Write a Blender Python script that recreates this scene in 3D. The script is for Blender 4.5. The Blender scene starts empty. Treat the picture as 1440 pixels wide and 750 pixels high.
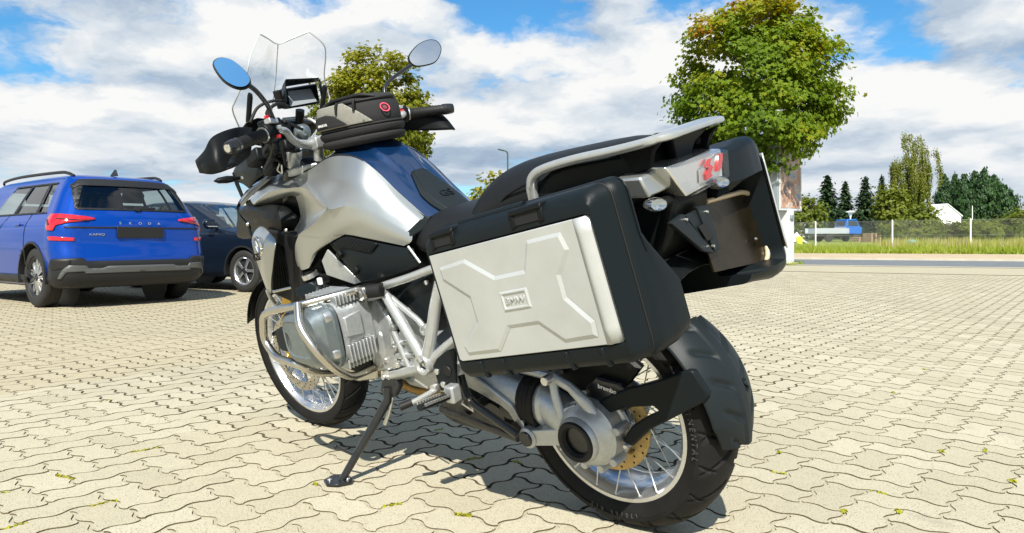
import bpy, bmesh, math, random
from math import sin, cos, pi, radians, sqrt, atan2
from mathutils import Vector, Matrix, Euler, noise
from mathutils.geometry import delaunay_2d_cdt

SC = bpy.context.scene
COL = SC.collection

# ------------------------------------------------------------ camera
CAM = Vector((-1.0971, 1.6291, 0.7468))
yaw, pitch, roll = -0.814211, -0.005849, -0.005061
_f = Vector((cos(pitch)*cos(yaw), cos(pitch)*sin(yaw), sin(pitch)))
_r0 = Vector((sin(yaw), -cos(yaw), 0)); _u0 = _r0.cross(_f)
_r = cos(roll)*_r0 + sin(roll)*_u0; _u = -sin(roll)*_r0 + cos(roll)*_u0
cam_data = bpy.data.cameras.new('camera')
cam_data.sensor_width = 36.0; cam_data.lens = 1020.28/1440*36; cam_data.shift_y = -30.4/1440
cam_data.clip_start = 0.02; cam_data.clip_end = 3000
cam = bpy.data.objects.new('camera', cam_data); COL.objects.link(cam)
M = Matrix.Identity(4)
for i in range(3):
    M[i][0] = _r[i]; M[i][1] = _u[i]; M[i][2] = -_f[i]; M[i][3] = CAM[i]
cam.matrix_world = M
SC.camera = cam

# ------------------------------------------------------------ light
SUN_AZ, SUN_EL = radians(128), radians(44)
sdir = Vector((cos(SUN_EL)*cos(SUN_AZ), cos(SUN_EL)*sin(SUN_AZ), sin(SUN_EL)))
sun = bpy.data.lights.new('sun', 'SUN'); sun.energy = 5.0; sun.angle = radians(0.55); sun.color = (1.0, 0.95, 0.86)
so = bpy.data.objects.new('sun', sun); COL.objects.link(so); so.location = (0, 0, 30)
so.rotation_euler = sdir.to_track_quat('Z', 'Y').to_euler()
SC.view_settings.view_transform = 'Standard'; SC.view_settings.look = 'None'
SC.view_settings.gamma = 1.0; SC.view_settings.use_curve_mapping = False
SC.view_settings.exposure = 0.86

class NT:
    """tiny helper around a node tree"""
    def __init__(s, tree): s.t = tree; s.n = tree.nodes; s.l = tree.links
    def node(s, typ, **kw):
        n = s.n.new(typ)
        for k, v in kw.items(): setattr(n, k, v)
        return n
    def put(s, inp, val):
        if isinstance(val, bpy.types.NodeSocket): s.l.new(val, inp)
        else: inp.default_value = val
    def math(s, op, a, b=0.0, c=None, clamp=False):
        n = s.node('ShaderNodeMath', operation=op, use_clamp=clamp)
        s.put(n.inputs[0], a); s.put(n.inputs[1], b)
        if c is not None: s.put(n.inputs[2], c)
        return n.outputs[0]
    def vmath(s, op, a, b=None):
        n = s.node('ShaderNodeVectorMath', operation=op)
        s.put(n.inputs[0], a)
        if b is not None: s.put(n.inputs['Scale' if op == 'SCALE' else 1], b)
        return n.outputs['Value' if op in ('DOT_PRODUCT', 'LENGTH', 'DISTANCE') else 'Vector']
    def noise(s, vec, scale, detail=3.0, rough=0.55, dim='3D', w=None):
        n = s.node('ShaderNodeTexNoise', noise_dimensions=dim)
        if vec is not None: s.put(n.inputs['Vector'], vec)
        n.inputs['Scale'].default_value = scale; n.inputs['Detail'].default_value = detail; n.inputs['Roughness'].default_value = rough
        if w is not None: n.inputs['W'].default_value = w
        return n.outputs['Fac']
    def ramp(s, fac, stops, mode='LINEAR'):
        n = s.node('ShaderNodeValToRGB'); s.put(n.inputs[0], fac); cr = n.color_ramp; cr.interpolation = mode
        while len(cr.elements) < len(stops): cr.elements.new(0.5)
        for e, (p, c) in zip(cr.elements, stops):
            e.position = p; e.color = (c, c, c, 1) if isinstance(c, (int, float)) else (*c, 1)
        return n.outputs[0]
    def mix(s, fac, a, b, typ='MIX'):
        n = s.node('ShaderNodeMix', data_type='RGBA', blend_type=typ)
        s.put(n.inputs[0], fac); s.put(n.inputs[6], a if not isinstance(a, tuple) else (*a, 1)[:4]); s.put(n.inputs[7], b if not isinstance(b, tuple) else (*b, 1)[:4])
        return n.outputs[2]
    def smooth(s, v, a, b):
        n = s.node('ShaderNodeMapRange', interpolation_type='SMOOTHSTEP')
        s.put(n.inputs[0], v); n.inputs[1].default_value = a; n.inputs[2].default_value = b
        return n.outputs[0]

# ------------------------------------------------------------ world: nishita sky with broken cumulus
world = bpy.data.worlds.new('World'); SC.world = world; world.use_nodes = True
nt = NT(world.node_tree); nt.n.clear()
sky = nt.node('ShaderNodeTexSky', sky_type='NISHITA', sun_disc=False, sun_elevation=SUN_EL, sun_rotation=pi/2-SUN_AZ,
              air_density=1.0, dust_density=0.6, ozone_density=2.0)
tc = nt.node('ShaderNodeTexCoord').outputs['Generated']
sep = nt.node('ShaderNodeSeparateXYZ'); nt.put(sep.inputs[0], tc)
zc = nt.math('MAXIMUM', sep.outputs[2], 0.0)
# cloud space: heading in x and y, height stretched towards the horizon where the layers pile up
hs_ = nt.math('ADD', 1.9, nt.math('DIVIDE', 0.10, nt.math('ADD', zc, 0.07)))
pv = nt.node('ShaderNodeCombineXYZ')
nt.put(pv.inputs[0], nt.math('MULTIPLY', sep.outputs[0], hs_)); nt.put(pv.inputs[1], nt.math('MULTIPLY', sep.outputs[1], hs_)); nt.put(pv.inputs[2], nt.math('MULTIPLY', nt.math('LOGARITHM', nt.math('ADD', zc, 0.07), 2.718), 1.45))
p0 = nt.vmath('ADD', pv.outputs[0], (15.7, -3.3, 0.0))
warp = nt.node('ShaderNodeTexNoise'); nt.put(warp.inputs['Vector'], p0); warp.inputs['Scale'].default_value = 3.4; warp.inputs['Detail'].default_value = 5; warp.inputs['Roughness'].default_value = 0.6
p1 = nt.vmath('ADD', p0, nt.vmath('SCALE', nt.vmath('SUBTRACT', warp.outputs['Color'], (0.5, 0.5, 0.5)), 0.30))
def dens(p): return nt.noise(p, 1.25, 9.0, 0.50)
nA = dens(p1)
# the same cloud field sampled higher up and towards the sun: lit tops, grey bases
nB = dens(nt.vmath('ADD', p1, (-0.06, 0.07, 0.20)))
thin = nt.math('MULTIPLY', nt.smooth(zc, 0.12, 0.60), 0.13)           # seen edge-on near the horizon the cloud field closes up
cover = nt.smooth(nt.math('SUBTRACT', nA, thin), 0.355, 0.425)
lightf = nt.math('ADD', 0.66, nt.math('MULTIPLY', nt.math('SUBTRACT', nA, nB), 4.4), clamp=True)
thick = nt.smooth(nA, 0.50, 0.74)
shade = nt.math('SUBTRACT', lightf, nt.math('MULTIPLY', thick, 0.32), clamp=True)
cloudc = nt.ramp(shade, [(0.0, (0.29, 0.40, 0.57)), (0.32, (0.45, 0.56, 0.70)), (0.62, (0.74, 0.81, 0.88)), (0.92, (1.02, 1.02, 1.01))])
skyc = nt.vmath('SCALE', sky.outputs[0], 0.15)
skyc = nt.mix(1.0, skyc, (0.40, 0.90, 1.15, 1), 'MULTIPLY')
mixc = nt.mix(cover, skyc, cloudc)
haze = nt.smooth(zc, 0.16, 0.0)
mixc = nt.mix(nt.math('MULTIPLY', haze, 0.5), mixc, (0.80, 0.86, 0.91, 1))
bg = nt.node('ShaderNodeBackground'); nt.put(bg.inputs[0], mixc); bg.inputs[1].default_value = 0.52
wo = nt.node('ShaderNodeOutputWorld'); nt.l.new(bg.outputs[0], wo.inputs[0])

# ------------------------------------------------------------ materials
MATS = {}
def mat(name, color=(.5, .5, .5), rough=0.5, metal=0.0, spec=0.5, coat=0.0, trans=0.0, ior=1.45, grain=0.0, gscale=60.0, bump=0.0, bscale=200.0, emit=None, coat_rough=0.05, flake=0.0):
    """principled surface; 'grain' varies colour and roughness a little with noise, 'bump' gives fine relief"""
    if name in MATS: return MATS[name]
    m = bpy.data.materials.new(name); m.use_nodes = True; k = NT(m.node_tree)
    b = k.n['Principled BSDF']
    b.inputs['Base Color'].default_value = (*color, 1); b.inputs['Roughness'].default_value = rough
    b.inputs['Metallic'].default_value = metal; b.inputs['Specular IOR Level'].default_value = spec
    b.inputs['Coat Weight'].default_value = coat; b.inputs['Coat Roughness'].default_value = coat_rough
    b.inputs['Transmission Weight'].default_value = trans; b.inputs['IOR'].default_value = ior
    if emit: b.inputs['Emission Color'].default_value = (*emit[:3], 1); b.inputs['Emission Strength'].default_value = emit[3]
    if grain > 0 or bump > 0 or flake > 0:
        co = k.node('ShaderNodeTexCoord').outputs['Object']
    if grain > 0:
        f = k.noise(co, gscale, 4, 0.6)
        lo = tuple(max(0, c*(1-grain)) for c in color); hi = tuple(min(1, c*(1+grain)) for c in color)
        k.put(b.inputs['Base Color'], k.ramp(f, [(0.3, lo), (0.7, hi)]))
        k.put(b.inputs['Roughness'], k.math('ADD', rough - 0.12*grain/0.2*0.5, k.math('MULTIPLY', f, 0.12*grain/0.2), clamp=True))
    if bump > 0 or flake > 0:
        bn = k.node('ShaderNodeBump'); bn.inputs['Strength'].default_value = max(bump, flake); bn.inputs['Distance'].default_value = 0.002
        k.put(bn.inputs['Height'], k.noise(co, bscale, 2, 0.5)); k.put(b.inputs['Normal'], bn.outputs[0])
    MATS[name] = m
    return m

# ------------------------------------------------------------ mesh helpers
def tag(o, label=None, cat=None, group=None, kind=None):
    if label: o['label'] = label
    if cat: o['category'] = cat
    if group: o['group'] = group
    if kind: o['kind'] = kind
    return o
def empty(name, loc=(0, 0, 0), rz=0.0):
    o = bpy.data.objects.new(name, None); COL.objects.link(o); o.location = loc; o.rotation_euler = (0, 0, rz); o.empty_display_size = 0.1
    return o
def V(p): return Vector(p)

def catmull(pts, n=6, closed=False):
    """smooth curve through pts"""
    pts = [Vector(p) for p in pts]; N = len(pts); out = []
    segs = N if closed else N-1
    for i in range(segs):
        if closed: a, b, c, d = pts[(i-1) % N], pts[i], pts[(i+1) % N], pts[(i+2) % N]
        else:
            b, c = pts[i], pts[i+1]
            a = pts[i-1] if i > 0 else b*2-c
            d = pts[i+2] if i+2 < N else c*2-b
        for k in range(n):
            t = k/n
            out.append(0.5*((2*b)+(c-a)*t+(2*a-5*b+4*c-d)*t*t+(3*b-a-3*c+d)*t**3))
    if not closed: out.append(pts[-1])
    return out
def rounded(pts, r, n=5):
    """polyline with its inner corners rounded by radius r"""
    pts = [Vector(p) for p in pts]; out = [pts[0]]
    for i in range(1, len(pts)-1):
        a, b, c = pts[i-1], pts[i], pts[i+1]
        u, w = (a-b), (c-b); k = min(r, u.length*0.48, w.length*0.48)
        p, q = b+u.normalized()*k, b+w.normalized()*k
        for j in range(n+1):
            t = j/n; out.append((1-t)**2*p+2*t*(1-t)*b+t*t*q)
    out.append(pts[-1]); return out

class MB:
    def __init__(s): s.v = []; s.f = []
    def add(s, vs, fs):
        o = len(s.v); s.v += [tuple(p) for p in vs]; s.f += [tuple(i+o for i in f) for f in fs]; return s
    def box(s, c, size, rot=None):
        R = rot if isinstance(rot, Matrix) else (Euler(rot).to_matrix() if rot else Matrix.Identity(3))
        c = Vector(c); hx, hy, hz = size[0]/2, size[1]/2, size[2]/2
        vs = [c+R@Vector((x*hx, y*hy, z*hz)) for z in (-1, 1) for y in (-1, 1) for x in (-1, 1)]
        return s.add(vs, [(0, 2, 3, 1), (4, 5, 7, 6), (0, 1, 5, 4), (2, 6, 7, 3), (0, 4, 6, 2), (1, 3, 7, 5)])
    def prism(s, poly, off):
        """3-D polygon extruded by vector off"""
        off = Vector(off); n = len(poly); P = [Vector(p) for p in poly]
        return s.add(P+[p+off for p in P], [tuple(range(n))[::-1], tuple(range(n, 2*n))]+[(i, (i+1) % n, n+(i+1) % n, n+i) for i in range(n)])
    def rings(s, rings, closed=True, cap0=True, cap1=True, loop=False):
        n = len(rings[0]); vs = [p for r in rings for p in r]; fs = []
        m = len(rings)
        for i in range(m if loop else m-1):
            a, b = i*n, ((i+1) % m)*n
            for j in range(n if closed else n-1):
                k = (j+1) % n; fs.append((a+j, a+k, b+k, b+j))
        if not loop and closed:
            if cap0: fs.append(tuple(range(n))[::-1])
            if cap1: fs.append(tuple(range((m-1)*n, m*n)))
        return s.add(vs, fs)
    def tube(s, path, r, seg=10, loop=False, flat=None, caps=True):
        """round bar along a path; r number or list; flat=(axis vector, factor) squashes the section"""
        path = [Vector(p) for p in path]; n = len(path); rg = []
        prev = None
        for i, p in enumerate(path):
            if loop: t = path[(i+1) % n]-path[i-1]
            else: t = (path[min(i+1, n-1)]-path[max(i-1, 0)])
            t.normalize()
            if prev is None:
                a = Vector((0, 0, 1)) if abs(t.z) < 0.9 else Vector((1, 0, 0)); e = (a-t*a.dot(t)).normalized()
            else: e = (prev-t*prev.dot(t)).normalized()
            prev = e; g = t.cross(e); rr = r[i] if isinstance(r, (list, tuple)) else r
            ring = []
            for k in range(seg):
                th = 2*pi*k/seg; d = e*cos(th)*rr+g*sin(th)*rr
                if flat: ax = Vector(flat[0]).normalized(); d = d+ax*d.dot(ax)*(flat[1]-1)
                ring.append(p+d)
            rg.append(ring)
        return s.rings(rg, cap0=caps, cap1=caps, loop=loop)
    def lathe(s, prof, c=(0, 0, 0), axis=(0, 1, 0), seg=32, a0=0.0, a1=2*pi, x0=None):
        """profile [(radius, offset along axis)] turned about axis through c"""
        ax = Vector(axis).normalized(); c = Vector(c)
        e = Vector(x0) if x0 else (Vector((1, 0, 0)) if abs(ax.x) < 0.9 else Vector((0, 0, 1)))
        e = (e-ax*e.dot(ax)).normalized(); g = ax.cross(e); full = abs(a1-a0-2*pi) < 1e-6
        rg = []
        for k in range(seg if full else seg+1):
            th = a0+(a1-a0)*k/seg
            rg.append([c+ax*o+(e*cos(th)+g*sin(th))*r for r, o in prof])
        return s.rings(rg, closed=False, loop=full)
    def ball(s, c, r, seg=12, squash=(1, 1, 1)):
        c = Vector(c); rg = []
        for i in range(1, seg//2):
            ph = pi*i/(seg//2); rg.append([c+Vector((r*sin(ph)*cos(2*pi*k/seg)*squash[0], r*sin(ph)*sin(2*pi*k/seg)*squash[1], r*cos(ph)*squash[2])) for k in range(seg)])
        return s.rings(rg)
    def patch(s, grid, n=5, thick=0.0, linear_u=False, linear_v=False, mirror=False):
        """smooth sheet through a grid of control points, optionally given thickness (towards -y side)"""
        G = [[Vector(p) for p in row] for row in grid]
        if mirror: G = [[Vector((p.x, -p.y, p.z)) for p in row][::-1] for row in G]
        def interp(seq, lin):
            if not lin: return catmull(seq, n)
            out = []
            for a, b in zip(seq, seq[1:]):
                out += [a.lerp(b, k/n) for k in range(n)]
            return out+[seq[-1]]
        rows = [interp(r, linear_u) for r in G]
        cols = [interp([r[j] for r in rows], linear_v) for j in range(len(rows[0]))]
        m, k = len(cols), len(cols[0])
        R = [[cols[j][i] for j in range(m)] for i in range(k)]
        vs = [p for r in R for p in r]
        fs = [(i*m+j, i*m+j+1, (i+1)*m+j+1, (i+1)*m+j) for i in range(k-1) for j in range(m-1)]
        s.add(vs, fs); return s
    def build(s, name, material, parent=None, smooth=35, bevel=None, solid=None, subsurf=0, merge=0.0, fix=True, bseg=2):
        me = bpy.data.meshes.new(name); me.from_pydata(s.v, [], s.f)
        if fix or merge:
            bm = bmesh.new(); bm.from_mesh(me)
            if merge: bmesh.ops.remove_doubles(bm, verts=bm.verts, dist=merge)
            if fix: bmesh.ops.recalc_face_normals(bm, faces=bm.faces)
            bm.to_mesh(me); bm.free()
        o = bpy.data.objects.new(name, me); COL.objects.link(o)
        if isinstance(material, str): material = MATS[material]
        me.materials.append(material)
        if smooth:
            me.shade_smooth()
            if smooth < 180: me.set_sharp_from_angle(angle=radians(smooth))
        if solid: md = o.modifiers.new('solid', 'SOLIDIFY'); md.thickness = solid; md.offset = 0 if solid > 0 else -1; md.thickness = abs(solid)
        if bevel:
            md = o.modifiers.new('bevel', 'BEVEL'); md.width = bevel; md.segments = bseg; md.limit_method = 'ANGLE'; md.angle_limit = radians(30); md.harden_normals = False
        if subsurf: md = o.modifiers.new('sub', 'SUBSURF'); md.levels = subsurf; md.render_levels = subsurf
        if parent: o.parent = parent
        return o
def copy_tree(o, parent=None):
    c = o.copy(); COL.objects.link(c); c.parent = parent
    for ch in list(o.children): copy_tree(ch, c)
    return c
def text_mesh(body, size, extrude=0.0, font_scale=(1, 1), align='CENTER'):
    """letters as plain mesh data (built once through a text curve)"""
    cu = bpy.data.curves.new('letters', 'FONT'); cu.body = body; cu.size = size; cu.extrude = extrude; cu.align_x = align; cu.align_y = 'CENTER'; cu.resolution_u = 3
    o = bpy.data.objects.new('letters', cu); COL.objects.link(o)
    dg = bpy.context.evaluated_depsgraph_get(); me = bpy.data.meshes.new_from_object(o.evaluated_get(dg))
    bpy.data.objects.remove(o); bpy.data.curves.remove(cu)
    for v in me.vertices: v.co.x *= font_scale[0]; v.co.y *= font_scale[1]
    return me
def text_obj(name, body, size, mtx, material, parent=None, extrude=0.001, font_scale=(1, 1)):
    me = text_mesh(body, size, extrude, font_scale); me.transform(mtx)
    o = bpy.data.objects.new(name, me); COL.objects.link(o); me.materials.append(MATS[material] if isinstance(material, str) else material)
    if parent: o.parent = parent
    return o
def frame_mtx(o, xdir, ydir):
    """matrix that lays the xy plane on the plane spanned by xdir, ydir at o"""
    x = Vector(xdir).normalized(); y = Vector(ydir); y = (y-x*y.dot(x)).normalized(); z = x.cross(y); m = Matrix.Identity(4)
    for i in range(3): m[i][0] = x[i]; m[i][1] = y[i]; m[i][2] = z[i]; m[i][3] = o[i]
    return m

# ============================================================ SETTING
RD = Vector((0.9848, 0.1736, 0)); RN = Vector((0.1736, -0.9848, 0))     # along the road, away across it
def road(s, t, z=0.0): return RD*s+RN*t+Vector((0, 0, z))
def quad(name, pts, material, kind='structure', parent=None):
    m = MB(); m.add(pts, [tuple(range(len(pts)))]); o = m.build(name, material, parent, smooth=0); return tag(o, kind=kind)

# --- stone, sand, asphalt, soil materials
def stone_material():
    m = bpy.data.materials.new('paving_concrete'); m.use_nodes = True; k = NT(m.node_tree); b = k.n['Principled BSDF']
    co = k.node('ShaderNodeNewGeometry').outputs['Position']
    at = k.node('ShaderNodeAttribute', attribute_name='shade').outputs['Fac']
    oi = k.node('ShaderNodeObjectInfo').outputs['Random']
    big = k.noise(co, 0.55, 3, 0.6); med = k.noise(co, 9.0, 5, 0.65); fine = k.noise(co, 230, 2, 0.6)
    vo = k.node('ShaderNodeTexVoronoi'); k.put(vo.inputs['Vector'], co); vo.inputs['Scale'].default_value = 150
    spk = k.smooth(vo.outputs['Distance'], 0.14, 0.30)
    rnd = k.math('ADD', at, oi)
    base = k.ramp(k.math('FRACT', rnd), [(0.0, (0.360, 0.328, 0.232)), (0.5, (0.398, 0.364, 0.262)), (1.0, (0.435, 0.402, 0.298))])
    # the older, browner field of stones beyond the seam
    sp = k.node('ShaderNodeSeparateXYZ'); k.put(sp.inputs[0], co)
    seam = k.math('GREATER_THAN', k.math('ADD', sp.outputs[0], k.math('MULTIPLY', sp.outputs[1], 0.15)), 3.29)
    seamL = k.math('MULTIPLY', seam, k.smooth(k.math('ADD', sp.outputs[1], k.math('MULTIPLY', sp.outputs[0], 0.62)), -1.8, -0.2))
    base = k.mix(k.math('MULTIPLY', seamL, 0.6), base, (0.345, 0.295, 0.185, 1))
    base = k.mix(k.math('MULTIPLY', k.smooth(big, 0.45, 0.7), 0.45), base, (0.32, 0.29, 0.21, 1))
    spot = k.noise(k.vmath('ADD', co, (11.0, 4.0, 0.0)), 1.9, 4, 0.7)
    base = k.mix(k.math('MULTIPLY', k.smooth(spot, 0.60, 0.72), 0.5), base, (0.24, 0.22, 0.17, 1))
    base = k.mix(k.math('MULTIPLY', k.smooth(med, 0.52, 0.75), 0.4), base, (0.31, 0.28, 0.20, 1))
    col = k.mix(k.math('MULTIPLY', k.math('SUBTRACT', 1.0, spk), 0.9), base, (0.13, 0.115, 0.085, 1))
    vo2 = k.node('ShaderNodeTexVoronoi'); k.put(vo2.inputs['Vector'], k.vmath('ADD', co, (3.3, 1.7, 0.4))); vo2.inputs['Scale'].default_value = 330
    col = k.mix(k.math('MULTIPLY', k.math('SUBTRACT', 1.0, k.smooth(vo2.outputs['Distance'], 0.2, 0.4)), 0.7), col, (0.22, 0.195, 0.145, 1))
    col = k.mix(k.math('MULTIPLY', k.smooth(fine, 0.5, 0.75), 0.45), col, (0.56, 0.525, 0.42, 1))
    k.put(b.inputs['Base Color'], col); b.inputs['Roughness'].default_value = 0.9; b.inputs['Specular IOR Level'].default_value = 0.25
    bn = k.node('ShaderNodeBump'); bn.inputs['Strength'].default_value = 0.55; bn.inputs['Distance'].default_value = 0.002
    k.put(bn.inputs['Height'], k.math('ADD', k.math('MULTIPLY', fine, 0.7), k.math('MULTIPLY', spk, 0.5))); k.put(b.inputs['Normal'], bn.outputs[0])
    MATS['stone'] = m
stone_material()
def ground_material(name, ca, cb, scale, rough=0.95, cc=None):
    m = bpy.data.materials.new(name); m.use_nodes = True; k = NT(m.node_tree); b = k.n['Principled BSDF']
    co = k.node('ShaderNodeNewGeometry').outputs['Position']
    f = k.noise(co, scale, 6, 0.65); g = k.noise(co, scale*14, 3, 0.6)
    c = k.mix(k.smooth(f, 0.35, 0.65), ca, cb); c = k.mix(k.math('MULTIPLY', k.smooth(g, 0.4, 0.7), 0.5), c, cc or ca)
    k.put(b.inputs['Base Color'], c); b.inputs['Roughness'].default_value = rough; b.inputs['Specular IOR Level'].default_value = 0.2
    bn = k.node('ShaderNodeBump'); bn.inputs['Strength'].default_value = 0.5; bn.inputs['Distance'].default_value = 0.004
    k.put(bn.inputs['Height'], g); k.put(b.inputs['Normal'], bn.outputs[0]); MATS[name] = m; return m
ground_material('joint_sand', (0.075, 0.061, 0.038), (0.105, 0.087, 0.055), 6.0, cc=(0.055, 0.047, 0.028))
ground_material('asphalt', (0.125, 0.142, 0.155), (0.155, 0.170, 0.182), 1.5, 0.85, cc=(0.11, 0.12, 0.128))
ground_material('verge_soil', (0.38, 0.30, 0.20), (0.44, 0.36, 0.25), 0.7, cc=(0.30, 0.24, 0.15))
ground_material('field_ground', (0.17, 0.22, 0.035), (0.22, 0.25, 0.06), 0.3, cc=(0.14, 0.19, 0.03))
ground_material('kerb_concrete', (0.40, 0.37, 0.30), (0.47, 0.43, 0.34), 2.0, cc=(0.33, 0.30, 0.24))

# --- base sheets
quad('ground', [(-900, -900, -0.06), (900, -900, -0.06), (900, 900, -0.06), (-900, 900, -0.06)], 'field_ground')
pavement = quad('pavement', [road(-40, -30, -0.007), road(60, -30, -0.007), road(60, 20.4, -0.007), road(-40, 20.4, -0.007)], 'joint_sand')

# --- herringbone of wavy interlocking stones
A = 0.1118; AMP = 0.0105; GAP = 0.0060; TH = radians(3.954); CT, STH = cos(TH), sin(TH)
PH0 = (0.02399, 0.04096)
def stone_outline(x0, y0, w, h, seg, gap):
    """outline of a w x h (in units) stone in grid space; every grid line carries the same wave, so neighbours interlock"""
    P = []
    def wave(t): s_ = sin(2*pi*t/A); return AMP*math.copysign(abs(s_)**0.8, s_)
    X0, Y0, X1, Y1 = x0*A, y0*A, (x0+w)*A, (y0+h)*A
    nx, ny = int(w*seg), int(h*seg)
    for i in range(nx): t = X0+(X1-X0)*i/nx; P.append([t, Y0+wave(t)+gap])
    for i in range(ny): t = Y0+(Y1-Y0)*i/ny; P.append([X1-wave(t)-gap, t])
    for i in range(nx): t = X1-(X1-X0)*i/nx; P.append([t, Y1+wave(t)-gap])
    for i in range(ny): t = Y1-(Y1-Y0)*i/ny; P.append([X0-wave(t)+gap, t])
    n = len(P)
    for c, (sx, sy) in ((0, (1, 1)), (nx, (-1, 1)), (nx+ny, (-1, -1)), (2*nx+ny, (1, -1))):
        bx, by = [(X0, Y0), (X1, Y0), (X1, Y1), (X0, Y1)][[0, nx, nx+ny, 2*nx+ny].index(c)]
        P[c] = [bx+sx*gap*1.2, by+sy*gap*1.2]
    return P
def grid2world(x, y): return (PH0[0]+x*CT-y*STH, PH0[1]+x*STH+y*CT)
def stone_geo(w, h, seg, near):
    """(verts, faces) of a stone with its lower left unit corner at 0,0"""
    o = stone_outline(0, 0, w, h, seg, GAP); n = len(o)
    cx, cy = w*A/2, h*A/2
    vs = []; lv = [(-0.03, 0.0), (-0.0004, 0.0), (0.0, 0.0004)] if near else [(-0.02, 0.0), (0.0, 0.0)]
    for z, ins in lv:
        for x, y in o:
            dx, dy = cx-x, cy-y; d = max(abs(dx), abs(dy), 1e-6)
            vs.append((x+dx/d*ins, y+dy/d*ins, z))
    fs = []
    for l in range(len(lv)-1):
        for i in range(n): j = (i+1) % n; fs.append((l*n+i, l*n+j, (l+1)*n+j, (l+1)*n+i))
    fs.append(tuple(range((len(lv)-1)*n, len(lv)*n)))
    return vs, fs
rng = random.Random(5)
stones = []
NR = int(17.5/A)
cgx = ((CAM.x-PH0[0])*CT+(CAM.y-PH0[1])*STH)/A; cgy = (-(CAM.x-PH0[0])*STH+(CAM.y-PH0[1])*CT)/A
fx, fy = _f.x, _f.y; fl = sqrt(fx*fx+fy*fy); fx /= fl; fy /= fl
for i in range(int(cgx)-NR, int(cgx)+NR):
    for j in range(int(cgy)-NR, int(cgy)+NR):
        k = (i+j+0) % 4
        if k == 0: w, h = 2, 1
        elif k == 2: w, h = 1, 2
        else: continue
        x, y = grid2world((i+w/2)*A, (j+h/2)*A); dx, dy = x-CAM.x, y-CAM.y; D = sqrt(dx*dx+dy*dy)
        dep = dx*fx+dy*fy; lat = dx*fy-dy*fx
        if D > 17.2: continue
        if dep < 0.75 or abs(lat) > dep*0.66+1.1: continue
        if road(0, 0).dot(RN) or Vector((x, y, 0)).dot(RN) > 20.2: continue
        vis = dep > 1.92 and abs(lat) < dep*0.655
        stones.append((D, vis, i, j, w, h))
stones.sort(key=lambda s: (not s[1], s[0]))
near, rest = stones[:300], stones[300:]
smesh = {}
for w, h in ((2, 1), (1, 2)):
    vs, fs = stone_geo(w, h, 9, True); me = bpy.data.meshes.new('paving_stone'); me.from_pydata(vs, [], fs); me.materials.append(MATS['stone'])
    me.materials.append(MATS['joint_sand']); nb = w*h*9+9 if False else 2*(w+h)*9
    for q in range(nb): me.polygons[q].material_index = 1
    smesh[w] = me
for D, vis, i, j, w, h in near:
    o = bpy.data.objects.new('paving_stone', smesh[w]); COL.objects.link(o); o.parent = pavement
    x, y = grid2world(i*A, j*A); o.location = (x, y, rng.uniform(-0.0010, 0.0005)); o.rotation_euler = (rng.uniform(-.004, .004), rng.uniform(-.004, .004), TH)
geo = {(w, h, s): stone_geo(w, h, s, s > 5) for w, h in ((2, 1), (1, 2)) for s in (8, 4)}
vs_all, fs_all, sh_all, mi_all = [], [], [], []
for D, vis, i, j, w, h in rest:
    vs, fs = geo[(w, h, 8 if D < 6.5 else 4)]; off = len(vs_all); dz = rng.uniform(-0.0010, 0.0005); sv = rng.random(); tx, ty = rng.uniform(-.004, .004), rng.uniform(-.004, .004)
    for (vx, vy, vz) in vs:
        x, y = grid2world(i*A+vx, j*A+vy); vs_all.append((x, y, vz+dz+tx*(vx-.08)+ty*(vy-.08))); sh_all.append(sv)
    fs_all += [tuple(q+off for q in f) for f in fs]; nb = 2*(w+h)*(8 if D < 6.5 else 4); mi_all += [1]*nb+[0]*(len(fs)-nb)
me = bpy.data.meshes.new('paving_stones_beyond'); me.from_pydata(vs_all, [], fs_all); me.materials.append(MATS['stone'])
me.materials.append(MATS['joint_sand']); me.polygons.foreach_set('material_index', mi_all)
at = me.attributes.new('shade', 'FLOAT', 'POINT'); at.data.foreach_set('value', sh_all)
o = bpy.data.objects.new('paving_stones_beyond', me); COL.objects.link(o); o.parent = pavement; tag(o, 'smaller looking grey beige wavy paving stones farther off', kind='stuff')
del vs_all, fs_all, sh_all
# far part of the lot, beyond where single stones can be told apart
far = MB()
ring = [(-18, 12), (-8, 15)]
def lot_ring(a0, a1, r0, r1, n=24):
    m = MB(); rr = []
    for k in range(n+1):
        a = a0+(a1-a0)*k/n; d = Vector((cos(a), sin(a), 0)); rr.append([Vector((CAM.x, CAM.y, -0.003))+d*r0, Vector((CAM.x, CAM.y, -0.003))+d*r1])
    return m.rings(rr, closed=False)
m = MB(); pts = []
cells = 60
for si in range(-30, 55, 2):
    for ti in range(-30, 20, 2):
        P = [road(si, ti), road(si+2, ti), road(si+2, min(ti+2, 20.4)), road(si, min(ti+2, 20.4))]
        c = (P[0]+P[2])/2; dx, dy = c.x-CAM.x, c.y-CAM.y; dep = dx*fx+dy*fy; lat = dx*fy-dy*fx
        ins = all(sqrt((p.x-CAM.x)**2+(p.y-CAM.y)**2) < 16.6 and ((p.x-CAM.x)*fx+(p.y-CAM.y)*fy) > 0.3 and abs((p.x-CAM.x)*fy-(p.y-CAM.y)*fx) < ((p.x-CAM.x)*fx+(p.y-CAM.y)*fy)*0.60+0.8 for p in P)
        if ins: continue
        m.add([p+Vector((0, 0, -0.004)) for p in P], [(0, 1, 2, 3)])
tag(m.build('far_pavement', 'stone', None, smooth=0), kind='structure')
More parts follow.
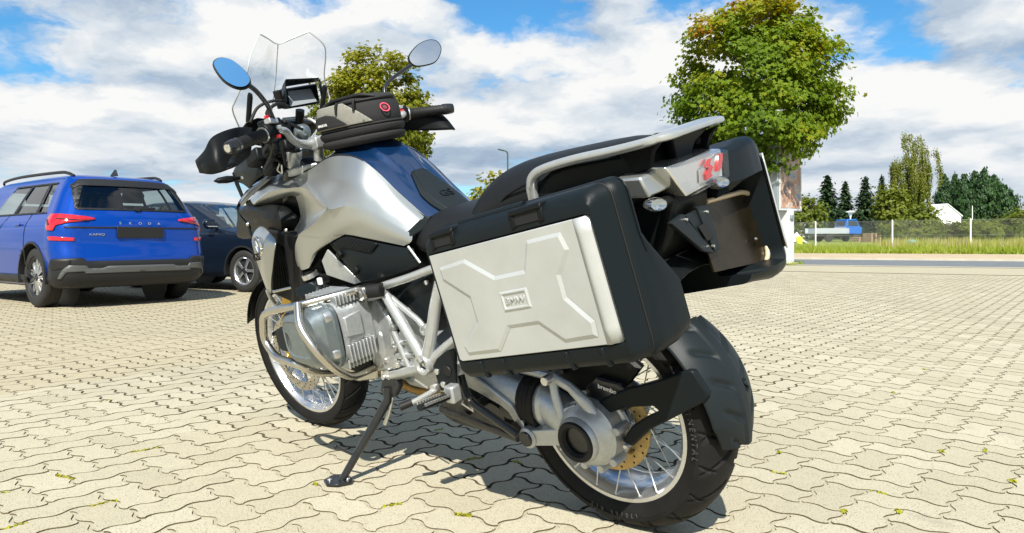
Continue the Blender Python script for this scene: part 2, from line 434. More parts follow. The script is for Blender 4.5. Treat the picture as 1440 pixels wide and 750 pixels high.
# drain channel line, kerb, road, shoulder, grass bank
def strip(name, t0, t1, z0, z1, material, s0=-60, s1=160, n=1):
    m = MB(); m.add([road(s0, t0, z0), road(s1, t0, z0), road(s1, t1, z1), road(s0, t1, z1)], [(0, 1, 2, 3)]); return tag(m.build(name, material, None, smooth=0), kind='structure')
m = MB(); m.box(road(20, 15.8, -0.001), (120, 0.12, 0.006), Euler((0, 0, atan2(RD.y, RD.x))).to_matrix()); tag(m.build('drain_channel', 'joint_sand', None, smooth=0), kind='structure')
m = MB(); m.box(road(20, 20.5, -0.05), (150, 0.14, 0.108), Euler((0, 0, atan2(RD.y, RD.x))).to_matrix()); tag(m.build('lot_kerb', 'kerb_concrete', None, smooth=0), kind='structure')
strip('road', 20.55, 28.3, -0.045, -0.045, 'asphalt')
m = MB(); m.box(road(20, 28.37, -0.02), (150, 0.14, 0.11), Euler((0, 0, atan2(RD.y, RD.x))).to_matrix()); tag(m.build('road_kerb', 'kerb_concrete', None, smooth=0), kind='structure')
strip('roadside_path', 28.42, 37.4, 0.02, 0.03, 'verge_soil')
strip('verge_ground', 37.3, 110, 0.026, 1.39, 'field_ground')

# --- foliage materials
def leaf_material(name, stops, trans=0.35, rough=0.55):
    m = bpy.data.materials.new(name); m.use_nodes = True; k = NT(m.node_tree); k.n.clear()
    at = k.node('ShaderNodeAttribute', attribute_name='tint').outputs['Fac']
    c = k.ramp(at, stops)
    d = k.node('ShaderNodeBsdfPrincipled'); k.put(d.inputs['Base Color'], c); d.inputs['Roughness'].default_value = rough; d.inputs['Specular IOR Level'].default_value = 0.3
    t = k.node('ShaderNodeBsdfTranslucent'); k.put(t.inputs[0], k.mix(1.0, c, (1.25, 1.2, 0.55, 1), 'MULTIPLY'))
    mx = k.node('ShaderNodeMixShader'); mx.inputs[0].default_value = trans; k.l.new(d.outputs[0], mx.inputs[1]); k.l.new(t.outputs[0], mx.inputs[2])
    out = k.node('ShaderNodeOutputMaterial'); k.l.new(mx.outputs[0], out.inputs[0]); MATS[name] = m; return m
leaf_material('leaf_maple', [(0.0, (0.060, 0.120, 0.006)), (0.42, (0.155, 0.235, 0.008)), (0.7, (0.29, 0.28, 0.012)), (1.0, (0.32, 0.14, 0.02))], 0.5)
leaf_material('leaf_maple_gold', [(0.0, (0.085, 0.120, 0.007)), (0.5, (0.20, 0.215, 0.010)), (1.0, (0.31, 0.25, 0.02))], 0.48)
leaf_material('leaf_yellow', [(0.0, (0.10, 0.12, 0.012)), (0.5, (0.20, 0.20, 0.018)), (1.0, (0.28, 0.25, 0.03))])
leaf_material('leaf_conifer', [(0.0, (0.010, 0.024, 0.012)), (0.6, (0.020, 0.045, 0.018)), (1.0, (0.045, 0.075, 0.022))], 0.12)
leaf_material('leaf_cypress', [(0.0, (0.008, 0.022, 0.008)), (0.6, (0.016, 0.046, 0.012)), (1.0, (0.034, 0.080, 0.016))], 0.12)
leaf_material('leaf_birch', [(0.0, (0.08, 0.11, 0.012)), (0.5, (0.16, 0.19, 0.02)), (1.0, (0.25, 0.25, 0.05))], 0.42)
leaf_material('leaf_shrub', [(0.0, (0.075, 0.11, 0.012)), (0.5, (0.15, 0.185, 0.02)), (1.0, (0.24, 0.235, 0.045))], 0.42)
leaf_material('grass_blade', [(0.0, (0.15, 0.22, 0.02)), (0.5, (0.29, 0.35, 0.035)), (0.8, (0.36, 0.36, 0.08)), (1.0, (0.46, 0.40, 0.20))], 0.4)
leaf_material('leaf_weed', [(0.0, (0.16, 0.19, 0.01)), (0.6, (0.30, 0.30, 0.015)), (1.0, (0.38, 0.34, 0.03))], 0.25)
mat('bark', (0.11, 0.085, 0.06), 0.9, grain=0.4, gscale=14, bump=0.6, bscale=30)
mat('birch_bark', (0.55, 0.53, 0.48), 0.8, grain=0.5, gscale=9)

class Leaves:
    def __init__(s, seed): s.v = []; s.f = []; s.t = []; s.r = random.Random(seed)
    def leaf(s, c, nrm, size, tint, long=1.0, axis=None):
        """one folded leaf: two triangles/quads hinged on the midrib"""
        r = s.r; n = Vector(nrm).normalized()
        a = Vector(axis) if axis is not None else Vector((r.uniform(-1, 1), r.uniform(-1, 1), r.uniform(-1, 1)))
        a = a-n*a.dot(n)
        if a.length < 1e-3: a = n.orthogonal()
        a.normalize(); b = n.cross(a); o = len(s.v); L = size*long; W = size*0.55; dn = n*size*r.uniform(0.05, 0.25)
        s.v += [tuple(c-a*L*0.5), tuple(c+b*W+dn-a*L*0.05), tuple(c+a*L*0.5), tuple(c-b*W+dn-a*L*0.05)]
        s.f += [(o, o+1, o+2), (o, o+2, o+3)]; s.t += [tint]*4
    def star(s, c, nrm, size, tint):
        """maple-like lobed leaf, five points"""
        r = s.r; n = Vector(nrm).normalized(); a = n.orthogonal().normalized(); b = n.cross(a); th0 = r.uniform(0, 2*pi); o = len(s.v)
        s.v.append(tuple(c)); s.t.append(tint)
        K = 10
        for k in range(K):
            th = th0+2*pi*k/K; R = size*(0.62 if k % 2 == 0 else 0.36); dz = n*(-size*0.16 if k % 2 == 0 else 0)
            s.v.append(tuple(c+(a*cos(th)+b*sin(th))*R+dz)); s.t.append(tint)
        s.f += [(o, o+1+k, o+1+(k+1) % K) for k in range(K)]
    def build(s, name, material, parent):
        me = bpy.data.meshes.new(name); me.from_pydata(s.v, [], s.f); me.materials.append(MATS[material])
        at = me.attributes.new('tint', 'FLOAT', 'POINT'); at.data.foreach_set('value', s.t)
        o = bpy.data.objects.new(name, me); COL.objects.link(o); o.parent = parent; return o
def limb(m, a, b, r0, r1, rnd, bend=0.12, seg=7):
    a, b = Vector(a), Vector(b); L = (b-a).length; mid = (a+b)/2+Vector((rnd.uniform(-1, 1), rnd.uniform(-1, 1), rnd.uniform(-.5, .5)))*L*bend
    path = catmull([a, mid, b], 4); n = len(path); m.tube(path, [r0+(r1-r0)*i/(n-1) for i in range(n)], seg)
    return path
def broadleaf(name, label, base, h, crown_z0, R, seed, leafmat, leaf=0.15, clusters=420, per=22, cat='tree', group=None, brown=0.0, trunk=0.11, star=True, squash=1.0, spread=0.34, gap=0.5):
    """tapered trunk with limbs; the crown is leaf clumps over a lumpy ellipsoid, denser near its skin"""
    rnd = random.Random(seed); root = empty(name, base); tag(root, label, cat, group)
    zc = (h+crown_z0)/2; rz = (h-crown_z0)/2
    m = MB(); path = [Vector((0, 0, -0.1)), Vector((0.05, 0.02, h*0.2)), Vector((-0.03, 0.04, h*0.45)), Vector((0.04, 0, h*0.75)), Vector((0, 0, h*0.93))]
    pp = catmull(path, 4); m.tube(pp, [trunk*(1.25-1.15*i/(len(pp)-1)) for i in range(len(pp))], 9)
    for i in range(16):
        t = 0.24+0.6*i/16; a = i*2.4+rnd.uniform(-.4, .4); z0 = h*t
        rr = R*rnd.uniform(0.55, 0.85)*sqrt(max(0.15, 1-((z0+0.25*R-zc)/rz)**2))
        e = Vector((cos(a)*rr, sin(a)*rr, min(h*0.95, z0+rr*rnd.uniform(0.35, 0.8))))
        p = limb(m, (0, 0, z0), e, trunk*0.42*(1.15-t), 0.012, rnd)
        for q in range(3):
            s0 = p[len(p)//2+q % 3]; d = Vector((rnd.uniform(-1, 1), rnd.uniform(-1, 1), rnd.uniform(0, 1)))*R*0.3; limb(m, s0, s0+d, 0.016, 0.005, rnd, seg=5)
    m.build('trunk', 'bark', root, smooth=60)
    L = Leaves(seed+1)
    def rad(d): return 1+0.30*noise.noise(d*1.7+Vector((seed, 0, 0)))+0.16*noise.noise(d*4.1+Vector((0, seed, 0)))
    cnt = 0; tries = 0
    while cnt < clusters and tries < clusters*8:
        tries += 1
        d = Vector((rnd.gauss(0, 1), rnd.gauss(0, 1), rnd.gauss(0, 1))).normalized()
        f = rnd.uniform(0.42, 1.0)**0.55*rad(d)
        c = Vector((d.x*R*f, d.y*R*f, zc+d.z*rz*f*squash))
        if noise.noise(c*0.9+Vector((seed*3.1, 1, 2))) < -0.24*gap/0.5+0.0 and f > 0.5: continue
        if c.z < crown_z0-0.1: continue
        cnt += 1
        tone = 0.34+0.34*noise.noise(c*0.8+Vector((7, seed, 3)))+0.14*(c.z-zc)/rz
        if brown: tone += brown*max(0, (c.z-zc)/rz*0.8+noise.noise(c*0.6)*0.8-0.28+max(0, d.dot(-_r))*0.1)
        out = (d+Vector((0, 0, 0.55))).normalized()
        for q in range(per):
            o = Vector((rnd.gauss(0, 1), rnd.gauss(0, 1), rnd.gauss(0, 0.62)))*spread*0.5
            nn = (out+Vector((rnd.uniform(-1, 1), rnd.uniform(-1, 1), rnd.uniform(-.6, .9)))*0.85)
            tn = min(1, max(0, tone+rnd.uniform(-.16, .16)))
            if star: L.star(c+o, nn, leaf*rnd.uniform(.75, 1.2), tn)
            else: L.leaf(c+o, nn, leaf*rnd.uniform(.75, 1.25), tn, 1.3)
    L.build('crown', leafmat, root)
    return root
def conifer(name, label, base, h, R, seed, leafmat='leaf_conifer', cat='tree', group=None, droop=0.35, levels=22, upright=False, z0=0.03, per=1.0, lsz=1.0):
    rnd = random.Random(seed); root = empty(name, base); tag(root, label, cat, group)
    m = MB(); m.tube([(0, 0, -0.1), (0, 0, h*0.5), (0, 0, h*0.97)], [h*0.022, h*0.014, 0.012], 7); m.build('trunk', 'bark', root, smooth=60)
    L = Leaves(seed)
    for i in range(levels):
        t = z0+(1-z0)*(i+0.5)/levels; z = h*t; rr = R*((1-t)**0.8 if not upright else min(.82, 1.22*(1-t)**0.85))*rnd.uniform(.75, 1.15)+0.06
        nb = max(5, int(17*(rr/R+0.25)))
        for b in range(nb):
            a = 2*pi*b/nb+rnd.uniform(-.35, .35)+i*1.1; ln = rr*rnd.uniform(.68, 1.15); n = max(4, int(ln/(R*0.085)*per)+3)
            for q in range(n):
                u = (q+0.6)/n; r_ = ln*u
                zz = z+(ln*u*(1.0 if upright else 0.25)-droop*ln*u*u*(0 if upright else 1.6))
                c = Vector((cos(a)*r_, sin(a)*r_, zz))+Vector((rnd.gauss(0, 1), rnd.gauss(0, 1), rnd.gauss(0, 1)))*R*0.06
                ax = Vector((cos(a), sin(a), 1.5 if upright else -0.25))+Vector((rnd.uniform(-.5, .5), rnd.uniform(-.5, .5), rnd.uniform(-.3, .4)))
                nn = Vector((cos(a)*0.4, sin(a)*0.4, 1)) if not upright else Vector((cos(a), sin(a), 0.2))
                nn = nn+Vector((rnd.uniform(-.5, .5), rnd.uniform(-.5, .5), rnd.uniform(-.5, .5)))
                L.leaf(c, nn, R*rnd.uniform(.14, .24)*lsz, min(1, max(0, 0.25+0.5*u+rnd.uniform(-.25, .25))), 1.9, ax)
    for q in range(14):
        L.leaf(Vector((rnd.gauss(0, .03), rnd.gauss(0, .03), h*(0.94+0.06*q/14))), (rnd.uniform(-1, 1), rnd.uniform(-1, 1), 0.2), R*0.10, 0.6, 2.2, (0, 0, 1))
    L.build('crown', leafmat, root); return root

# --- trees
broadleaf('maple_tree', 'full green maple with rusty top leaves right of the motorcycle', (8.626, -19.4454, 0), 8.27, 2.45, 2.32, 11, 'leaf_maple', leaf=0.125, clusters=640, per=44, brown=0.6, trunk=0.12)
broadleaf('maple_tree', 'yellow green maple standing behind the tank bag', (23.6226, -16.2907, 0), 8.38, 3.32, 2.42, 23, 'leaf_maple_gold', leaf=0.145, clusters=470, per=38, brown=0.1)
broadleaf('young_tree', 'small bright yellow tree behind the seat', (26.8448, -27.0003, 0), 4.46, 0.5, 1.75, 31, 'leaf_yellow', leaf=0.20, clusters=150, per=12, star=False, spread=0.5)
for k, (p, h, R, lab) in enumerate([((24.801, -70.1826, 0.7051), 6.11, 1.95, 'tallest left spruce behind the blue pickup truck'), ((24.9624, -75.5307, 0.8046), 5.76, 1.6, 'dark spruce just left of the white globe lamp'),
        ((22.8212, -74.8016, 0.7841), 6.04, 1.75, 'dark spruce right of the globe lamp'), ((22.9041, -80.2238, 0.8848), 6.42, 1.45, 'slim dark spruce beside the weeping birch')]):
    conifer('spruce_tree', lab, p, h, R, 40+k, group='spruces beyond the fence', levels=28, per=1.7, lsz=.62)
for k, (p, h, R) in enumerate([((18.6434, -86.9957, 0.9963), 6.60, 1.4), ((18.2943, -90.0754, 1.0521), 6.71, 1.5), ((16.6206, -86.1549, 0.9741), 6.43, 1.5), ((16.6978, -91.5824, 1.0748), 6.99, 1.65), ((15.317, -88.7604, 1.0181), 6.92, 1.85), ((15.1582, -93.0356, 1.0967), 6.49, 1.8), ((13.5871, -89.0182, 1.0172), 5.18, 1.8)]):
    lab = ['leftmost dark cypress beside the white barn', 'second dark cypress from the white barn', 'third dark cypress from the white barn', 'fourth dark cypress in the middle of the clump', 'tallest broad dark cypress in the clump', 'second to last dark cypress at the right of the clump', 'low rounded cypress at the right end of the clump'][k]
    conifer('cypress_tree', lab, p, h, R, 60+k, 'leaf_cypress', group='dark cypress clump at the right', upright=True, levels=34, per=2.6, lsz=.52)
# weeping birch
def birch(base, h, seed):
    rnd = random.Random(seed); root = empty('birch_tree', base); tag(root, 'tall weeping birch with pale trunk and trailing ochre twigs', 'tree')
    m = MB(); L = Leaves(seed)
    tops = []
    for k in range(4):
        a = rnd.uniform(0, 6.28); e = Vector((_r.x*(-.5, 1.1, .5, -1.3)[k]*h*.09+cos(a)*.2, _r.y*(-.5, 1.1, .5, -1.3)[k]*h*.09+sin(a)*.2, h*(0.99, 0.86, 0.95, 0.70)[k])); p = limb(m, (0, 0, 0 if k == 0 else h*0.2), e, 0.13 if k == 0 else 0.07, 0.012, rnd, 0.05); tops.append(p)
    for k in range(95):
        p = rnd.choice(tops); i = rnd.randrange(len(p)//3, len(p)); s0 = p[i]; t = s0.z/h
        a = rnd.uniform(0, 6.28); out = rnd.uniform(0.1, 1.0)**1.3*h*(0.34-0.24*t); tip = s0+Vector((cos(a)*out, sin(a)*out, out*0.35*rnd.random()))
        mid = tip+Vector((cos(a)*0.15, sin(a)*0.15, -rnd.uniform(0.3, 0.7)))
        end = mid+Vector((rnd.uniform(-.1, .1), rnd.uniform(-.1, .1), -rnd.uniform(0.3, 1.0)*h*0.28*(1.15-0.6*t)))
        if end.z < 0.8: end.z = 0.8
        path = catmull([s0, tip, mid, end], 5); m.tube(path, 0.012, 4)
        for q, c in enumerate(path[4:]):
            dens = 26 if t < 0.72 else 12
            for z in range(dens):
                L.leaf(c+Vector((rnd.gauss(0, .085), rnd.gauss(0, .085), rnd.gauss(0, .22))), (rnd.uniform(-1, 1), rnd.uniform(-1, 1), rnd.uniform(-.3, .6)), 0.075, min(1, max(0, 0.55+rnd.uniform(-.45, .35)-0.25*(t < 0.5))), 2.0, (0, 0, 1))
    m.build('trunk', 'birch_bark', root, smooth=60); L.build('crown', 'leaf_birch', root)
birch((16.4059, -67.1061, 0.6207), 8.80, 77)
broadleaf('leafy_tree', 'olive green bushy tree left below the birch', (17.2525, -63.5567, 0.5578), 4.54, 0.5, 1.35, 82, 'leaf_birch', leaf=0.22, clusters=190, per=14, star=False, spread=0.55)
broadleaf('leafy_tree', 'low green bush in front of the white barn wall', (13.2493, -56.3346, 0.411), 2.77, 0.3, 1.0, 83, 'leaf_shrub', leaf=0.18, clusters=110, per=14, star=False, spread=0.5)
broadleaf('leafy_tree', 'light green tree behind the poster stand', (25.2028, -64.3029, 0.5975), 4.07, 0.3, 2.2, 84, 'leaf_shrub', leaf=0.26, clusters=210, per=12, star=False, spread=0.6)
sh = [((13.0088, -49.6861, 0.2871), 'hedge shrub right of the stacked pallets', 1.2), ((11.889, -49.3679, 0.2776), 'hedge shrub behind the middle fence post', 1.25), ((11.3338, -51.2671, 0.3109), 'hedge shrub below the weeping birch', 1.25), ((10.2497, -50.9153, 0.3009), 'hedge shrub below the white barn corner', 1.2), ((9.8877, -54.0072, 0.3569), 'hedge shrub left of the right fence post', 1.3), ((8.5776, -52.4936, 0.3246), 'hedge shrub right of the right fence post', 1.25), ((7.9839, -54.4291, 0.3585), 'hedge shrub below the low rounded cypress', 1.4), ((7.0039, -53.9791, 0.347), 'tall olive shrub at the right picture edge', 2.0)]
for k, (p, lab, hh) in enumerate(sh):
    broadleaf('hedge_shrub', lab, p, hh+0.3, 0.0, 0.95, 90+k, 'leaf_shrub', leaf=0.13, clusters=120, per=16, star=False, spread=0.34, trunk=0.03, cat='shrub', group='shrubs behind the wire fence')
# far belt of woods closing the horizon
L = Leaves(3); rnd = random.Random(9)
for k in range(9000):
    a = yaw+rnd.uniform(-1.15, 1.15); R_ = rnd.uniform(150, 185); hh = (3.4+2.4*noise.noise(Vector((a*9, 3, 0)))+1.2*noise.noise(Vector((a*40, 1, 0))))
    z = rnd.random()**0.7*hh
    L.leaf(Vector((CAM.x+cos(a)*R_, CAM.y+sin(a)*R_, z)), (-cos(a)+rnd.uniform(-.6, .6), -sin(a)+rnd.uniform(-.6, .6), rnd.uniform(0, 1.2)), 1.5, min(1, max(0, .35+rnd.uniform(-.3, .3))), 1.1)
far_wood = L.build('far_wood', 'leaf_shrub', None); tag(far_wood, 'low far belt of trees along the horizon', 'woods', kind='stuff')

# --- grass bank
L = Leaves(4); rnd = random.Random(12)
for k in range(34000):
    t = 37.4+rnd.random()**1.4*11.5; s = rnd.uniform(-13, 22); p = road(s, t, 0.03+(t-37.3)*0.0188)
    n_ = noise.noise(Vector((s*0.4, t*0.4, 0))); tall = (t > 42.3)
    if s > 14 and rnd.random() < 0.5: continue
    hgt = rnd.uniform(.14, .34)*(1+0.6*n_)+(0.45*rnd.random() if tall and s < 4.5 else 0)
    if t < 38.0: hgt *= 0.7
    tint = min(1, max(0, 0.42+0.28*n_+rnd.uniform(-.25, .25)+(0.34 if tall and s < 4.5 else 0)))
    a = rnd.uniform(0, 6.28); d = Vector((cos(a), sin(a), 0))*0.030*rnd.uniform(.8, 1.6); top = p+Vector((rnd.uniform(-.12, .12), rnd.uniform(-.12, .12), hgt)); o = len(L.v)
    L.v += [tuple(p-d), tuple(p+d), tuple(top)]; L.f.append((o, o+1, o+2)); L.t += [tint]*3
gb = L.build('verge_grass', 'grass_blade', None); tag(gb, 'sunlit long grass on the bank beyond the road', 'grass', kind='stuff')
# weeds in the joints
L = Leaves(6); rnd = random.Random(21)
def weed(p, r, n):
    for k in range(n):
        a = rnd.uniform(0, 6.28); q = Vector(p)+Vector((cos(a), sin(a), 0))*r*rnd.random(); L.leaf(q+Vector((0, 0, 0.001+rnd.random()*0.005)), (cos(a)*.6, sin(a)*.6, 1), 0.0085, rnd.uniform(.35, .85), 1.6, (cos(a), sin(a), .4))
for p in [(-0.45, -1.2418, 0), (-0.687, -1.0333, 0), (-0.0337, -0.8507, 0), (-0.3953, -0.4329, 0), (-0.5063, -0.5349, 0), (-0.5573, -1.3628, 0), (-0.0289, -2.1834, 0), (0.0315, -2.9849, -0)]: weed(p, 0.011, 12)
def mossline(a, b, n):
    a, b = Vector(a), Vector(b)
    for k in range(n): weed(a.lerp(b, rnd.random())+Vector((rnd.gauss(0, .003), rnd.gauss(0, .003), -0.004)), 0.004, 1)
for a, b, n in [((0.3818, 0.2951, 0), (0.3281, 0.2737, 0), 40), ((0.5693, 0.395, 0), (0.5485, 0.3458, 0), 26), ((0.7147, -0.0454, 0), (0.7009, -0.1128, 0), 26), ((1.091, -0.2267, 0), (1.0782, -0.2674, 0), 16), ((0.5897, -0.1594, 0), (0.5471, -0.1558, 0), 12), ((1.5721, 0.9419, 0), (1.4803, 0.9146, 0), 30), ((1.6638, 0.697, 0), (1.6533, 0.5791, 0), 34),
        ((1.1723, 1.1755, 0), (1.1736, 1.1119, 0), 24), ((1.1812, 0.9642, -0), (1.1842, 0.8984, 0), 34), ((-0.0902, -0.6365, 0), (-0.1469, -0.6401, 0), 16), ((1.4833, 1.0589, -0), (1.5014, 1.1089, 0), 14), ((2.6748, 0.4014, 0), (2.6365, 0.4908, 0), 12), ((-0.4328, -0.6645, 0), (-0.3898, -0.6579, 0), 12), ((0.8943, 0.4236, 0), (0.8672, 0.4254, -0), 10)]: mossline(a, b, n)
wd = L.build('joint_weeds', 'leaf_weed', None); tag(wd, 'tiny yellow green weeds and moss in the paving joints', 'weeds', kind='stuff')

# --- wire mesh fence
mat('galvanised', (0.62, 0.63, 0.62), 0.5, 0.3, grain=0.15); mat('wire_grey', (0.30, 0.32, 0.30), 0.5, 0.5)
mat('white_paint', (0.80, 0.80, 0.78), 0.55, grain=0.06, gscale=5)
FT = 43.0; FG = 0.13
fence = empty('wire_fence', road(0, FT, FG)); tag(fence, 'chain link fence on pale posts along the grass bank', 'fence')
FZ = 1.62
fw_ = fence.location
def on_fence(x, y):
    """position along the fence where the view column through ground point x, y crosses it"""
    d = Vector((x-CAM.x, y-CAM.y, 0)); c = Vector((CAM.x, CAM.y, 0)); k = (FT-c.dot(RN))/d.dot(RN); return (c+d*k).dot(RD)
s3_ = [on_fence(*p[:2]) for p in ((14.9507, -40.9775, 0.1322), (11.1075, -41.855, 0.1359), (7.518, -42.493, 0.136))]; dsp = (s3_[0]-s3_[2])/2
post_s = s3_+[s3_[2]-dsp, s3_[2]-2*dsp, s3_[0]+dsp, s3_[0]+2*dsp, s3_[0]+3*dsp]
for s in post_s:
    m = MB(); p = road(s, FT, 0)-Vector((fw_.x, fw_.y, 0)); m.lathe([(0, -0.3), (0.042, -0.3), (0.042, FZ), (0.032, FZ+0.03), (0, FZ+0.035)], p, (0, 0, 1), 10); m.build('post', 'galvanised', fence)
def fp(s, z, k=0.0): q = road(s, FT+0.05+k, z); return Vector((q.x-fw_.x, q.y-fw_.y, z))
m = MB()
for z in (FZ-0.02, FZ*0.5, 0.12): m.tube([fp(-14, z), fp(20, z)], 0.006, 5)
m.build('tension_wire', 'wire_grey', fence)
m = MB(); H_ = FZ-0.08; st_ = 0.125
for k in range(int((34+H_)/st_)):
    s0 = -14-H_+k*st_
    for sg in (1, -1):
        a, b = (s0, 0.06), (s0+H_, 0.06+H_)
        if sg < 0: a, b = (s0+H_, 0.06), (s0, 0.06+H_)
        m.tube([fp(a[0], a[1], 0.004*sg), fp(b[0], b[1], 0.004*sg)], 0.0017, 3, caps=False)
m.build('wire_mesh', 'wire_grey', fence, smooth=0)

# --- poster stand
ps = empty('poster_stand', (7.8098, -19.6343, 0)); tag(ps, 'illuminated poster box on a pale post at the lot edge', 'billboard'); ps.rotation_euler = (0, 0, radians(82))
mat('poster_frame', (0.30, 0.34, 0.36), 0.4, 0.5); mat('post_pale', (0.50, 0.53, 0.55), 0.5, 0.0, grain=0.08, gscale=4)
m = MB(); m.box((0, 0, 0.82), (0.34, 0.40, 1.66)); m.build('post', 'post_pale', ps, bevel=0.02)
m = MB(); m.box((0, 0, 0.03), (0.5, 0.55, 0.06)); m.build('footing', 'kerb_concrete', ps, bevel=0.01)
m = MB(); m.box((0.0, 0, 2.60), (1.30, 0.34, 2.06)); m.build('housing', 'poster_frame', ps, bevel=0.03)
pm = bpy.data.materials.new('poster_print'); pm.use_nodes = True; k = NT(pm.node_tree); co = k.node('ShaderNodeTexCoord').outputs['Object']
n1 = k.noise(co, 2.2, 4, 0.6); n2 = k.noise(k.vmath('ADD', co, (7, 3, 1)), 4.5, 4, 0.6); c_ = k.ramp(n1, [(0.32, (0.07, 0.08, 0.11)), (0.45, (0.34, 0.20, 0.13)), (0.52, (0.50, 0.42, 0.34)), (0.60, (0.16, 0.22, 0.32)), (0.72, (0.52, 0.53, 0.54))])
c_ = k.mix(k.smooth(n2, .5, .56), c_, (0.40, 0.22, 0.14, 1)); k.put(k.n['Principled BSDF'].inputs['Base Color'], c_); k.n['Principled BSDF'].inputs['Roughness'].default_value = 0.3; MATS['poster_print'] = pm
for sg in (-1, 1):
    m = MB(); m.box((0, 0.173*sg, 2.60), (1.10, 0.008, 1.86)); m.build('poster', 'poster_print', ps)
    m = MB()
    for (c, sz) in (((0, 0.182*sg, 2.60+0.98), (1.2, 0.02, 0.05)), ((0, 0.182*sg, 2.60-0.98), (1.2, 0.02, 0.05)), ((0.57, 0.182*sg, 2.60), (0.05, 0.02, 1.90)), ((-0.57, 0.182*sg, 2.60), (0.05, 0.02, 1.90))): m.box(c, sz)
    m.build('poster_surround', 'galvanised', ps)
m = MB(); m.box((0.0, 0.23, 1.40), (0.16, 0.06, 0.12)); m.build('junction_box', 'poster_frame', ps, bevel=0.008)
m = MB(); L = Leaves(61); rnd = random.Random(3)
for k_ in range(260):
    a = rnd.uniform(0, 6.28); q = Vector((cos(a)*.33, sin(a)*.3, 0))*rnd.uniform(.8, 1.6); o_ = len(L.v); d_ = Vector((rnd.uniform(-1, 1), rnd.uniform(-1, 1), 0))*0.012; L.v += [tuple(q-d_), tuple(q+d_), tuple(q+Vector((rnd.gauss(0, .05), rnd.gauss(0, .05), rnd.uniform(.05, .17))))]; L.f.append((o_, o_+1, o_+2)); L.t += [rnd.uniform(.2, .7)]*3
tf = L.build('grass_tuft', 'grass_blade', None); tf.location = ps.location; tag(tf, 'tuft of grass round the foot of the poster stand', 'grass', kind='stuff')

# --- lamps
mat('lamp_globe', (0.82, 0.84, 0.84), 0.25); mat('mast_green', (0.05, 0.09, 0.085), 0.5, 0.2)
lp = empty('globe_lamp', (19.7328, -61.2155, 0.5225)); tag(lp, 'white garden lamp post with a cup shaped shade', 'street lamp')
m = MB(); m.tube([(0, 0, -0.2), (0, 0, 2.05)], 0.055, 10); m.build('post', 'white_paint', lp)
m = MB(); m.lathe([(0.05, 1.98), (0.09, 2.05), (0.19, 2.38), (0.20, 2.44)], (0, 0, 0), (0, 0, 1), 16); m.build('globe', 'lamp_globe', lp)
m = MB(); m.lathe([(0, 2.56), (0.10, 2.55), (0.40, 2.45), (0.40, 2.43), (0.19, 2.445)], (0, 0, 0), (0, 0, 1), 18); m.build('shade', 'white_paint', lp)
sl = empty('street_light', (30.659, -31.6506, 0)); tag(sl, 'slim dark street light with short angled head behind the seat', 'street lamp')
m = MB(); m.tube(rounded([(0, 0, -0.1), (0, 0, 6.30), (-_r*0.12)+Vector((0, 0, 6.43))], 0.06), 0.05, 8); m.build('mast', 'mast_green', sl)
m = MB(); q0 = -_r*0.08+Vector((0, 0, 6.41)); q1 = -_r*0.62+Vector((0, 0, 6.55)); m.tube([q0, q0.lerp(q1, .3), q0.lerp(q1, .8), q1], [0.05, 0.09, 0.10, 0.06], 8, flat=((0, 0, 1), 0.5)); m.build('lamp_head', 'mast_green', sl)
# thin white pole beyond the fence
m = MB(); m.tube([(0, 0, -0.1), (0, 0, 2.9)], [0.04, 0.03], 8); o = m.build('flag_pole', 'white_paint'); o.location = (13.2985, -72.7894, 0.7158); tag(o, 'thin white pole in front of the cypress clump', 'pole')

# --- white barn and gable
mat('white_wall', (0.82, 0.83, 0.84), 0.7, grain=0.05, gscale=1.2); mat('roof_pale', (0.66, 0.68, 0.70), 0.55, grain=0.08, gscale=1.5); mat('eave_dark', (0.10, 0.11, 0.12), 0.6)
def barn(name, label, loc, rz, L_, W_, hw, hr):
    root = empty(name, loc, rz); tag(root, label, 'house')
    prof = [(-W_/2, 0), (W_/2, 0), (W_/2, hw), (0, hr), (-W_/2, hw)]
    m = MB(); m.prism([(-L_/2, y, z) for y, z in prof], (L_, 0, 0)); m.build('wall', 'white_wall', root, smooth=0)
    for sg in (-1, 1):
        m = MB(); sl_ = Vector((0, -sg*W_/2, hr-hw)); n_ = Vector((0, sg*(hr-hw), W_/2)).normalized()*0.07
        e0 = Vector((0, sg*W_/2, hw))-sl_*0.06+n_*0.2; e1 = Vector((0, 0, hr))+n_*0.2
        m.prism([e0+Vector((-L_/2-.1, 0, 0)), e0+Vector((L_/2+.1, 0, 0)), e1+Vector((L_/2+.1, 0, 0)), e1+Vector((-L_/2-.1, 0, 0))], n_); m.build('roof', 'roof_pale', root, smooth=0)
        m = MB(); m.box((0, sg*(W_/2+0.08), hw-0.10), (L_+.1, 0.12, 0.12)); m.build('gutter', 'eave_dark', root, smooth=0)
        for xx in (-L_*0.28, L_*0.22):
            w_ = MB(); w_.box((xx, sg*(W_/2+0.02), hw*0.5), (0.9, 0.05, 0.8)); w_.build('window', 'eave_dark', root, smooth=0)
    m = MB(); m.box((L_/2+0.03, 0.0, hw*0.42), (0.05, 0.9, 1.9*hw/2.6)); m.build('door', 'roof_pale', root, smooth=0)
    return root
barn('white_barn', 'white gabled barn beside the dark cypresses', (17.417, -77.1525, 0.81), radians(-38), 3.6, 3.0, 2.05, 3.15)
barn('white_house', 'white house gable between the poster stand and spruces', (31.3577, -83.2451, 0.9683), radians(-20), 4.0, 2.4, 2.6, 3.5)

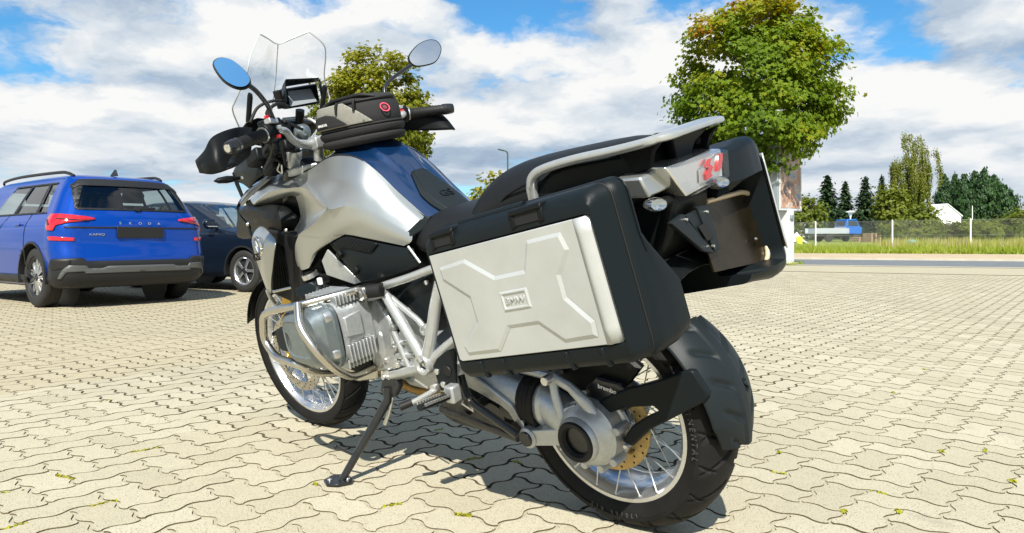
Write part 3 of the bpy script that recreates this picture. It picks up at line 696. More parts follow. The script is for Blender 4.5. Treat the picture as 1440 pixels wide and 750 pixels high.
# --- yard clutter beyond the fence: blue pickup, pallets, bins
mat('truck_blue', (0.004, 0.10, 0.40), 0.35, coat=0.3); mat('truck_bed', (0.38, 0.42, 0.45), 0.5, 0.3); mat('dark_glass', (0.02, 0.03, 0.035), 0.08); mat('tyre_far', (0.02, 0.02, 0.02), 0.85)
tr = empty('pickup_truck', (20.5881, -60.4082, 0.5104), radians(-128)); tag(tr, 'small blue flatbed truck parked behind the fence', 'truck'); tr.scale = (1.12, 1.12, 1.15)
# local x forward
cabp = [(0.35, 0.55), (1.55, 0.55), (1.62, 1.0), (1.42, 1.12), (1.15, 1.62), (0.42, 1.62), (0.33, 1.05)]
m = MB(); m.prism([(x, -0.72, z) for x, z in cabp], (0, 1.44, 0)); m.build('cab', 'truck_blue', tr, bevel=0.05)
m = MB(); m.box((0.34, 0, 1.33), (0.03, 1.0, 0.34)); m.build('rear_window', 'dark_glass', tr, bevel=0.01)
for sg in (-1, 1): m = MB(); m.prism([(x, 0.725*sg, z) for x, z in [(0.5, 1.12), (1.32, 1.12), (1.10, 1.52), (0.5, 1.52)]], (0, 0.01*sg, 0)); m.build('side_window', 'dark_glass', tr)
m = MB(); m.prism([(1.60, -.6, 1.02), (1.60, .6, 1.02), (1.19, .58, 1.56), (1.19, -.58, 1.56)], (0.03, 0, 0.02)); m.build('windscreen', 'dark_glass', tr)
m = MB(); m.box((-0.75, 0, 0.62), (2.60, 1.5, 0.08)); 
m.box((-0.75, 0.73, 0.80), (2.60, 0.05, 0.34)); m.box((-0.75, -0.73, 0.80), (2.60, 0.05, 0.34)); m.box((-1.80, 0, 0.80), (0.05, 1.4, 0.34)); m.box((0.30, 0, 0.85), (0.05, 1.4, 0.45)); m.build('flatbed', 'truck_bed', tr, bevel=0.01)
m = MB(); m.box((-0.4, 0, 0.48), (3.0, 0.7, 0.16)); m.build('chassis', 'eave_dark', tr)
for x in (1.15, -1.0):
    for sg in (-1, 1): m = MB(); m.lathe([(0, -.09), (0.2, -.09), (0.29, -.07), (0.30, 0), (0.29, .07), (0.2, .09), (0, .09)], (x, 0.62*sg, 0.30), (0, 1, 0), 20); m.build('wheel', 'tyre_far', tr)
mat('pallet_wood', (0.36, 0.25, 0.15), 0.85, grain=0.3, gscale=6)
for k, (pp_, n_, lab) in enumerate([((18.5011, -59.6279, 0.4891), 3, 'low pile of pallets just right of the blue truck'), ((17.4726, -59.2237, 0.4783), 5, 'taller pile of wooden pallets beside the hedge')]):
    pl = empty('pallet_stack', pp_, radians(-40)); tag(pl, lab, 'pallets', 'pallet stacks beyond the fence')
    for i in range(n_):
        z = i*0.145
        m = MB()
        for y in (-.35, 0, .35): m.box((0, y, z+0.05), (1.15, 0.1, 0.09))
        m.build('bearer', 'pallet_wood', pl, smooth=0)
        m = MB()
        for x in (-.5, -.25, 0, .25, .5): m.box((x, 0, z+0.11), (0.14, 0.8, 0.022))
        m.build('deck_boards', 'pallet_wood', pl, smooth=0)
mat('sheet_white', (0.75, 0.76, 0.76), 0.6); mat('hivis', (0.55, 0.60, 0.02), 0.5); mat('tank_teal', (0.12, 0.33, 0.36), 0.5)
m = MB(); rnd = random.Random(7); rg = []
for i in range(9):
    u_ = i/8; rg.append([Vector((u_*2.2-1.1, y, max(0, (1-abs(y)/0.75)*0.95*sin(pi*min(1, u_*0.9+.08)) * (1+0.25*rnd.uniform(-1, 1))))) for y in (-.75, -.45, -.15, .15, .45, .75)])
m.rings(rg, closed=False); o = m.build('white_tarpaulin', 'sheet_white', None, smooth=60); o.location = (22.3456, -55.999, 0.4345); o.rotation_euler = (0, 0, radians(-44)); tag(o, 'heap under a white sheet behind the fence', 'tarpaulin')
m = MB(); m.lathe([(0, 0), (0.22, 0), (0.25, 0.1), (0.24, 0.5), (0.12, 0.58), (0.05, 0.6), (0, 0.6)], (0, 0, 0), (0, 0, 1), 14); o = m.build('yellow_canister', 'hivis'); o.location = (20.8195, -53.3143, 0.3798); tag(o, 'yellow green canister in front of the white sheet', 'canister')
m = MB(); m.lathe([(0, 0), (0.30, 0), (0.34, 0.08), (0.34, 0.30), (0.25, 0.45), (0.1, 0.5), (0, 0.5)], (0, 0, 0), (0, 0, 1), 16); o = m.build('water_barrel', 'tank_teal'); o.location = (10.8945, -44.8063, 0.1899); tag(o, 'round teal barrel in the tall grass', 'barrel')

# ============================================================ PARKED CARS
mat('car_blue', (0.001, 0.045, 0.30), 0.30, 0.4, spec=0.2, coat=0.5, grain=0.06, gscale=900, coat_rough=0.02)
mat('car_navy', (0.004, 0.008, 0.016), 0.3, 0.1, spec=0.3, coat=0.6, coat_rough=0.02)
mat('car_trim', (0.012, 0.013, 0.014), 0.5, spec=0.4); mat('car_diffuser', (0.10, 0.105, 0.105), 0.42, 0.4)
mat('car_rubber', (0.016, 0.016, 0.015), 0.75, grain=0.2, gscale=30); mat('alloy', (0.62, 0.63, 0.64), 0.28, 0.9); mat('alloy_dark', (0.03, 0.032, 0.035), 0.35, 0.5)
mat('lamp_red', (0.42, 0.008, 0.014), 0.12, coat=1.0); mat('lamp_dark', (0.06, 0.006, 0.01), 0.1, coat=1.0); mat('car_chrome', (0.75, 0.76, 0.78), 0.12, 1.0); mat('car_interior', (0.03, 0.03, 0.032), 0.8); mat('plate_black', (0.008, 0.008, 0.008), 0.5)
clear_m = bpy.data.materials.new('car_window'); clear_m.use_nodes = True; k = NT(clear_m.node_tree); k.n.clear()
t_ = k.node('ShaderNodeBsdfTransparent'); t_.inputs[0].default_value = (0.62, 0.70, 0.70, 1); g_ = k.node('ShaderNodeBsdfGlossy'); g_.inputs['Roughness'].default_value = 0.01; g_.inputs[0].default_value = (.9, .93, .95, 1)
lw_ = k.node('ShaderNodeLayerWeight'); lw_.inputs[0].default_value = 0.5; mx_ = k.node('ShaderNodeMixShader'); k.put(mx_.inputs[0], k.math('ADD', 0.06, k.math('MULTIPLY', k.math('POWER', lw_.outputs['Facing'], 4.0), 0.9), clamp=True)); k.l.new(t_.outputs[0], mx_.inputs[1]); k.l.new(g_.outputs[0], mx_.inputs[2]); o_ = k.node('ShaderNodeOutputMaterial'); k.l.new(mx_.outputs[0], o_.inputs[0]); MATS['car_window'] = clear_m

def lerp_table(tab, z):
    if z <= tab[0][0]: return tab[0][1]
    for (a, va), (b, vb) in zip(tab, tab[1:]):
        if z <= b: t = (z-a)/(b-a); t = t; return va+(vb-va)*t
    return tab[-1][1]
class CarShell:
    """body skin as plan outlines stacked by height; side columns lean with the glass"""
    NS = 64
    def __init__(s, xr, xf, hw, rc, zs):
        s.xr, s.xf, s.hw, s.rc, s.zs = xr, xf, hw, rc, zs
        s.rows = [s.ring(z) for z in zs]; s.n = len(s.rows[0])
    def half(s, z):
        xr, xf, hw, rc = (lerp_table(t, z) for t in (s.xr, s.xf, s.hw, s.rc)); pts = []
        for f in (0, .2, .4, .6, .8, .93): pts.append((xr+0.055*(f*f)*(hw/0.9), (hw-rc)*f))
        x0 = xr+0.055*(hw/0.9)
        for k in range(0, 8): a = pi/2*k/7; pts.append((x0+rc*0.9*(1-cos(a)), hw-rc+rc*sin(a)))
        xa, xb = x0+rc*0.9, xf-rc*1.6
        for k in range(1, s.NS): u = k/s.NS; bow = 0.014*4*u*(1-u); pts.append((xa+(xb-xa)*u, hw+bow-.006))
        for k in range(0, 8): a = pi/2*k/7; pts.append((xb+rc*1.6*sin(a), hw-rc*1.5*(1-cos(a))-.006))
        for f in (.8, .5, .25): pts.append((xf+0.05*(1-f), (hw-rc*1.5)*f))
        pts.append((xf+.05, 0)); return pts
    def ring(s, z):
        h = s.half(z); return [Vector((x, y, z)) for x, y in h]+[Vector((x, -y, z)) for x, y in h[-2:0:-1]]
    def side_k(s, frac): return 14+frac*s.NS
    def at(s, k, z, off=0.0):
        n = s.n; i = int(math.floor(k)) % n; t = k-math.floor(k); r = s.ring(z); p = r[i].lerp(r[(i+1) % n], t)
        if off:
            r2 = s.ring(z+.01); q = r2[i].lerp(r2[(i+1) % n], t); tan = (r[(i+1) % n]-r[i-1]).normalized(); nrm = tan.cross(q-p).normalized()
            c = Vector((lerp_table(s.xr, z)*.5+lerp_table(s.xf, z)*.5, 0, p.z)); 
            if nrm.dot(p-c) < 0: nrm = -nrm
            p = p+nrm*off
        return p
def decal(sh, name, loop, mtl, parent, off=.006, cells=10, smooth=60, bevel=None):
    """part lying on the car skin, outline in (column, height)"""
    L_ = []
    for i in range(len(loop)):
        a, b = loop[i], loop[(i+1) % len(loop)]; L_ += [(a[0]+(b[0]-a[0])*q/5, a[1]+(b[1]-a[1])*q/5) for q in range(5)]
    vs = [Vector((a*.02, b)) for a, b in L_]; n0 = len(vs); x0, x1 = min(v.x for v in vs), max(v.x for v in vs); z0, z1 = min(v.y for v in vs), max(v.y for v in vs)
    def inside(p):
        c = False; j = n0-1
        for i in range(n0):
            if (vs[i].y > p.y) != (vs[j].y > p.y) and p.x < (vs[j].x-vs[i].x)*(p.y-vs[i].y)/(vs[j].y-vs[i].y)+vs[i].x: c = not c
            j = i
        return c
    pts = vs+[g for g in (Vector((x0+(x1-x0)*(i+.5)/cells, z0+(z1-z0)*(j+.5)/6)) for i in range(cells) for j in range(6)) if inside(g)]
    V2, E2, F2, *r2 = delaunay_2d_cdt(pts, [(i, (i+1) % n0) for i in range(n0)], [], 1, 1e-6)
    front = [sh.at(v.x/.02, v.y, off) for v in V2]; m = MB(); m.add(front, [tuple(f) for f in F2]); return m.build(name, mtl, parent, smooth=smooth, solid=.006)
def alloy_wheel(parent, c, sgn, R, W, rim, nsp, twin, dark=True):
    """road wheel: tyre is the part, rim and spokes sit in it"""
    c = Vector(c); m = MB(); ax = (0, sgn, 0)
    m.lathe([(rim-.004, W*.36), (rim+.012, W*.47), (R-.05, W*.5), (R-.018, W*.44), (R-.003, W*.34), (R, W*.18), (R-.004, W*.16), (R-.004, W*.13), (R, W*.11), (R, -W*.11), (R-.004, -W*.13), (R-.004, -W*.16), (R, -W*.18), (R-.003, -W*.34), (R-.018, -W*.44), (R-.05, -W*.5), (rim, -W*.45)], c, ax, 48); w = m.build('wheel', 'car_rubber', parent, smooth=35)
    m = MB(); m.lathe([(rim+.004, W*.42), (rim-.008, W*.43), (rim-.022, W*.36), (rim-.03, -W*.1), (rim-.035, -W*.42)], c, ax, 48); m.build('rim', 'alloy_dark' if twin else 'alloy', w)
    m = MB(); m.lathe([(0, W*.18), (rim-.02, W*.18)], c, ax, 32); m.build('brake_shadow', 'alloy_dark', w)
    for i in range(nsp):
        a = 2*pi*i/nsp; y = W*.33
        def pt(r, an, dy=0): return c+Vector((cos(an)*r, sgn*(y+dy), sin(an)*r))
        m = MB()
        if twin:
            for da in (-.20, .20): m.rings([[pt(.045, a+da*.6+d, dy) for d, dy in ((-.16, .0), (-.12, .008), (.12, .008), (.16, 0))], [pt(rim*.62, a+da*.55+d, dy) for d, dy in ((-.07, -.012), (-.05, .0), (.05, 0), (.07, -.012))], [pt(rim-.012, a+da*1.25+d, dy) for d, dy in ((-.055, -.03), (-.04, .002), (.04, .002), (.055, -.03))]])
        else: m.rings([[pt(.05, a+d, dy) for d, dy in ((-.42, .0), (-.3, .01), (.3, .01), (.42, 0))], [pt(rim*.6, a+d, dy) for d, dy in ((-.17, -.014), (-.12, .0), (.12, 0), (.17, -.014))], [pt(rim-.012, a+d, dy) for d, dy in ((-.16, -.03), (-.12, .002), (.12, .002), (.16, -.03))]])
        m.build('spoke', 'alloy', w, smooth=30)
    m = MB(); m.lathe([(0, W*.33+.012), (.028, W*.33+.012), (.034, W*.33+.004), (.06, W*.33-.01)], c, ax, 20); m.build('hub_cap', 'alloy_dark', w)
    return w
def car(name, label, loc, rz, paint, sh, wb, R, win_z, side_windows, rear_glass, roof_z, arch, nsp, twin, track=.765):
    root = empty(name, loc, rz); tag(root, label, 'car', 'cars parked at the left of the lot')
    z_b, z_t = win_z; glass = {}; body_f = []; n = sh.n; zs = sh.zs
    def side_x(k):                                   # column -> fraction along the left or right side, else None
        if 14 <= k <= 14+sh.NS: return (k-14)/sh.NS, 1
        kk = n-k
        if 14 <= kk <= 14+sh.NS: return (kk-14)/sh.NS, -1
        return None, 0
    vs = [p for r in sh.rows for p in r]; mb = MB(); faces = []; gfaces = {}
    for l in range(len(zs)-1):
        zm = (zs[l]+zs[l+1])/2
        for k in range(n):
            q = (l*n+k, l*n+(k+1) % n, (l+1)*n+(k+1) % n, (l+1)*n+k); c = (vs[q[0]]+vs[q[1]]+vs[q[2]]+vs[q[3]])/4
            fr, sd = side_x(k+.5)
            if any(sqrt((c.x-ax)**2+(c.z-R)**2) < arch and abs(c.y) > .55 for ax in (0, wb)): continue
            tagn = None
            if z_b < zm < z_t:
                if fr is not None:
                    for i, (a, b) in enumerate(side_windows):
                        if a < fr < b: tagn = ('side_window', i, sd)
                kk = min(k+.5, n-k-.5)
                if kk < rear_glass[2] and rear_glass[0] < zm < rear_glass[1]: tagn = ('rear_window', 0, 0)
                if kk > 14+sh.NS+2.5: tagn = ('windscreen', 0, 0)
            if tagn: gfaces.setdefault(tagn, []).append(q)
            else: faces.append(q)
    # snap the arch edges to true circles
    used = set(i for f in faces for i in f)
    for i in used:
        p = vs[i]
        if abs(p.y) > .5:
            for ax in (0, wb):
                d = Vector((p.x-ax, 0, p.z-R)); L_ = d.length
                if arch-.035 < L_ < arch+.03: vs[i] = Vector((ax+d.x/L_*arch, p.y, R+d.z/L_*arch))
    top = len(vs); faces.append(tuple(range((len(zs)-1)*n, len(zs)*n)))
    mb.add(vs, faces); body = mb.build('body', paint, root, smooth=38, fix=True)
    for (nm, i, sd), fs in gfaces.items():
        g = MB(); g.add(vs, fs); me_ = g.build(nm, 'car_window', root, smooth=60, fix=False)
        bm = bmesh.new(); bm.from_mesh(me_.data); loose = [v for v in bm.verts if not v.link_faces]; bmesh.ops.delete(bm, geom=loose, context='VERTS'); bmesh.ops.recalc_face_normals(bm, faces=bm.faces); bm.to_mesh(me_.data); bm.free()
        for v in me_.data.vertices: v.co.y *= .992
    for ax in (0, wb):
        for sd in (1, -1):
            m = MB(); m.lathe([(arch+.012, -.012), (arch+.012, .010), (arch-.012, .012), (arch-.016, -.03), (arch-.005, -.32), (arch-.03, -.34)], (ax, sd*(lerp_table(sh.hw, .6)-.004), R), (0, sd, 0), 40, radians(-190) if sd > 0 else radians(-10), radians(10) if sd > 0 else radians(190), (1, 0, 0)); m.build('wheel_arch', 'car_trim', root)
            m = MB(); m.lathe([(0, 0), (arch, 0)], (ax, sd*.52, R), (0, sd, 0), 24); m.build('arch_liner', 'plate_black', root, fix=False)
            alloy_wheel(root, (ax, sd*track, R), sd, R, .205, R*.66, nsp, twin)
    m = MB(); m.box((wb/2, 0, .26), (wb+.9, 1.35, .10)); m.build('underbody', 'plate_black', root)
    m = MB(); m.box((wb*.45, 0, .62), (wb*.85, 1.45, .30)); m.build('cabin_floor', 'car_interior', root)
    for x in (.35, 1.45):
        for y in (.36, -.36):
            m = MB(); m.rings([rounded_rect_ring2(x, y, .25, .06, .70), rounded_rect_ring2(x-.06, y, .25, .07, 1.0), rounded_rect_ring2(x-.12, y, .22, .05, 1.17)]); m.build('seat_back', 'car_interior', root, bevel=.02)
            m = MB(); m.rings([rounded_rect_ring2(x-.13, y, .13, .04, 1.20), rounded_rect_ring2(x-.15, y, .14, .05, 1.30), rounded_rect_ring2(x-.16, y, .10, .03, 1.36)]); m.build('head_rest', 'car_interior', root, bevel=.02)
    return root, body
def rounded_rect_ring2(x, y, hw, hd, z, seg=14): return [Vector((x+hd*math.copysign(abs(cos(t))**.6, cos(t)), y+hw*math.copysign(abs(sin(t))**.6, sin(t)), z)) for t in [2*pi*k/seg for k in range(seg)]]

# --- blue compact crossover, seen from behind
zs = [.24, .28, .33, .38, .43, .48, .53, .58, .63, .68, .73, .78, .83, .88, .92, .96, 1.00, 1.04, 1.08, 1.14, 1.20, 1.26, 1.31, 1.345, 1.38, 1.41, 1.44, 1.47, 1.49, 1.505]
SB = CarShell(xr=[(.24, -.68), (.33, -.755), (.52, -.785), (.60, -.765), (.70, -.740), (.90, -.735), (.98, -.715), (1.08, -.655), (1.25, -.555), (1.345, -.49), (1.41, -.43), (1.44, -.38), (1.47, -.28), (1.49, -.12), (1.505, .15)],
              xf=[(.24, 3.36), (.5, 3.45), (.8, 3.42), (.93, 3.25), (1.0, 3.0), (1.04, 2.88), (1.25, 2.55), (1.41, 2.25), (1.47, 2.0), (1.505, 1.5)],
              hw=[(.24, .80), (.30, .866), (.40, .876), (.62, .896), (.76, .892), (.88, .884), (.95, .862), (1.02, .822), (1.08, .790), (1.25, .705), (1.345, .652), (1.41, .606), (1.44, .575), (1.47, .52), (1.49, .44), (1.505, .28)],
              rc=[(.24, .22), (.5, .27), (.95, .29), (1.05, .28), (1.4, .24), (1.505, .14)], zs=zs)
car_b, body_b = car('parked_car', 'bright blue crossover seen from behind at the left edge', (8.77, -1.535, 0), radians(6), 'car_blue', SB, 2.651, .333, (1.045, 1.375), [(.04, .118), (.143, .36), (.385, .62)], (1.085, 1.345, 8.0), 1.5, .385, 10, True)
sk = SB.side_k; car_b.scale = (1, 1, 1.05)
# black roof-edge spoiler, pillars, trims
def both(half): return half+[(-k_, z_) for k_, z_ in half[::-1] if k_ > .01]
decal(SB, 'rear_spoiler', both([(0, 1.342), (8.2, 1.338), (9.6, 1.30), (10.4, 1.33), (9.0, 1.405), (5, 1.418)]), 'car_trim', car_b, .012, 24)
decal(SB, 'bumper_cladding', both([(0, .238), (14.2, .238), (14.6, .33), (13.4, .40), (12.6, .50), (11.8, .54), (6.4, .548), (5.6, .515)]), 'car_trim', car_b, .014, 30)
decal(SB, 'diffuser', both([(0, .390), (5.4, .385), (6.0, .41), (8.8, .40), (9.9, .33), (10.6, .33), (9.6, .43), (8.6, .475), (5.5, .47), (5.0, .44), (3.5, .44), (3.0, .462)]), 'car_diffuser', car_b, .022, 30)
for sg in (1, -1):
    kf = lambda k: k*sg
    decal(SB, 'window_surround', [(kf(7.9), 1.07), (kf(8.4), 1.085), (kf(10.0), 1.33), (kf(7.9), 1.345)], 'car_trim', car_b, .006)
    decal(SB, 'window_surround', [(kf(.001), 1.068), (kf(8.2), 1.068), (kf(8.2), 1.088), (kf(.001), 1.088)], 'car_trim', car_b, .006)
    decal(SB, 'pillar_trim', [(kf(sk(.118)), 1.045), (kf(sk(.143)), 1.045), (kf(sk(.143)), 1.375), (kf(sk(.118)), 1.375)], 'car_trim', car_b, .004)
    decal(SB, 'pillar_trim', [(kf(sk(.36)), 1.045), (kf(sk(.385)), 1.045), (kf(sk(.385)), 1.375), (kf(sk(.36)), 1.375)], 'car_trim', car_b, .004)
    decal(SB, 'window_sill', [(kf(sk(.04)), 1.03), (kf(sk(.66)), 1.03), (kf(sk(.66)), 1.047), (kf(sk(.04)), 1.047)], 'car_trim', car_b, .005)
    decal(SB, 'window_sill', [(kf(sk(.04)), 1.370), (kf(sk(.62)), 1.370), (kf(sk(.62)), 1.386), (kf(sk(.04)), 1.386)], 'car_trim', car_b, .005)
    # tail lamps: wide upper lamp on the corner, slim inner blade, low reflector
    decal(SB, 'tail_lamp', [(kf(4.4), .962), (kf(4.6), .978), (kf(8.5), 1.006), (kf(11.0), 1.018), (kf(13.0), 1.018), (kf(13.9), .985), (kf(13.6), .92), (kf(12.8), .845), (kf(11.0), .842), (kf(10.6), .895), (kf(8.6), .925)], 'lamp_red', car_b, .012)
    decal(SB, 'lamp_blade', [(kf(5.4), .950), (kf(11.0), .972), (kf(11.0), .958), (kf(5.4), .944)], 'lamp_dark', car_b, .016)
    decal(SB, 'lamp_facet', [(kf(12.0), .905), (kf(13.2), .962), (kf(13.7), .95), (kf(12.6), .89)], 'lamp_dark', car_b, .016)
    decal(SB, 'bumper_reflector', [(kf(7.4), .730), (kf(12.0), .738), (kf(12.4), .775), (kf(11.6), .782), (kf(7.4), .765)], 'lamp_red', car_b, .008)
    decal(SB, 'bumper_vent', [(kf(8.2), .53), (kf(12.0), .525), (kf(12.5), .46), (kf(11.6), .42), (kf(8.4), .45)], 'plate_black', car_b, .018)
    decal(SB, 'door_handle', [(kf(sk(.215)), .905), (kf(sk(.270)), .910), (kf(sk(.270)), .935), (kf(sk(.215)), .930)], 'car_blue', car_b, .022)
    for fr in (.175, .412): decal(SB, 'door_seam', [(kf(sk(fr)), .45), (kf(sk(fr)+.2), .45), (kf(sk(fr)+.2), 1.03), (kf(sk(fr)), 1.03)], 'plate_black', car_b, .001)
    decal(SB, 'sill_cladding', [(kf(sk(.17)), .27), (kf(sk(.72)), .27), (kf(sk(.72)), .36), (kf(sk(.17)), .36)], 'car_trim', car_b, .010)
    m = MB(); m.tube(catmull([(-.22, .515*sg, 1.462), (-.10, .53*sg, 1.497), (.16, .54*sg, 1.518), (1.3, .53*sg, 1.528), (1.95, .51*sg, 1.505), (2.05, .50*sg, 1.47)], 6), .018, 10, flat=((0, 1, 0), .8)); m.build('roof_rail', 'car_trim', car_b, smooth=60)
decal(SB, 'hatch_recess', [(-9.0, .868), (9.0, .868), (9.2, .885), (-9.2, .885)], 'plate_black', car_b, .003, 20)
m = MB(); m.box((-.745, 0, .825), (.02, .54, .125)); npl = m.build('number_plate', 'plate_black', car_b, bevel=.004)
for i, ch in enumerate('SKODA'):
    text_obj('hatch_letter', ch, .046, frame_mtx(SB.at((.25-.125*i)/.646*5, .925, .004), (0, -1, 0), (.02, 0, 1)), 'car_chrome', car_b, .004, (1.1, .8))
text_obj('model_letters', 'KAMIQ', .044, frame_mtx(SB.at(3.9, .80, .004), SB.at(3.6, .80)-SB.at(4.2, .80), (.0, 0, 1)), 'car_chrome', car_b, .004, (1.15, .75))
m = MB(); m.rings([[Vector((.02, -.012, 1.50)), Vector((.02, .012, 1.50)), Vector((-.16, .012, 1.495)), Vector((-.16, -.012, 1.495))], [Vector((-.09, -.004, 1.575)), Vector((-.09, .004, 1.575)), Vector((-.135, .004, 1.570)), Vector((-.135, -.004, 1.570))]]); m.build('roof_antenna', 'car_trim', car_b, bevel=.003)
m = MB(); m.tube([(-.655, -.02, 1.095), (-.645, -.22, 1.105)], .012, 8); m.build('rear_wiper', 'car_trim', car_b); m = MB(); m.lathe([(0, .03), (.03, .03), (.035, -.01)], (-.655, 0, 1.085), (-1, 0, .4), 14); m.build('wiper_pivot', 'car_trim', car_b)
# --- dark hatchback facing the camera, half hidden behind
SD = CarShell(xr=[(.22, -.70), (.5, -.78), (.75, -.76), (.95, -.66), (1.2, -.42), (1.38, -.15), (1.43, .15)],
              xf=[(.22, 3.30), (.40, 3.42), (.60, 3.42), (.75, 3.34), (.84, 3.05), (.91, 2.62), (.97, 2.25), (1.2, 1.72), (1.36, 1.28), (1.40, 1.10), (1.43, .9)],
              hw=[(.22, .80), (.30, .865), (.60, .89), (.80, .885), (.90, .87), (.96, .835), (1.05, .79), (1.25, .68), (1.37, .60), (1.40, .56), (1.43, .42)],
              rc=[(.22, .22), (.6, .28), (.95, .24), (1.43, .16)], zs=[.22, .26, .30, .35, .40, .45, .50, .55, .60, .65, .70, .75, .80, .84, .88, .91, .94, .97, 1.0, 1.05, 1.10, 1.16, 1.22, 1.28, 1.33, 1.36, 1.38, 1.40, 1.415, 1.43])
car_d, body_d = car('parked_car', 'dark navy hatchback with silver five spoke wheels behind the blue one', (11.93, -3.62, 0), radians(195), 'car_navy', SD, 2.6, .318, (.965, 1.365), [(.05, .13), (.155, .36), (.39, .66)], (.98, 1.36, 10.6), 1.43, .365, 5, False)
for sg in (1, -1):
    kf = lambda k: k*sg
    for a, b in ((.13, .155), (.36, .39)): decal(SD, 'pillar_trim', [(kf(SD.side_k(a)), .965), (kf(SD.side_k(b)), .965), (kf(SD.side_k(b)), 1.365), (kf(SD.side_k(a)), 1.365)], 'car_trim', car_d, .004)
    m = MB(); m.rings([rounded_rect_ring2(1.98, .93*sg, .07, .045, .95), rounded_rect_ring2(1.98, .95*sg, .10, .065, 1.0), rounded_rect_ring2(1.98, .95*sg, .10, .06, 1.06), rounded_rect_ring2(1.98, .94*sg, .08, .04, 1.09)]); mr = m.build('door_mirror', 'car_navy', car_d, smooth=50)
    m = MB(); m.tube([(2.0, .82*sg, .96), (1.99, .90*sg, .98)], .02, 8); m.build('mirror_foot', 'car_trim', mr)
    m = MB(); m.box((2.03, .95*sg, .985), (.05, .17, .012)); m.build('mirror_strip', 'car_chrome', mr)
    decal(SD, 'headlamp', [(kf(14+64+3.0), .66), (kf(14+64+8), .64), (kf(14+64+8), .72), (kf(14+64+3), .76)], 'car_chrome', car_d, .008)
    decal(SD, 'door_seam', [(kf(SD.side_k(.375)), .40), (kf(SD.side_k(.375)+.2), .40), (kf(SD.side_k(.375)+.2), .95), (kf(SD.side_k(.375)), .95)], 'plate_black', car_d, .001)

# ============================================================ MOTORCYCLE
mat('paint_silver', (0.46, 0.475, 0.46), 0.36, 0.85, coat=0.25, grain=0.04, gscale=700, coat_rough=0.16)
mat('paint_blue', (0.003, 0.028, 0.095), 0.28, 0.55, coat=1.0, grain=0.1, gscale=900, coat_rough=0.03)
mat('paint_navy', (0.006, 0.012, 0.035), 0.25, 0.3, coat=0.8)
mat('plastic_black', (0.0055, 0.0065, 0.007), 0.40, spec=0.14, bump=0.12, bscale=900)
mat('plastic_grey', (0.011, 0.015, 0.017), 0.44, spec=0.19, bump=0.15, bscale=700)
mat('plastic_dark', (0.007, 0.010, 0.0115), 0.38, spec=0.15, bump=0.10, bscale=800)
mat('rubber', (0.008, 0.008, 0.008), 0.6, spec=0.35, grain=0.25, gscale=40, bump=0.1, bscale=300)
mat('tyre_rubber', (0.010, 0.010, 0.0098), 0.6, spec=0.17, grain=0.3, gscale=16, bump=0.12, bscale=260)
mat('steel', (0.62, 0.60, 0.56), 0.20, 1.0, grain=0.08, gscale=30)
mat('steel_brushed', (0.56, 0.53, 0.47), 0.26, 1.0, grain=0.03, gscale=25)
mat('zinc', (0.66, 0.66, 0.64), 0.28, 0.9)
mat('rim_silver', (0.66, 0.67, 0.68), 0.26, 0.9, grain=0.05, gscale=20)
mat('cast_silver', (0.36, 0.38, 0.39), 0.42, 0.75, grain=0.10, gscale=90, bump=0.25, bscale=450)
mat('cast_light', (0.45, 0.47, 0.475), 0.40, 0.70, grain=0.10, gscale=70, bump=0.22, bscale=420)
mat('cast_grey', (0.20, 0.235, 0.25), 0.34, 0.75, grain=0.10, gscale=60, bump=0.1, bscale=420)
mat('frame_silver', (0.42, 0.435, 0.43), 0.32, 0.55, coat=0.3, grain=0.05, gscale=50)
mat('disc_gold', (0.42, 0.30, 0.13), 0.34, 0.9, grain=0.2, gscale=60)
mat('disc_steel', (0.50, 0.47, 0.42), 0.25, 1.0, grain=0.15, gscale=50)
mat('gold_anod', (0.55, 0.36, 0.08), 0.30, 1.0)
mat('hole_black', (0.004, 0.004, 0.004), 0.7)
mat('paint_black', (0.010, 0.011, 0.012), 0.30, 0.0, coat=0.3, grain=0.2, gscale=50)
mat('mirror_glass', (0.60, 0.66, 0.74), 0.01, 1.0)
mat('chrome', (0.78, 0.78, 0.77), 0.10, 1.0)
mat('brown_rust', (0.075, 0.045, 0.026), 0.6, 0.4, grain=0.4, gscale=40)
mat('heat_shield', (0.045, 0.034, 0.018), 0.28, 0.8, grain=0.25, gscale=18)
mat('heat_rim', (0.62, 0.50, 0.33), 0.35, 0.35)
mat('vinyl_black', (0.010, 0.0115, 0.013), 0.48, spec=0.19, grain=0.12, gscale=200, bump=0.3, bscale=900)
mat('pannier_alu', (0.47, 0.485, 0.475), 0.40, 0.45, grain=0.06, gscale=9, bump=0.05, bscale=900)
mat('case_black', (0.006, 0.009, 0.0105), 0.42, spec=0.17, bump=0.22, bscale=520)
mat('white_print', (0.78, 0.78, 0.76), 0.5); mat('red_lens', (0.45, 0.008, 0.012), 0.12, coat=0.6); mat('reflector_red', (0.28, 0.012, 0.012), 0.25, bump=0.4, bscale=350)
mat('blue_print', (0.03, 0.20, 0.52), 0.3, coat=0.5)
mat('fabric_black', (0.014, 0.014, 0.015), 0.85, grain=0.3, gscale=350, bump=0.4, bscale=900)
mat('fabric_grey', (0.20, 0.195, 0.17), 0.85, grain=0.12, gscale=300, bump=0.4, bscale=900)
mat('screen_black', (0.015, 0.017, 0.019), 0.12, coat=0.5)
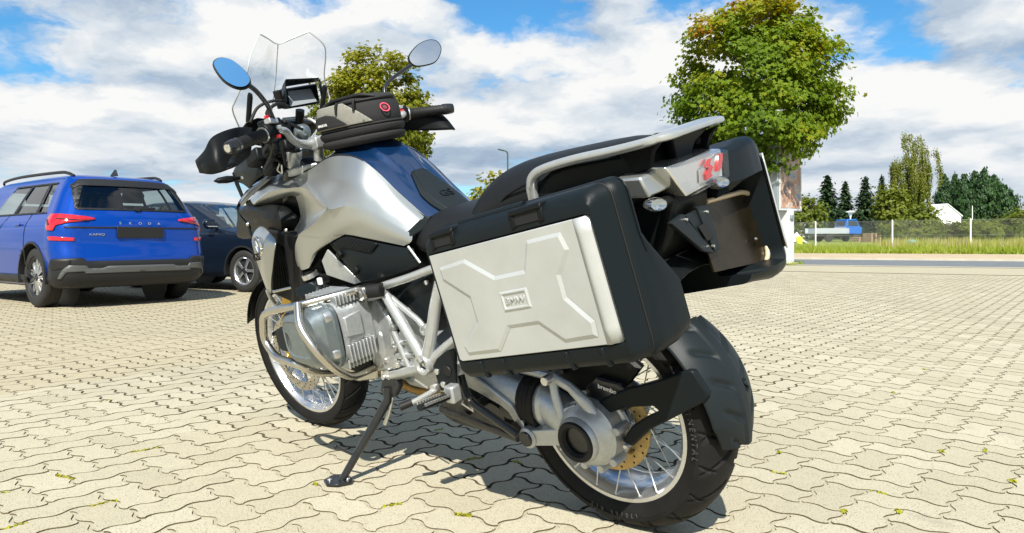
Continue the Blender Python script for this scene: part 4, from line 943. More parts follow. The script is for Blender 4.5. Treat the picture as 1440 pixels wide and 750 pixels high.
def clear_material(name, color, rough, ior, fac):
    """thin clear plastic: mostly see-through with a real reflection"""
    m = bpy.data.materials.new(name); m.use_nodes = True; k = NT(m.node_tree); k.n.clear()
    t = k.node('ShaderNodeBsdfTransparent'); t.inputs[0].default_value = (*color, 1); g = k.node('ShaderNodeBsdfGlossy'); g.inputs['Roughness'].default_value = rough
    lw = k.node('ShaderNodeLayerWeight'); lw.inputs[0].default_value = 0.5; mx = k.node('ShaderNodeMixShader'); k.put(mx.inputs[0], k.math('MULTIPLY', k.math('ADD', 0.04, k.math('MULTIPLY', k.math('POWER', lw.outputs['Facing'], 4.0), 0.9)), fac, clamp=True)); k.l.new(t.outputs[0], mx.inputs[1]); k.l.new(g.outputs[0], mx.inputs[2])
    o = k.node('ShaderNodeOutputMaterial'); k.l.new(mx.outputs[0], o.inputs[0]); MATS[name] = m
clear_material('screen_clear', (0.965, 0.975, 0.975), 0.02, 1.30, 0.9)
clear_material('lens_tail', (0.93, 0.93, 0.92), 0.04, 1.3, 0.7)
clear_material('lens_clear', (0.93, 0.93, 0.92), 0.03, 1.5, 1.4)
clear_material('car_glass', (0.42, 0.50, 0.48), 0.01, 1.5, 1.6)

PHI = 0.237458; STEER = 0.03971
bike = empty('motorcycle'); tag(bike, 'silver and blue adventure motorcycle on its side stand with two aluminium panniers', 'motorcycle')
LEAN = Matrix.Translation((0, 0, .07)) @ Matrix.Rotation(-PHI, 4, 'X') @ Matrix.Translation((0, 0, -.07))
bike.matrix_world = LEAN
SAX = Vector((-sin(radians(25.7)), 0, cos(radians(25.7)))); SO = Vector((1.6066, 0, 0))
SM = Matrix.Translation(SO) @ Matrix.Rotation(STEER, 4, SAX) @ Matrix.Translation(-SO)
def st(p): return SM @ Vector(p)

# ---------------------------------------------------------------- wheels
def groove_fn(th, s, kind):
    """1 inside a tread groove; s = -1..1 across the tyre"""
    a = abs(s)
    if kind == 'rear':
        if a > 0.90: return 0.0
        per = 2*pi/20; u = (th+(0.5*per if s < 0 else 0))/per; sw = 0.9*(a-0.15)**1.0
        f = (u-sw) % 1.0; w1 = 0.085*(1.2-a*0.4); g1 = max(0.0, min(1.0, (w1-abs(f-0.5))/(w1*.45), (a-.06)/.03, (.86-a)/.03))
        f2 = (u+0.45*a+0.3) % 1.0; g2 = max(0.0, min(1.0, (.055-abs(f2-0.5))/.025, (a-.45)/.03, (.9-a)/.03))
        return max(g1, g2)
    per = 2*pi/26; u = (th+(0.5*per if s < 0 else 0))/per; f = (u-1.0*a) % 1.0
    return 1.0 if (abs(f-0.5) < 0.07 and 0.12 < a < 0.85) else 0.0
def tyre(R, W, rim_r, rim_w, kind, c, nth=560):
    m = MB(); rg = []
    ns = 44
    for i in range(nth):
        th = 2*pi*i/nth; ring = []
        for j in range(ns+1):
            s = -1+2*j/ns
            ang = s*1.40; y = W/2*sin(ang)/sin(1.40); crown = W/2*(0.92)
            r = R-crown*(1-cos(ang))*0.80
            g = groove_fn(th, s, kind)
            r -= 0.0075*g
            ring.append((r, y))
        # sidewalls down to the bead
        side = [(rim_r+0.040, W/2*0.985), (rim_r+0.020, W/2*0.93), (rim_r+0.004, rim_w+0.006), (rim_r-0.006, rim_w-0.004)]
        full = [(r, -y) for r, y in reversed(side)]+ring+side
        rg.append([Vector((c[0]+cos(th)*r, c[1]+y, c[2]+sin(th)*r)) for r, y in full])
    m.rings(rg, closed=False, loop=True); return m
def wheel(name, label, c, R, W, rim_r, rim_w, kind, mtx, disc, nsp=40):
    """rim with cross spokes at its edge, tyre, hub, brake disc"""
    cx = Vector(c)
    m = MB(); e = rim_w; r0 = rim_r
    prof = [(r0-0.012, -e-.002), (r0, -e-.002), (r0, -e+.006), (r0-0.016, -e+0.020), (r0-0.012, 0), (r0-0.016, e-.020), (r0, e-.006), (r0, e+.002), (r0-0.010, e+.002),
            (r0-0.013, e-.004), (r0-0.026, e-0.018), (r0-0.028, e-.026), (r0-0.019, e*0.35), (r0-0.019, -e*0.35), (r0-0.028, -e+.026), (r0-0.026, -e+.018), (r0-0.013, -e+.004), (r0-0.012, -e-.002)]
    m.lathe(prof, cx, (0, 1, 0), 80)
    rim = m.build(name, 'rim_silver', bike, smooth=40); tag(rim, label); rim.matrix_parent_inverse = Matrix.Identity(4)
    parts = [rim]
    def sub(m, nm, mt, **k): o = m.build(nm, mt, rim, **k); parts.append(o); return o
    sub(tyre(R, W, rim_r, rim_w, kind, c), 'tyre', 'tyre_rubber', smooth=28)
    m = MB(); hw = 0.055
    m.lathe([(0.018, hw+.02), (0.030, hw+.02), (0.036, hw), (0.060, hw-.004), (0.062, hw-.012), (0.034, hw-.03), (0.032, 0), (0.034, -hw+.03), (0.062, -hw+.012), (0.060, -hw+.004), (0.036, -hw), (0.03, -hw-.02), (0.018, -hw-.02), (0.018, hw+.02)], cx, (0, 1, 0), 32); sub(m, 'hub', 'cast_grey')
    me = None
    for i in range(nsp):
        sd = 1 if i % 2 == 0 else -1; th = 2*pi*(i+0.5*(i//2 % 2)*0.5)/nsp; off = (0.32 if (i//2) % 2 == 0 else -0.32)
        a = cx+Vector((cos(th)*(r0-.014), sd*(e-.004), sin(th)*(r0-.014))); b = cx+Vector((cos(th+off*2.2)*0.058, sd*(hw-.008)*0.55, sin(th+off*2.2)*0.058))
        L_ = (b-a).length
        if me is None:
            q = MB(); q.tube([(0, 0, 0), (0, 0, 0.016)], 0.0034, 6); q.tube([(0, 0, 0.016), (0, 0, 1.0)], 0.0019, 6)
            base = q.build('spoke', 'zinc', None); me = base.data; first = base
            o = base
        else: o = bpy.data.objects.new('spoke', me); COL.objects.link(o)
        o.parent = rim; z = (b-a).normalized(); qn = z.to_track_quat('Z', 'Y')
        o.matrix_local = Matrix.Translation(a) @ qn.to_matrix().to_4x4() @ Matrix.Diagonal((1, 1, L_, 1)); parts.append(o)
    for y, Ro, Ri in disc:
        m = MB(); t = 0.0025
        m.lathe([(Ri, y-t), (Ro, y-t), (Ro, y+t), (Ri, y+t), (Ri, y-t)], cx, (0, 1, 0), 64); d = sub(m, 'brake_disc', 'disc_gold' if kind == 'rear' else 'disc_steel', smooth=30)
        h = MB()
        for k in range(54):
            th = 2*pi*k/54; rr = Ri+(Ro-Ri)*(0.22, 0.5, 0.78)[k % 3]
            for sg in (-1, 1): h.lathe([(0, t*1.12*sg), (0.0033, t*1.12*sg)], cx+Vector((cos(th)*rr, y, sin(th)*rr)), (0, 1, 0), 8)
        sub(h, 'disc_holes', 'hole_black', fix=False)
        m = MB()
        for k in range(6):
            th = 2*pi*k/6; p0 = cx+Vector((cos(th)*0.045, y*0.92, sin(th)*0.045)); p1 = cx+Vector((cos(th+.25)*(Ri+.008), y, sin(th+.25)*(Ri+.008))); m.tube([p0, p1], [0.009, 0.007], 6, flat=((0, 1, 0), 0.5))
        m.lathe([(0.03, y-.004), (0.056, y-.004), (0.056, y+.004), (0.03, y+.004)], cx, (0, 1, 0), 24); sub(m, 'disc_carrier', 'cast_grey')
    for o in parts:
        if o.parent is rim: continue
    rim.matrix_local = mtx
    return rim
RW = wheel('rear_wheel', 'wire spoked rear wheel with wide tyre', (0, 0, .318), 0.318, 0.176, 0.232, 0.066, 'rear', Matrix.Identity(4), [(0.075, 0.138, 0.098)])
FWH = wheel('front_wheel', 'narrower wire spoked front wheel', (1.507, 0, .325), 0.325, 0.122, 0.256, 0.046, 'front', SM, [(0.066, 0.1525, 0.118), (-0.066, 0.1525, 0.118)])
# raised lettering on the rear tyre wall
mat('tyre_mark', (0.045, 0.045, 0.043), 0.6)
def wall_text(body, th0, r, y, size):
    m_all = []
    th = th0
    for ch in body:
        if ch != ' ':
            x = cos(th)*r; z = sin(th)*r
            m_all.append((ch, frame_mtx((x, y, .318+z), (-sin(th), 0, cos(th)) if y > 0 else (sin(th), 0, -cos(th)), (cos(th), 0, sin(th)))))
        th += size*0.86/r*(1 if y > 0 else -1)
    out = None
    bm = bmesh.new()
    for ch, mt in m_all:
        me = text_mesh(ch, size, 0.0009, (0.9, 1)); me.transform(mt); bm.from_mesh(me); bpy.data.meshes.remove(me)
    me = bpy.data.meshes.new('tyre_lettering'); bm.to_mesh(me); bm.free(); me.materials.append(MATS['tyre_mark']); o = bpy.data.objects.new('tyre_lettering', me); COL.objects.link(o); o.parent = RW; tag(o, kind='stuff')
wall_text('CONTINENTAL', radians(197), 0.262, -0.0865, 0.022)
wall_text('CONTINENTAL', radians(150), 0.262, 0.0868, 0.022)
wall_text('170/60 R17', radians(-105), 0.258, 0.0868, 0.018)

# ---------------------------------------------------------------- final drive, swing arm, mudguard
HC = Vector((0.010, 0, 0.302))
m = MB(); m.lathe([(0.050, 0.1824), (0.054, 0.1851), (0.058, 0.1797), (0.060, 0.1696), (0.073, 0.1578), (0.083, 0.1386), (0.087, 0.1350), (0.089, 0.1140), (0.090, 0.0948), (0.097, 0.0912), (0.097, 0.0803), (0.05, 0.0775)], HC, (0, 1, 0), 48)
# bevelled bolting lugs round the housing
for a in (-0.2, -0.75, -1.3, -1.85, -2.4, 2.9): m.lathe([(0, 0.1386), (0.010, 0.1386), (0.012, 0.1332), (0.012, 0.0912)], HC+Vector((cos(a)*0.094, 0, sin(a)*0.094)), (0, 1, 0), 12)
fd = m.build('final_drive', 'cast_light', bike)
m = MB(); m.lathe([(0.034, 0.1788), (0.040, 0.1888), (0.050, 0.1906), (0.053, 0.1860), (0.053, 0.1733)], HC, (0, 1, 0), 40); m.build('hub_seal', 'rubber', fd)
m = MB(); m.lathe([(0, 0.1715), (0.040, 0.1733), (0.050, 0.1851)], HC, (0, 1, 0), 32); m.build('hub_bore', 'paint_black', fd)
# housing neck forward to the boot, with the pivot boss and the upper A-bracket
neck = [[(0.1247, 0.165, 0.4076), (0.0404, 0.165, 0.4427), (0.0227, 0.18, 0.3581)], ]
m = MB()
def loft_oval(m, secs, seg=20):
    """secs: (centre, half height vec, half width vec)"""
    m.rings([[Vector(c)+Vector(a)*cos(2*pi*k/seg)+Vector(b)*sin(2*pi*k/seg) for k in range(seg)] for c, a, b in secs]); return m
pc = Vector((0.1925, 0.15, 0.2675)); pu = Vector((0.0994, 0.13, 0.4397))
loft_oval(m, [((0.17, .10, .345), (0, 0, .060), (0, .055, 0)), ((0.155, .10, .345), (0, 0, .064), (0, .058, 0)), ((0.145, .10, .343), (0, 0, .056), (0, .052, 0)), ((0.11, .11, .335), (0, 0, .052), (0, .050, 0)), ((0.05, .122, .318), (0, 0, .058), (0, .045, 0)), ((0.0, .12, .302), (0, 0, .07), (0, .04, 0))])
m.build('drive_neck', 'cast_light', fd)
m = MB(); m.lathe([(0, .022), (0.020, .022), (0.021, .018), (0.028, .018), (0.029, .012), (0.029, -.05), (0, -.05)], pc, (0, 1, 0), 28)
m.rings([[Vector((pc.x, .14, pc.z+.024)), Vector((pc.x, .165, pc.z+.020)), Vector((pc.x, .165, pc.z-.022)), Vector((pc.x, .135, pc.z-.024))], [Vector((.09, .12, .318)), Vector((.09, .155, .306)), Vector((.09, .155, .262)), Vector((.09, .11, .25))], [Vector((0.02, .10, .325)), Vector((0.02, .150, .315)), Vector((0.02, .150, .275)), Vector((0.02, .09, .25))]])
m.build('pivot_arm', 'cast_light', fd, bevel=0.006)
m = MB(); m.lathe([(0, .026), (0.019, .026), (0.021, .02)], pc, (0, 1, 0), 28); m.build('pivot_cap', 'paint_black', fd)
# A-shaped bracket of the upper strut with its slot
pA = [(0.0942, 0.14, 0.4482), (0.0555, 0.14, 0.4438), (0.009, 0.15, 0.4112), (-0.0405, 0.165, 0.3719), (0.0078, 0.17, 0.3375)]
m = MB()
m.tube([pu, (0.0863, 0.145, 0.3973), (0.0717, 0.15, 0.3457), (0.035, .145, .335)], [0.014, 0.014, 0.017, 0.024], 10, flat=((0, 1, 0), 0.75))
m.tube([pu, (0.0367, 0.14, 0.4237), (-0.0075, 0.14, 0.3871), (-0.024, 0.135, 0.3427)], [0.014, 0.014, 0.018, 0.026], 10, flat=((0, 1, 0), 0.75))
m.tube([(0.0791, 0.145, 0.352), (0.0236, 0.14, 0.3745)], 0.010, 8)
m.build('strut_bracket', 'cast_light', fd, smooth=60)
m = MB(); m.lathe([(0, .035), (0.011, .035), (0.013, .03), (0.013, -.03), (0, -.03)], pu, (0, 1, 0), 14); m.build('strut_bolt', 'zinc', fd)
# swing arm and boot
sa = [((0.52, .055, .395), .062, .05), ((0.42, .075, .385), .058, .052), ((0.30, .092, .362), .056, .052), ((0.215, .10, .350), .055, .05)]
m = MB(); loft_oval(m, [(c, (0, 0, a), (0, b, 0)) for c, a, b in sa], 16)
swing = m.build('swing_arm', 'cast_silver', bike)
m = MB(); m.rings([[Vector((0.4093, 0.135, 0.4176)), Vector((0.3626, 0.15, 0.404)), Vector((0.4126, 0.12, 0.3722))], [Vector((0.2561, 0.145, 0.3632)), Vector((0.2328, 0.158, 0.3437)), Vector((0.2848, 0.13, 0.3103))], [Vector((0.2057, 0.15, 0.3121)), Vector((0.2041, 0.158, 0.2874)), Vector((0.2549, 0.13, 0.265))]]); m.build('swing_arm_rib', 'cast_light', swing, bevel=0.004)
m = MB(); secs = []
for i in range(9):
    t_ = i/8; r_ = 0.066+0.007*(i % 2); secs.append(((0.222-0.055*t_, .10+.004*t_, .350-.004*t_), (0, 0, r_), (0, r_*0.92, 0)))
loft_oval(m, secs, 20); m.build('shaft_boot', 'rubber', swing)
# upper torque strut
m = MB(); m.tube([pu, (0.50, .11, .46)], 0.012, 10); m.build('torque_strut', 'cast_silver', bike)
# rear brake caliper with maker's lettering
m = MB(); m.prism([(0.0164, 0.11, 0.4144), (-0.0247, 0.11, 0.4465), (-0.0866, 0.11, 0.4384), (-0.1245, 0.1, 0.3999), (-0.0917, 0.1, 0.3615), (-0.0268, 0.11, 0.3737), (0.0134, 0.11, 0.3824)], (0, -0.055, 0)); cal = m.build('brake_caliper', 'paint_black', bike, bevel=0.006)
mt = frame_mtx(Vector((-0.0551, 0.1125, 0.4211)), Vector((-0.0786, 0.11, 0.4153))-Vector((-0.0294, 0.11, 0.4247)), (0.0, 0, 1)); text_obj('caliper_lettering', 'brembo', 0.017, mt, 'white_print', cal, 0.0006, (1.0, 1.0))
# splash guard over the disc
m = MB(); m.lathe([(.060, .088), (.205, .088), (.212, .080), (.212, .066), (.060, .066)], (0, 0, .318), (0, 1, 0), 28, radians(-132), radians(-18), (1, 0, 0)); m.build('splash_guard', 'plastic_black', bike)
# mudguard hugging the rear of the tyre
def hugger():
    m = MB(); rg = []
    n = 110
    for i in range(n+1):
        t = i/n; a = radians(133+t*52)                        # around the axle, measured from straight ahead, over the top
        Rm = 0.352+0.008*sin(t*pi); w = 0.092+0.012*sin(pi*min(1, t*1.2))-0.030*max(0, t-0.78)/0.22
        ring = []
        for j in range(45):
            s = -1+2*j/44; ed = abs(s)**3
            rr = Rm-0.026*ed-0.010*s*s
            # pressed flutes
            fl = .5*(1+cos(pi*min(1, abs(((t*4.2+0.95*abs(s)) % 1.0)-0.5)/0.20)))*max(0, min(1, (abs(s)-.15)/.12, (.74-abs(s))/.14))
            rr -= 0.0085*fl-0.004*max(0, min(1, (.20-abs(s))/.05))
            ring.append(Vector((cos(a)*rr, s*w, 0.318+sin(a)*rr)))
        rg.append(ring)
    m.rings(rg, closed=False); return m
hg = hugger().build('rear_mudguard', 'plastic_grey', bike, smooth=50, solid=-0.004)
p = Vector((cos(radians(164))*0.360, -0.01, 0.318+sin(radians(164))*0.360)); tn = Vector((sin(radians(164)), 0, -cos(radians(164))))
text_obj('mudguard_badge', 'GS', 0.042, frame_mtx(p, (0, -1, 0), tn), 'plastic_dark', hg, 0.0025)
m = MB()
up = [(-0.011, 0.115, 0.3752), (-0.0358, 0.115, 0.3923), (-0.1168, 0.12, 0.4323), (-0.2193, 0.12, 0.4714), (-0.285, 0.118, 0.4994), (-0.299, 0.115, 0.5001), (-0.3255, 0.108, 0.4448), (-0.314, 0.11, 0.4273), (-0.2217, 0.118, 0.3706), (-0.1631, 0.118, 0.335), (-0.1067, 0.115, 0.2802), (-0.0772, 0.115, 0.2891), (-0.1144, 0.116, 0.3358), (-0.1583, 0.118, 0.3664), (-0.199, 0.119, 0.3899), (-0.1853, 0.119, 0.3999), (-0.1073, 0.118, 0.383), (-0.0208, 0.115, 0.3446), (-0.0064, 0.115, 0.3497)]
m.prism(up, (0, -0.020, 0)); m.build('mudguard_arm', 'plastic_dark', hg, bevel=0.005)
m = MB()
for px in ((-0.0223, 0.118, 0.3651), (-0.0094, 0.118, 0.3781), (-0.0926, 0.118, 0.2824)): m.lathe([(0, .008), (0.005, .008), (0.007, .004), (0.007, -.02)], px, (0, 1, 0), 10)
tag(m.build('arm_bolts', 'zinc', hg), kind='stuff')

# inner rear fender, tail tray and shock between the cases
m = MB(); rg = []
for i in range(15):
    a = radians(28+i*7.5); rr = 0.392; ring = []
    for j in range(9): s = -1+j/4; ring.append(Vector((cos(a)*rr*1.02, s*0.125, 0.40+sin(a)*(rr+0.02)-0.05*abs(s)**3)))
    rg.append(ring)
m.rings(rg, closed=False); m.build('inner_fender', 'plastic_black', bike, solid=-0.004)
m = MB(); m.tube([(0.36, 0.0, .36), (0.50, 0.0, .72)], 0.030, 14); m.build('shock_absorber', 'paint_black', bike)
m = MB(); pts = []
for i in range(120): t = i/119; a = t*2*pi*7; c = Vector((0.37, 0, .40)).lerp(Vector((0.48, 0, .66)), t); pts.append(c+Vector((cos(a)*0.044, sin(a)*0.044, 0)))
m.tube(pts, 0.0065, 6); m.build('shock_spring', 'paint_black', bike)

# ---------------------------------------------------------------- engine, gearbox, frame
def rounded_rect_ring(c, hx, hz, y, p=3.2, seg=28, rot=0.0):
    out = []
    for k in range(seg):
        t = 2*pi*k/seg; cx, sz = cos(t), sin(t); x = hx*math.copysign(abs(cx)**(2/p), cx); z = hz*math.copysign(abs(sz)**(2/p), sz)
        out.append(Vector((c[0]+x*cos(rot)-z*sin(rot), y, c[1]+x*sin(rot)+z*cos(rot))))
    return out
for sg in (1, -1):
    yy = lambda y: y*sg
    cc = (0.822, 0.563)
    eng = MB()
    eng.rings([rounded_rect_ring(cc, 0.078, 0.072, yy(.14), 4), rounded_rect_ring(cc, 0.080, 0.074, yy(.20), 4), rounded_rect_ring(cc, 0.096, 0.088, yy(.206), 4), rounded_rect_ring(cc, 0.098, 0.090, yy(.300), 4), rounded_rect_ring(cc, 0.106, 0.096, yy(.304), 4), rounded_rect_ring(cc, 0.106, 0.096, yy(.322), 4)])
    cyl = eng.build('cylinder_head', 'cast_light', bike, smooth=30)
    if sg == 1: tag(cyl, 'finned left cylinder head')
    m = MB(); m.rings([rounded_rect_ring(cc, 0.106, 0.096, yy(.322)), rounded_rect_ring(cc, 0.106, 0.096, yy(.329))]); m.build('head_gasket', 'hole_black', cyl)
    m = MB()
    m.rings([rounded_rect_ring(cc, 0.108, 0.098, yy(.329), 4.5), rounded_rect_ring(cc, 0.112, 0.102, yy(.332), 4.5), rounded_rect_ring(cc, 0.112, 0.102, yy(.343), 4.5), rounded_rect_ring(cc, 0.107, 0.097, yy(.346), 4.5), rounded_rect_ring((cc[0]+.002, cc[1]), 0.104, 0.094, yy(.372), 4.2), rounded_rect_ring((cc[0]+.006, cc[1]+.002), 0.088, 0.076, yy(.398), 4), rounded_rect_ring((cc[0]+.008, cc[1]+.004), 0.070, 0.056, yy(.408), 4), rounded_rect_ring((cc[0]+.008, cc[1]+.004), 0.066, 0.052, yy(.405), 4)])
    cov = m.build('valve_cover', 'cast_grey', cyl, smooth=24)
    for (dx, dz) in ((-.088, -.048), (-.085, .062), (.09, -.05), (.09, .06)):
        m = MB(); m.lathe([(0, .020), (.010, .020), (.0115, .014), (.019, .013), (.021, .006), (.022, -.02)], (cc[0]+dx, yy(.352), cc[1]+dz), (0, sg, 0), 18); m.build('cover_bolt', 'zinc', cyl)
    for k in range(8):
        y_ = .224+k*.0125
        m = MB(); m.box((cc[0]-.010, yy(y_), cc[1]+.098), (.165, .0055, .030)); m.build('cooling_fin', 'cast_light', cyl, bevel=0.002)
        m = MB(); m.box((cc[0]-.010, yy(y_), cc[1]-.098), (.165, .0055, .028)); m.build('cooling_fin', 'cast_light', cyl, bevel=0.002)
        m = MB(); m.box((cc[0]-.104, yy(y_), cc[1]-.062), (.018, .0055, .055)); m.build('cooling_fin', 'cast_light', cyl, bevel=0.002)
    m = MB(); m.prism([(cc[0]-.110, yy(.25), cc[1]+.055), (cc[0]-.112, yy(.31), cc[1]+.05), (cc[0]-.112, yy(.31), cc[1]-.01), (cc[0]-.110, yy(.25), cc[1]-.02)], (.012, 0, 0)); m.build('head_web', 'cast_light', cyl, bevel=0.004)
# lower half of head exhaust side, black plug cap and ignition stick
m = MB(); m.rings([rounded_rect_ring((0.915, .555), .045, .035, .405, 3), rounded_rect_ring((0.92, .555), .048, .036, .37, 3), rounded_rect_ring((0.925, .555), .04, .03, .33, 3)]); m.build('plug_cover', 'plastic_dark', bike, bevel=0.004)
m = MB(); m.tube([(1.0578, 0.36, 0.5489), (0.9888, 0.36, 0.5739), (0.924, 0.35, 0.5851)], 0.007, 8); m.build('plug_lead', 'rubber', bike)
# crankcase and gearbox
def block(name, poly, y0, y1, mtl, bev=0.012, parent=bike):
    m = MB(); m.prism([(x, y0, z) for x, z in poly], (0, y1-y0, 0)); return m.build(name, mtl, parent, bevel=bev, bseg=3)
cr = block('crankcase', [(1.02, .64), (1.04, .50), (0.98, .42), (0.82, .36), (0.66, .34), (0.62, .46), (0.70, .64)], -.15, .15, 'cast_grey', 0.02)
block('crankcase_cover', [(0.99, .62), (1.01, .50), (0.95, .43), (0.80, .38), (0.70, .40), (0.68, .56), (0.75, .64)], .15, .175, 'cast_light', 0.010, cr)
gb_ = block('gearbox', [(0.76, .60), (0.78, .40), (0.70, .33), (0.52, .33), (0.50, .42), (0.58, .56), (0.66, .61)], -.12, .145, 'cast_light', 0.02)
# gearbox side relief: cast ribs and bosses
rib = [(((0.8245, 0.165, 0.5733)), (0.6974, 0.165, 0.5888)), ((0.8181, 0.165, 0.5025), (0.6746, 0.165, 0.5495)), ((0.7761, 0.165, 0.459), (0.6218, 0.165, 0.4976)), ((0.6836, 0.17, 0.5346), (0.64, 0.17, 0.4179)), ((0.7196, 0.165, 0.4415), (0.6011, 0.165, 0.4546))]
m = MB()
for a, b in rib: m.tube([a, b], [0.012, 0.009], 8)
m.build('casting_ribs', 'cast_light', gb_, smooth=60)
web = [[(0.8434, 0.2, 0.5124), (0.7536, 0.18, 0.5228), (0.7265, 0.17, 0.5009)], [(0.7907, 0.2, 0.4655), (0.758, 0.185, 0.4564), (0.7287, 0.17, 0.4493)], [(0.8039, 0.18, 0.3945), (0.7737, 0.17, 0.3896), (0.7424, 0.16, 0.3896)]]
m = MB(); m.patch(web, 4); m.build('casting_web', 'cast_light', gb_, solid=-0.01)
for p in ((0.6756, 0.172, 0.5404), (0.6856, 0.172, 0.4755), (0.6891, 0.172, 0.4196), (0.8004, 0.2, 0.6234), (0.7425, 0.17, 0.429)):
    m = MB(); m.lathe([(0, .012), (.0065, .012), (.0075, .006), (.012, .005), (.013, -.02)], p, (0, 1, 0), 12); m.build('casing_bolt', 'zinc', gb_)
for k, (a, b) in enumerate((((0.8043, 0.2, 0.6231), (0.6612, 0.19, 0.6546)),)):
    m = MB(); m.tube([a, b], 0.013, 10); m.build('water_pipe', 'cast_light', gb_)
m = MB(); m.prism([(0.6999, 0.155, 0.5096), (0.6402, 0.155, 0.5331), (0.5849, 0.155, 0.4707), (0.6077, 0.155, 0.4161), (0.7157, 0.155, 0.4029)], (0, .01, 0)); m.build('gearbox_plate', 'cast_light', gb_, bevel=0.006)
m = MB()
for p in ((0.9217, 0.25, 0.4263), (0.9009, 0.24, 0.4128)): pass
m.tube(rounded([(0.8456, 0.25, 0.459), (0.8279, 0.24, 0.4289), (0.8733, 0.2, 0.3715)], .02), 0.004, 6); m.tube(rounded([(0.8859, 0.25, 0.4353), (0.8748, 0.22, 0.4326), (0.8449, 0.2, 0.4525)], .02), 0.003, 6); m.build('engine_cables', 'rubber', bike)
m = MB(); m.prism([(0.955, 0.2, 0.4481), (0.842, 0.19, 0.49), (0.8127, 0.185, 0.4385), (0.8172, 0.18, 0.4001), (0.9076, 0.19, 0.3705), (0.9694, 0.2, 0.3866)], (0, -.03, 0)); m.build('shade_gap', 'plastic_black', bike, bevel=.006)  # black plate added to stand for the shaded gap below the cylinder
# exhaust header, catalyst box below
m = MB(); m.tube(catmull([(0.84, .10, .350), (0.78, .085, .305), (0.62, .03, .265), (0.40, -.08, .25), (0.25, -.14, .30)], 6), 0.023, 12); m.build('exhaust_pipe', mat('exhaust_gold', (.30, .19, .07), .35, .9, grain=.3, gscale=20), bike)
m = MB(); m.rings([rounded_rect_ring((0.50, .25), .14, .055, -.12), rounded_rect_ring((0.50, .25), .15, .06, -.06), rounded_rect_ring((0.50, .25), .15, .06, .04), rounded_rect_ring((0.50, .25), .14, .05, .08)]); m.build('exhaust_collector', 'paint_black', bike)
m = MB(); m.prism([(1.1265, 0.16, 0.336), (0.9386, 0.16, 0.4027), (0.8391, 0.15, 0.3859), (0.8545, 0.15, 0.3395), (0.947, 0.16, 0.3207), (1.034, 0.17, 0.3309)], (0, -.02, 0)); m.build('engine_guard_plate', 'steel_brushed', bike, bevel=0.004)
# crash bars
for sg in (1, -1):
    def f(p): return Vector((p[0], p[1]*sg, p[2]))
    m = MB()
    up_ = rounded([f(p) for p in ((0.7238, 0.2, 0.6726), (0.7463, 0.28, 0.6733), (0.815, 0.385, 0.667), (0.9077, 0.41, 0.656), (1.0267, 0.395, 0.6271), (1.0825, 0.385, 0.5361), (1.0195, 0.39, 0.4845), (0.8997, 0.385, 0.4732), (0.9063, 0.33, 0.423), (0.9179, 0.24, 0.3888))], 0.035, 6)
    m.tube(up_, 0.0125, 14)
    cb = m.build('crash_bar', 'steel_brushed', bike, smooth=60)
    m = MB(); m.tube(rounded([f(p) for p in ((0.7988, 0.395, 0.6755), (0.7562, 0.43, 0.6193), (0.7049, 0.42, 0.5442), (0.7059, 0.38, 0.4816), (0.7581, 0.3, 0.4168), (0.807, 0.18, 0.3965))], 0.035, 6), 0.0125, 14); m.build('outer_hoop', 'steel_brushed', cb, smooth=60)
    m = MB(); p = f((0.7134, 0.215, 0.6641)); m.lathe([(0, .030), (.010, .030), (.011, .026), (.021, .025), (.0225, .02), (.0225, -.02), (.018, -.03)], p, (0, sg, 0), 20); m.build('bar_clamp', 'steel', cb)
    m = MB(); m.tube([p+Vector((-.01, -.0*sg, 0)), p+Vector((-.055, -.02*sg, .002))], 0.021, 14); m.build('bar_bush', 'rubber', cb)
    m = MB(); m.tube([f((0.8981, 0.4, 0.6512)), f((0.9077, 0.4, 0.6483))], 0.013, 12); m.build('bar_joint', 'paint_black', cb)
# main frame tubes
def ftube(name, pts, r, mtl='frame_silver', parent=bike, both=True, rad=0.03, seg=12):
    o = None
    for sg in ((1, -1) if both else (1,)):
        m = MB(); m.tube(rounded([(p[0], p[1]*sg, p[2]) for p in pts], rad, 5), r, seg); q = m.build(name, mtl, parent, smooth=60)
        o = o or q
    return o
ftube('frame_rail', [(0.756, 0.175, 0.6456), (0.6867, 0.175, 0.669), (0.5612, 0.165, 0.6969), (0.4411, 0.155, 0.7288), (0.30, .15, .74), (0.05, .14, .86), (-0.2, .12, .90)], 0.0125)
ftube('frame_downtube', [(0.679, 0.175, 0.6492), (0.6287, 0.18, 0.5804), (0.5325, 0.19, 0.4541)], 0.0165)
ftube('frame_brace', [(0.6789, 0.17, 0.6477), (0.6444, 0.168, 0.6222), (0.5517, 0.165, 0.5657), (0.5278, 0.165, 0.5372)], 0.009)
ftube('subframe_strut', [(0.4387, 0.155, 0.6836), (0.467, 0.165, 0.6186), (0.4949, 0.175, 0.5349), (0.5272, 0.185, 0.4594)], 0.0175)
ftube('subframe_strut', [(0.5384, 0.18, 0.4408), (0.4829, 0.17, 0.4761), (0.3924, 0.15, 0.5354), (0.12, .13, .66), (-0.10, .12, .83)], 0.0155)
ftube('frame_cross_tube', [(0.766, 0.165, 0.3646), (0.6575, 0.175, 0.3969), (0.5451, 0.185, 0.4308)], 0.0165)
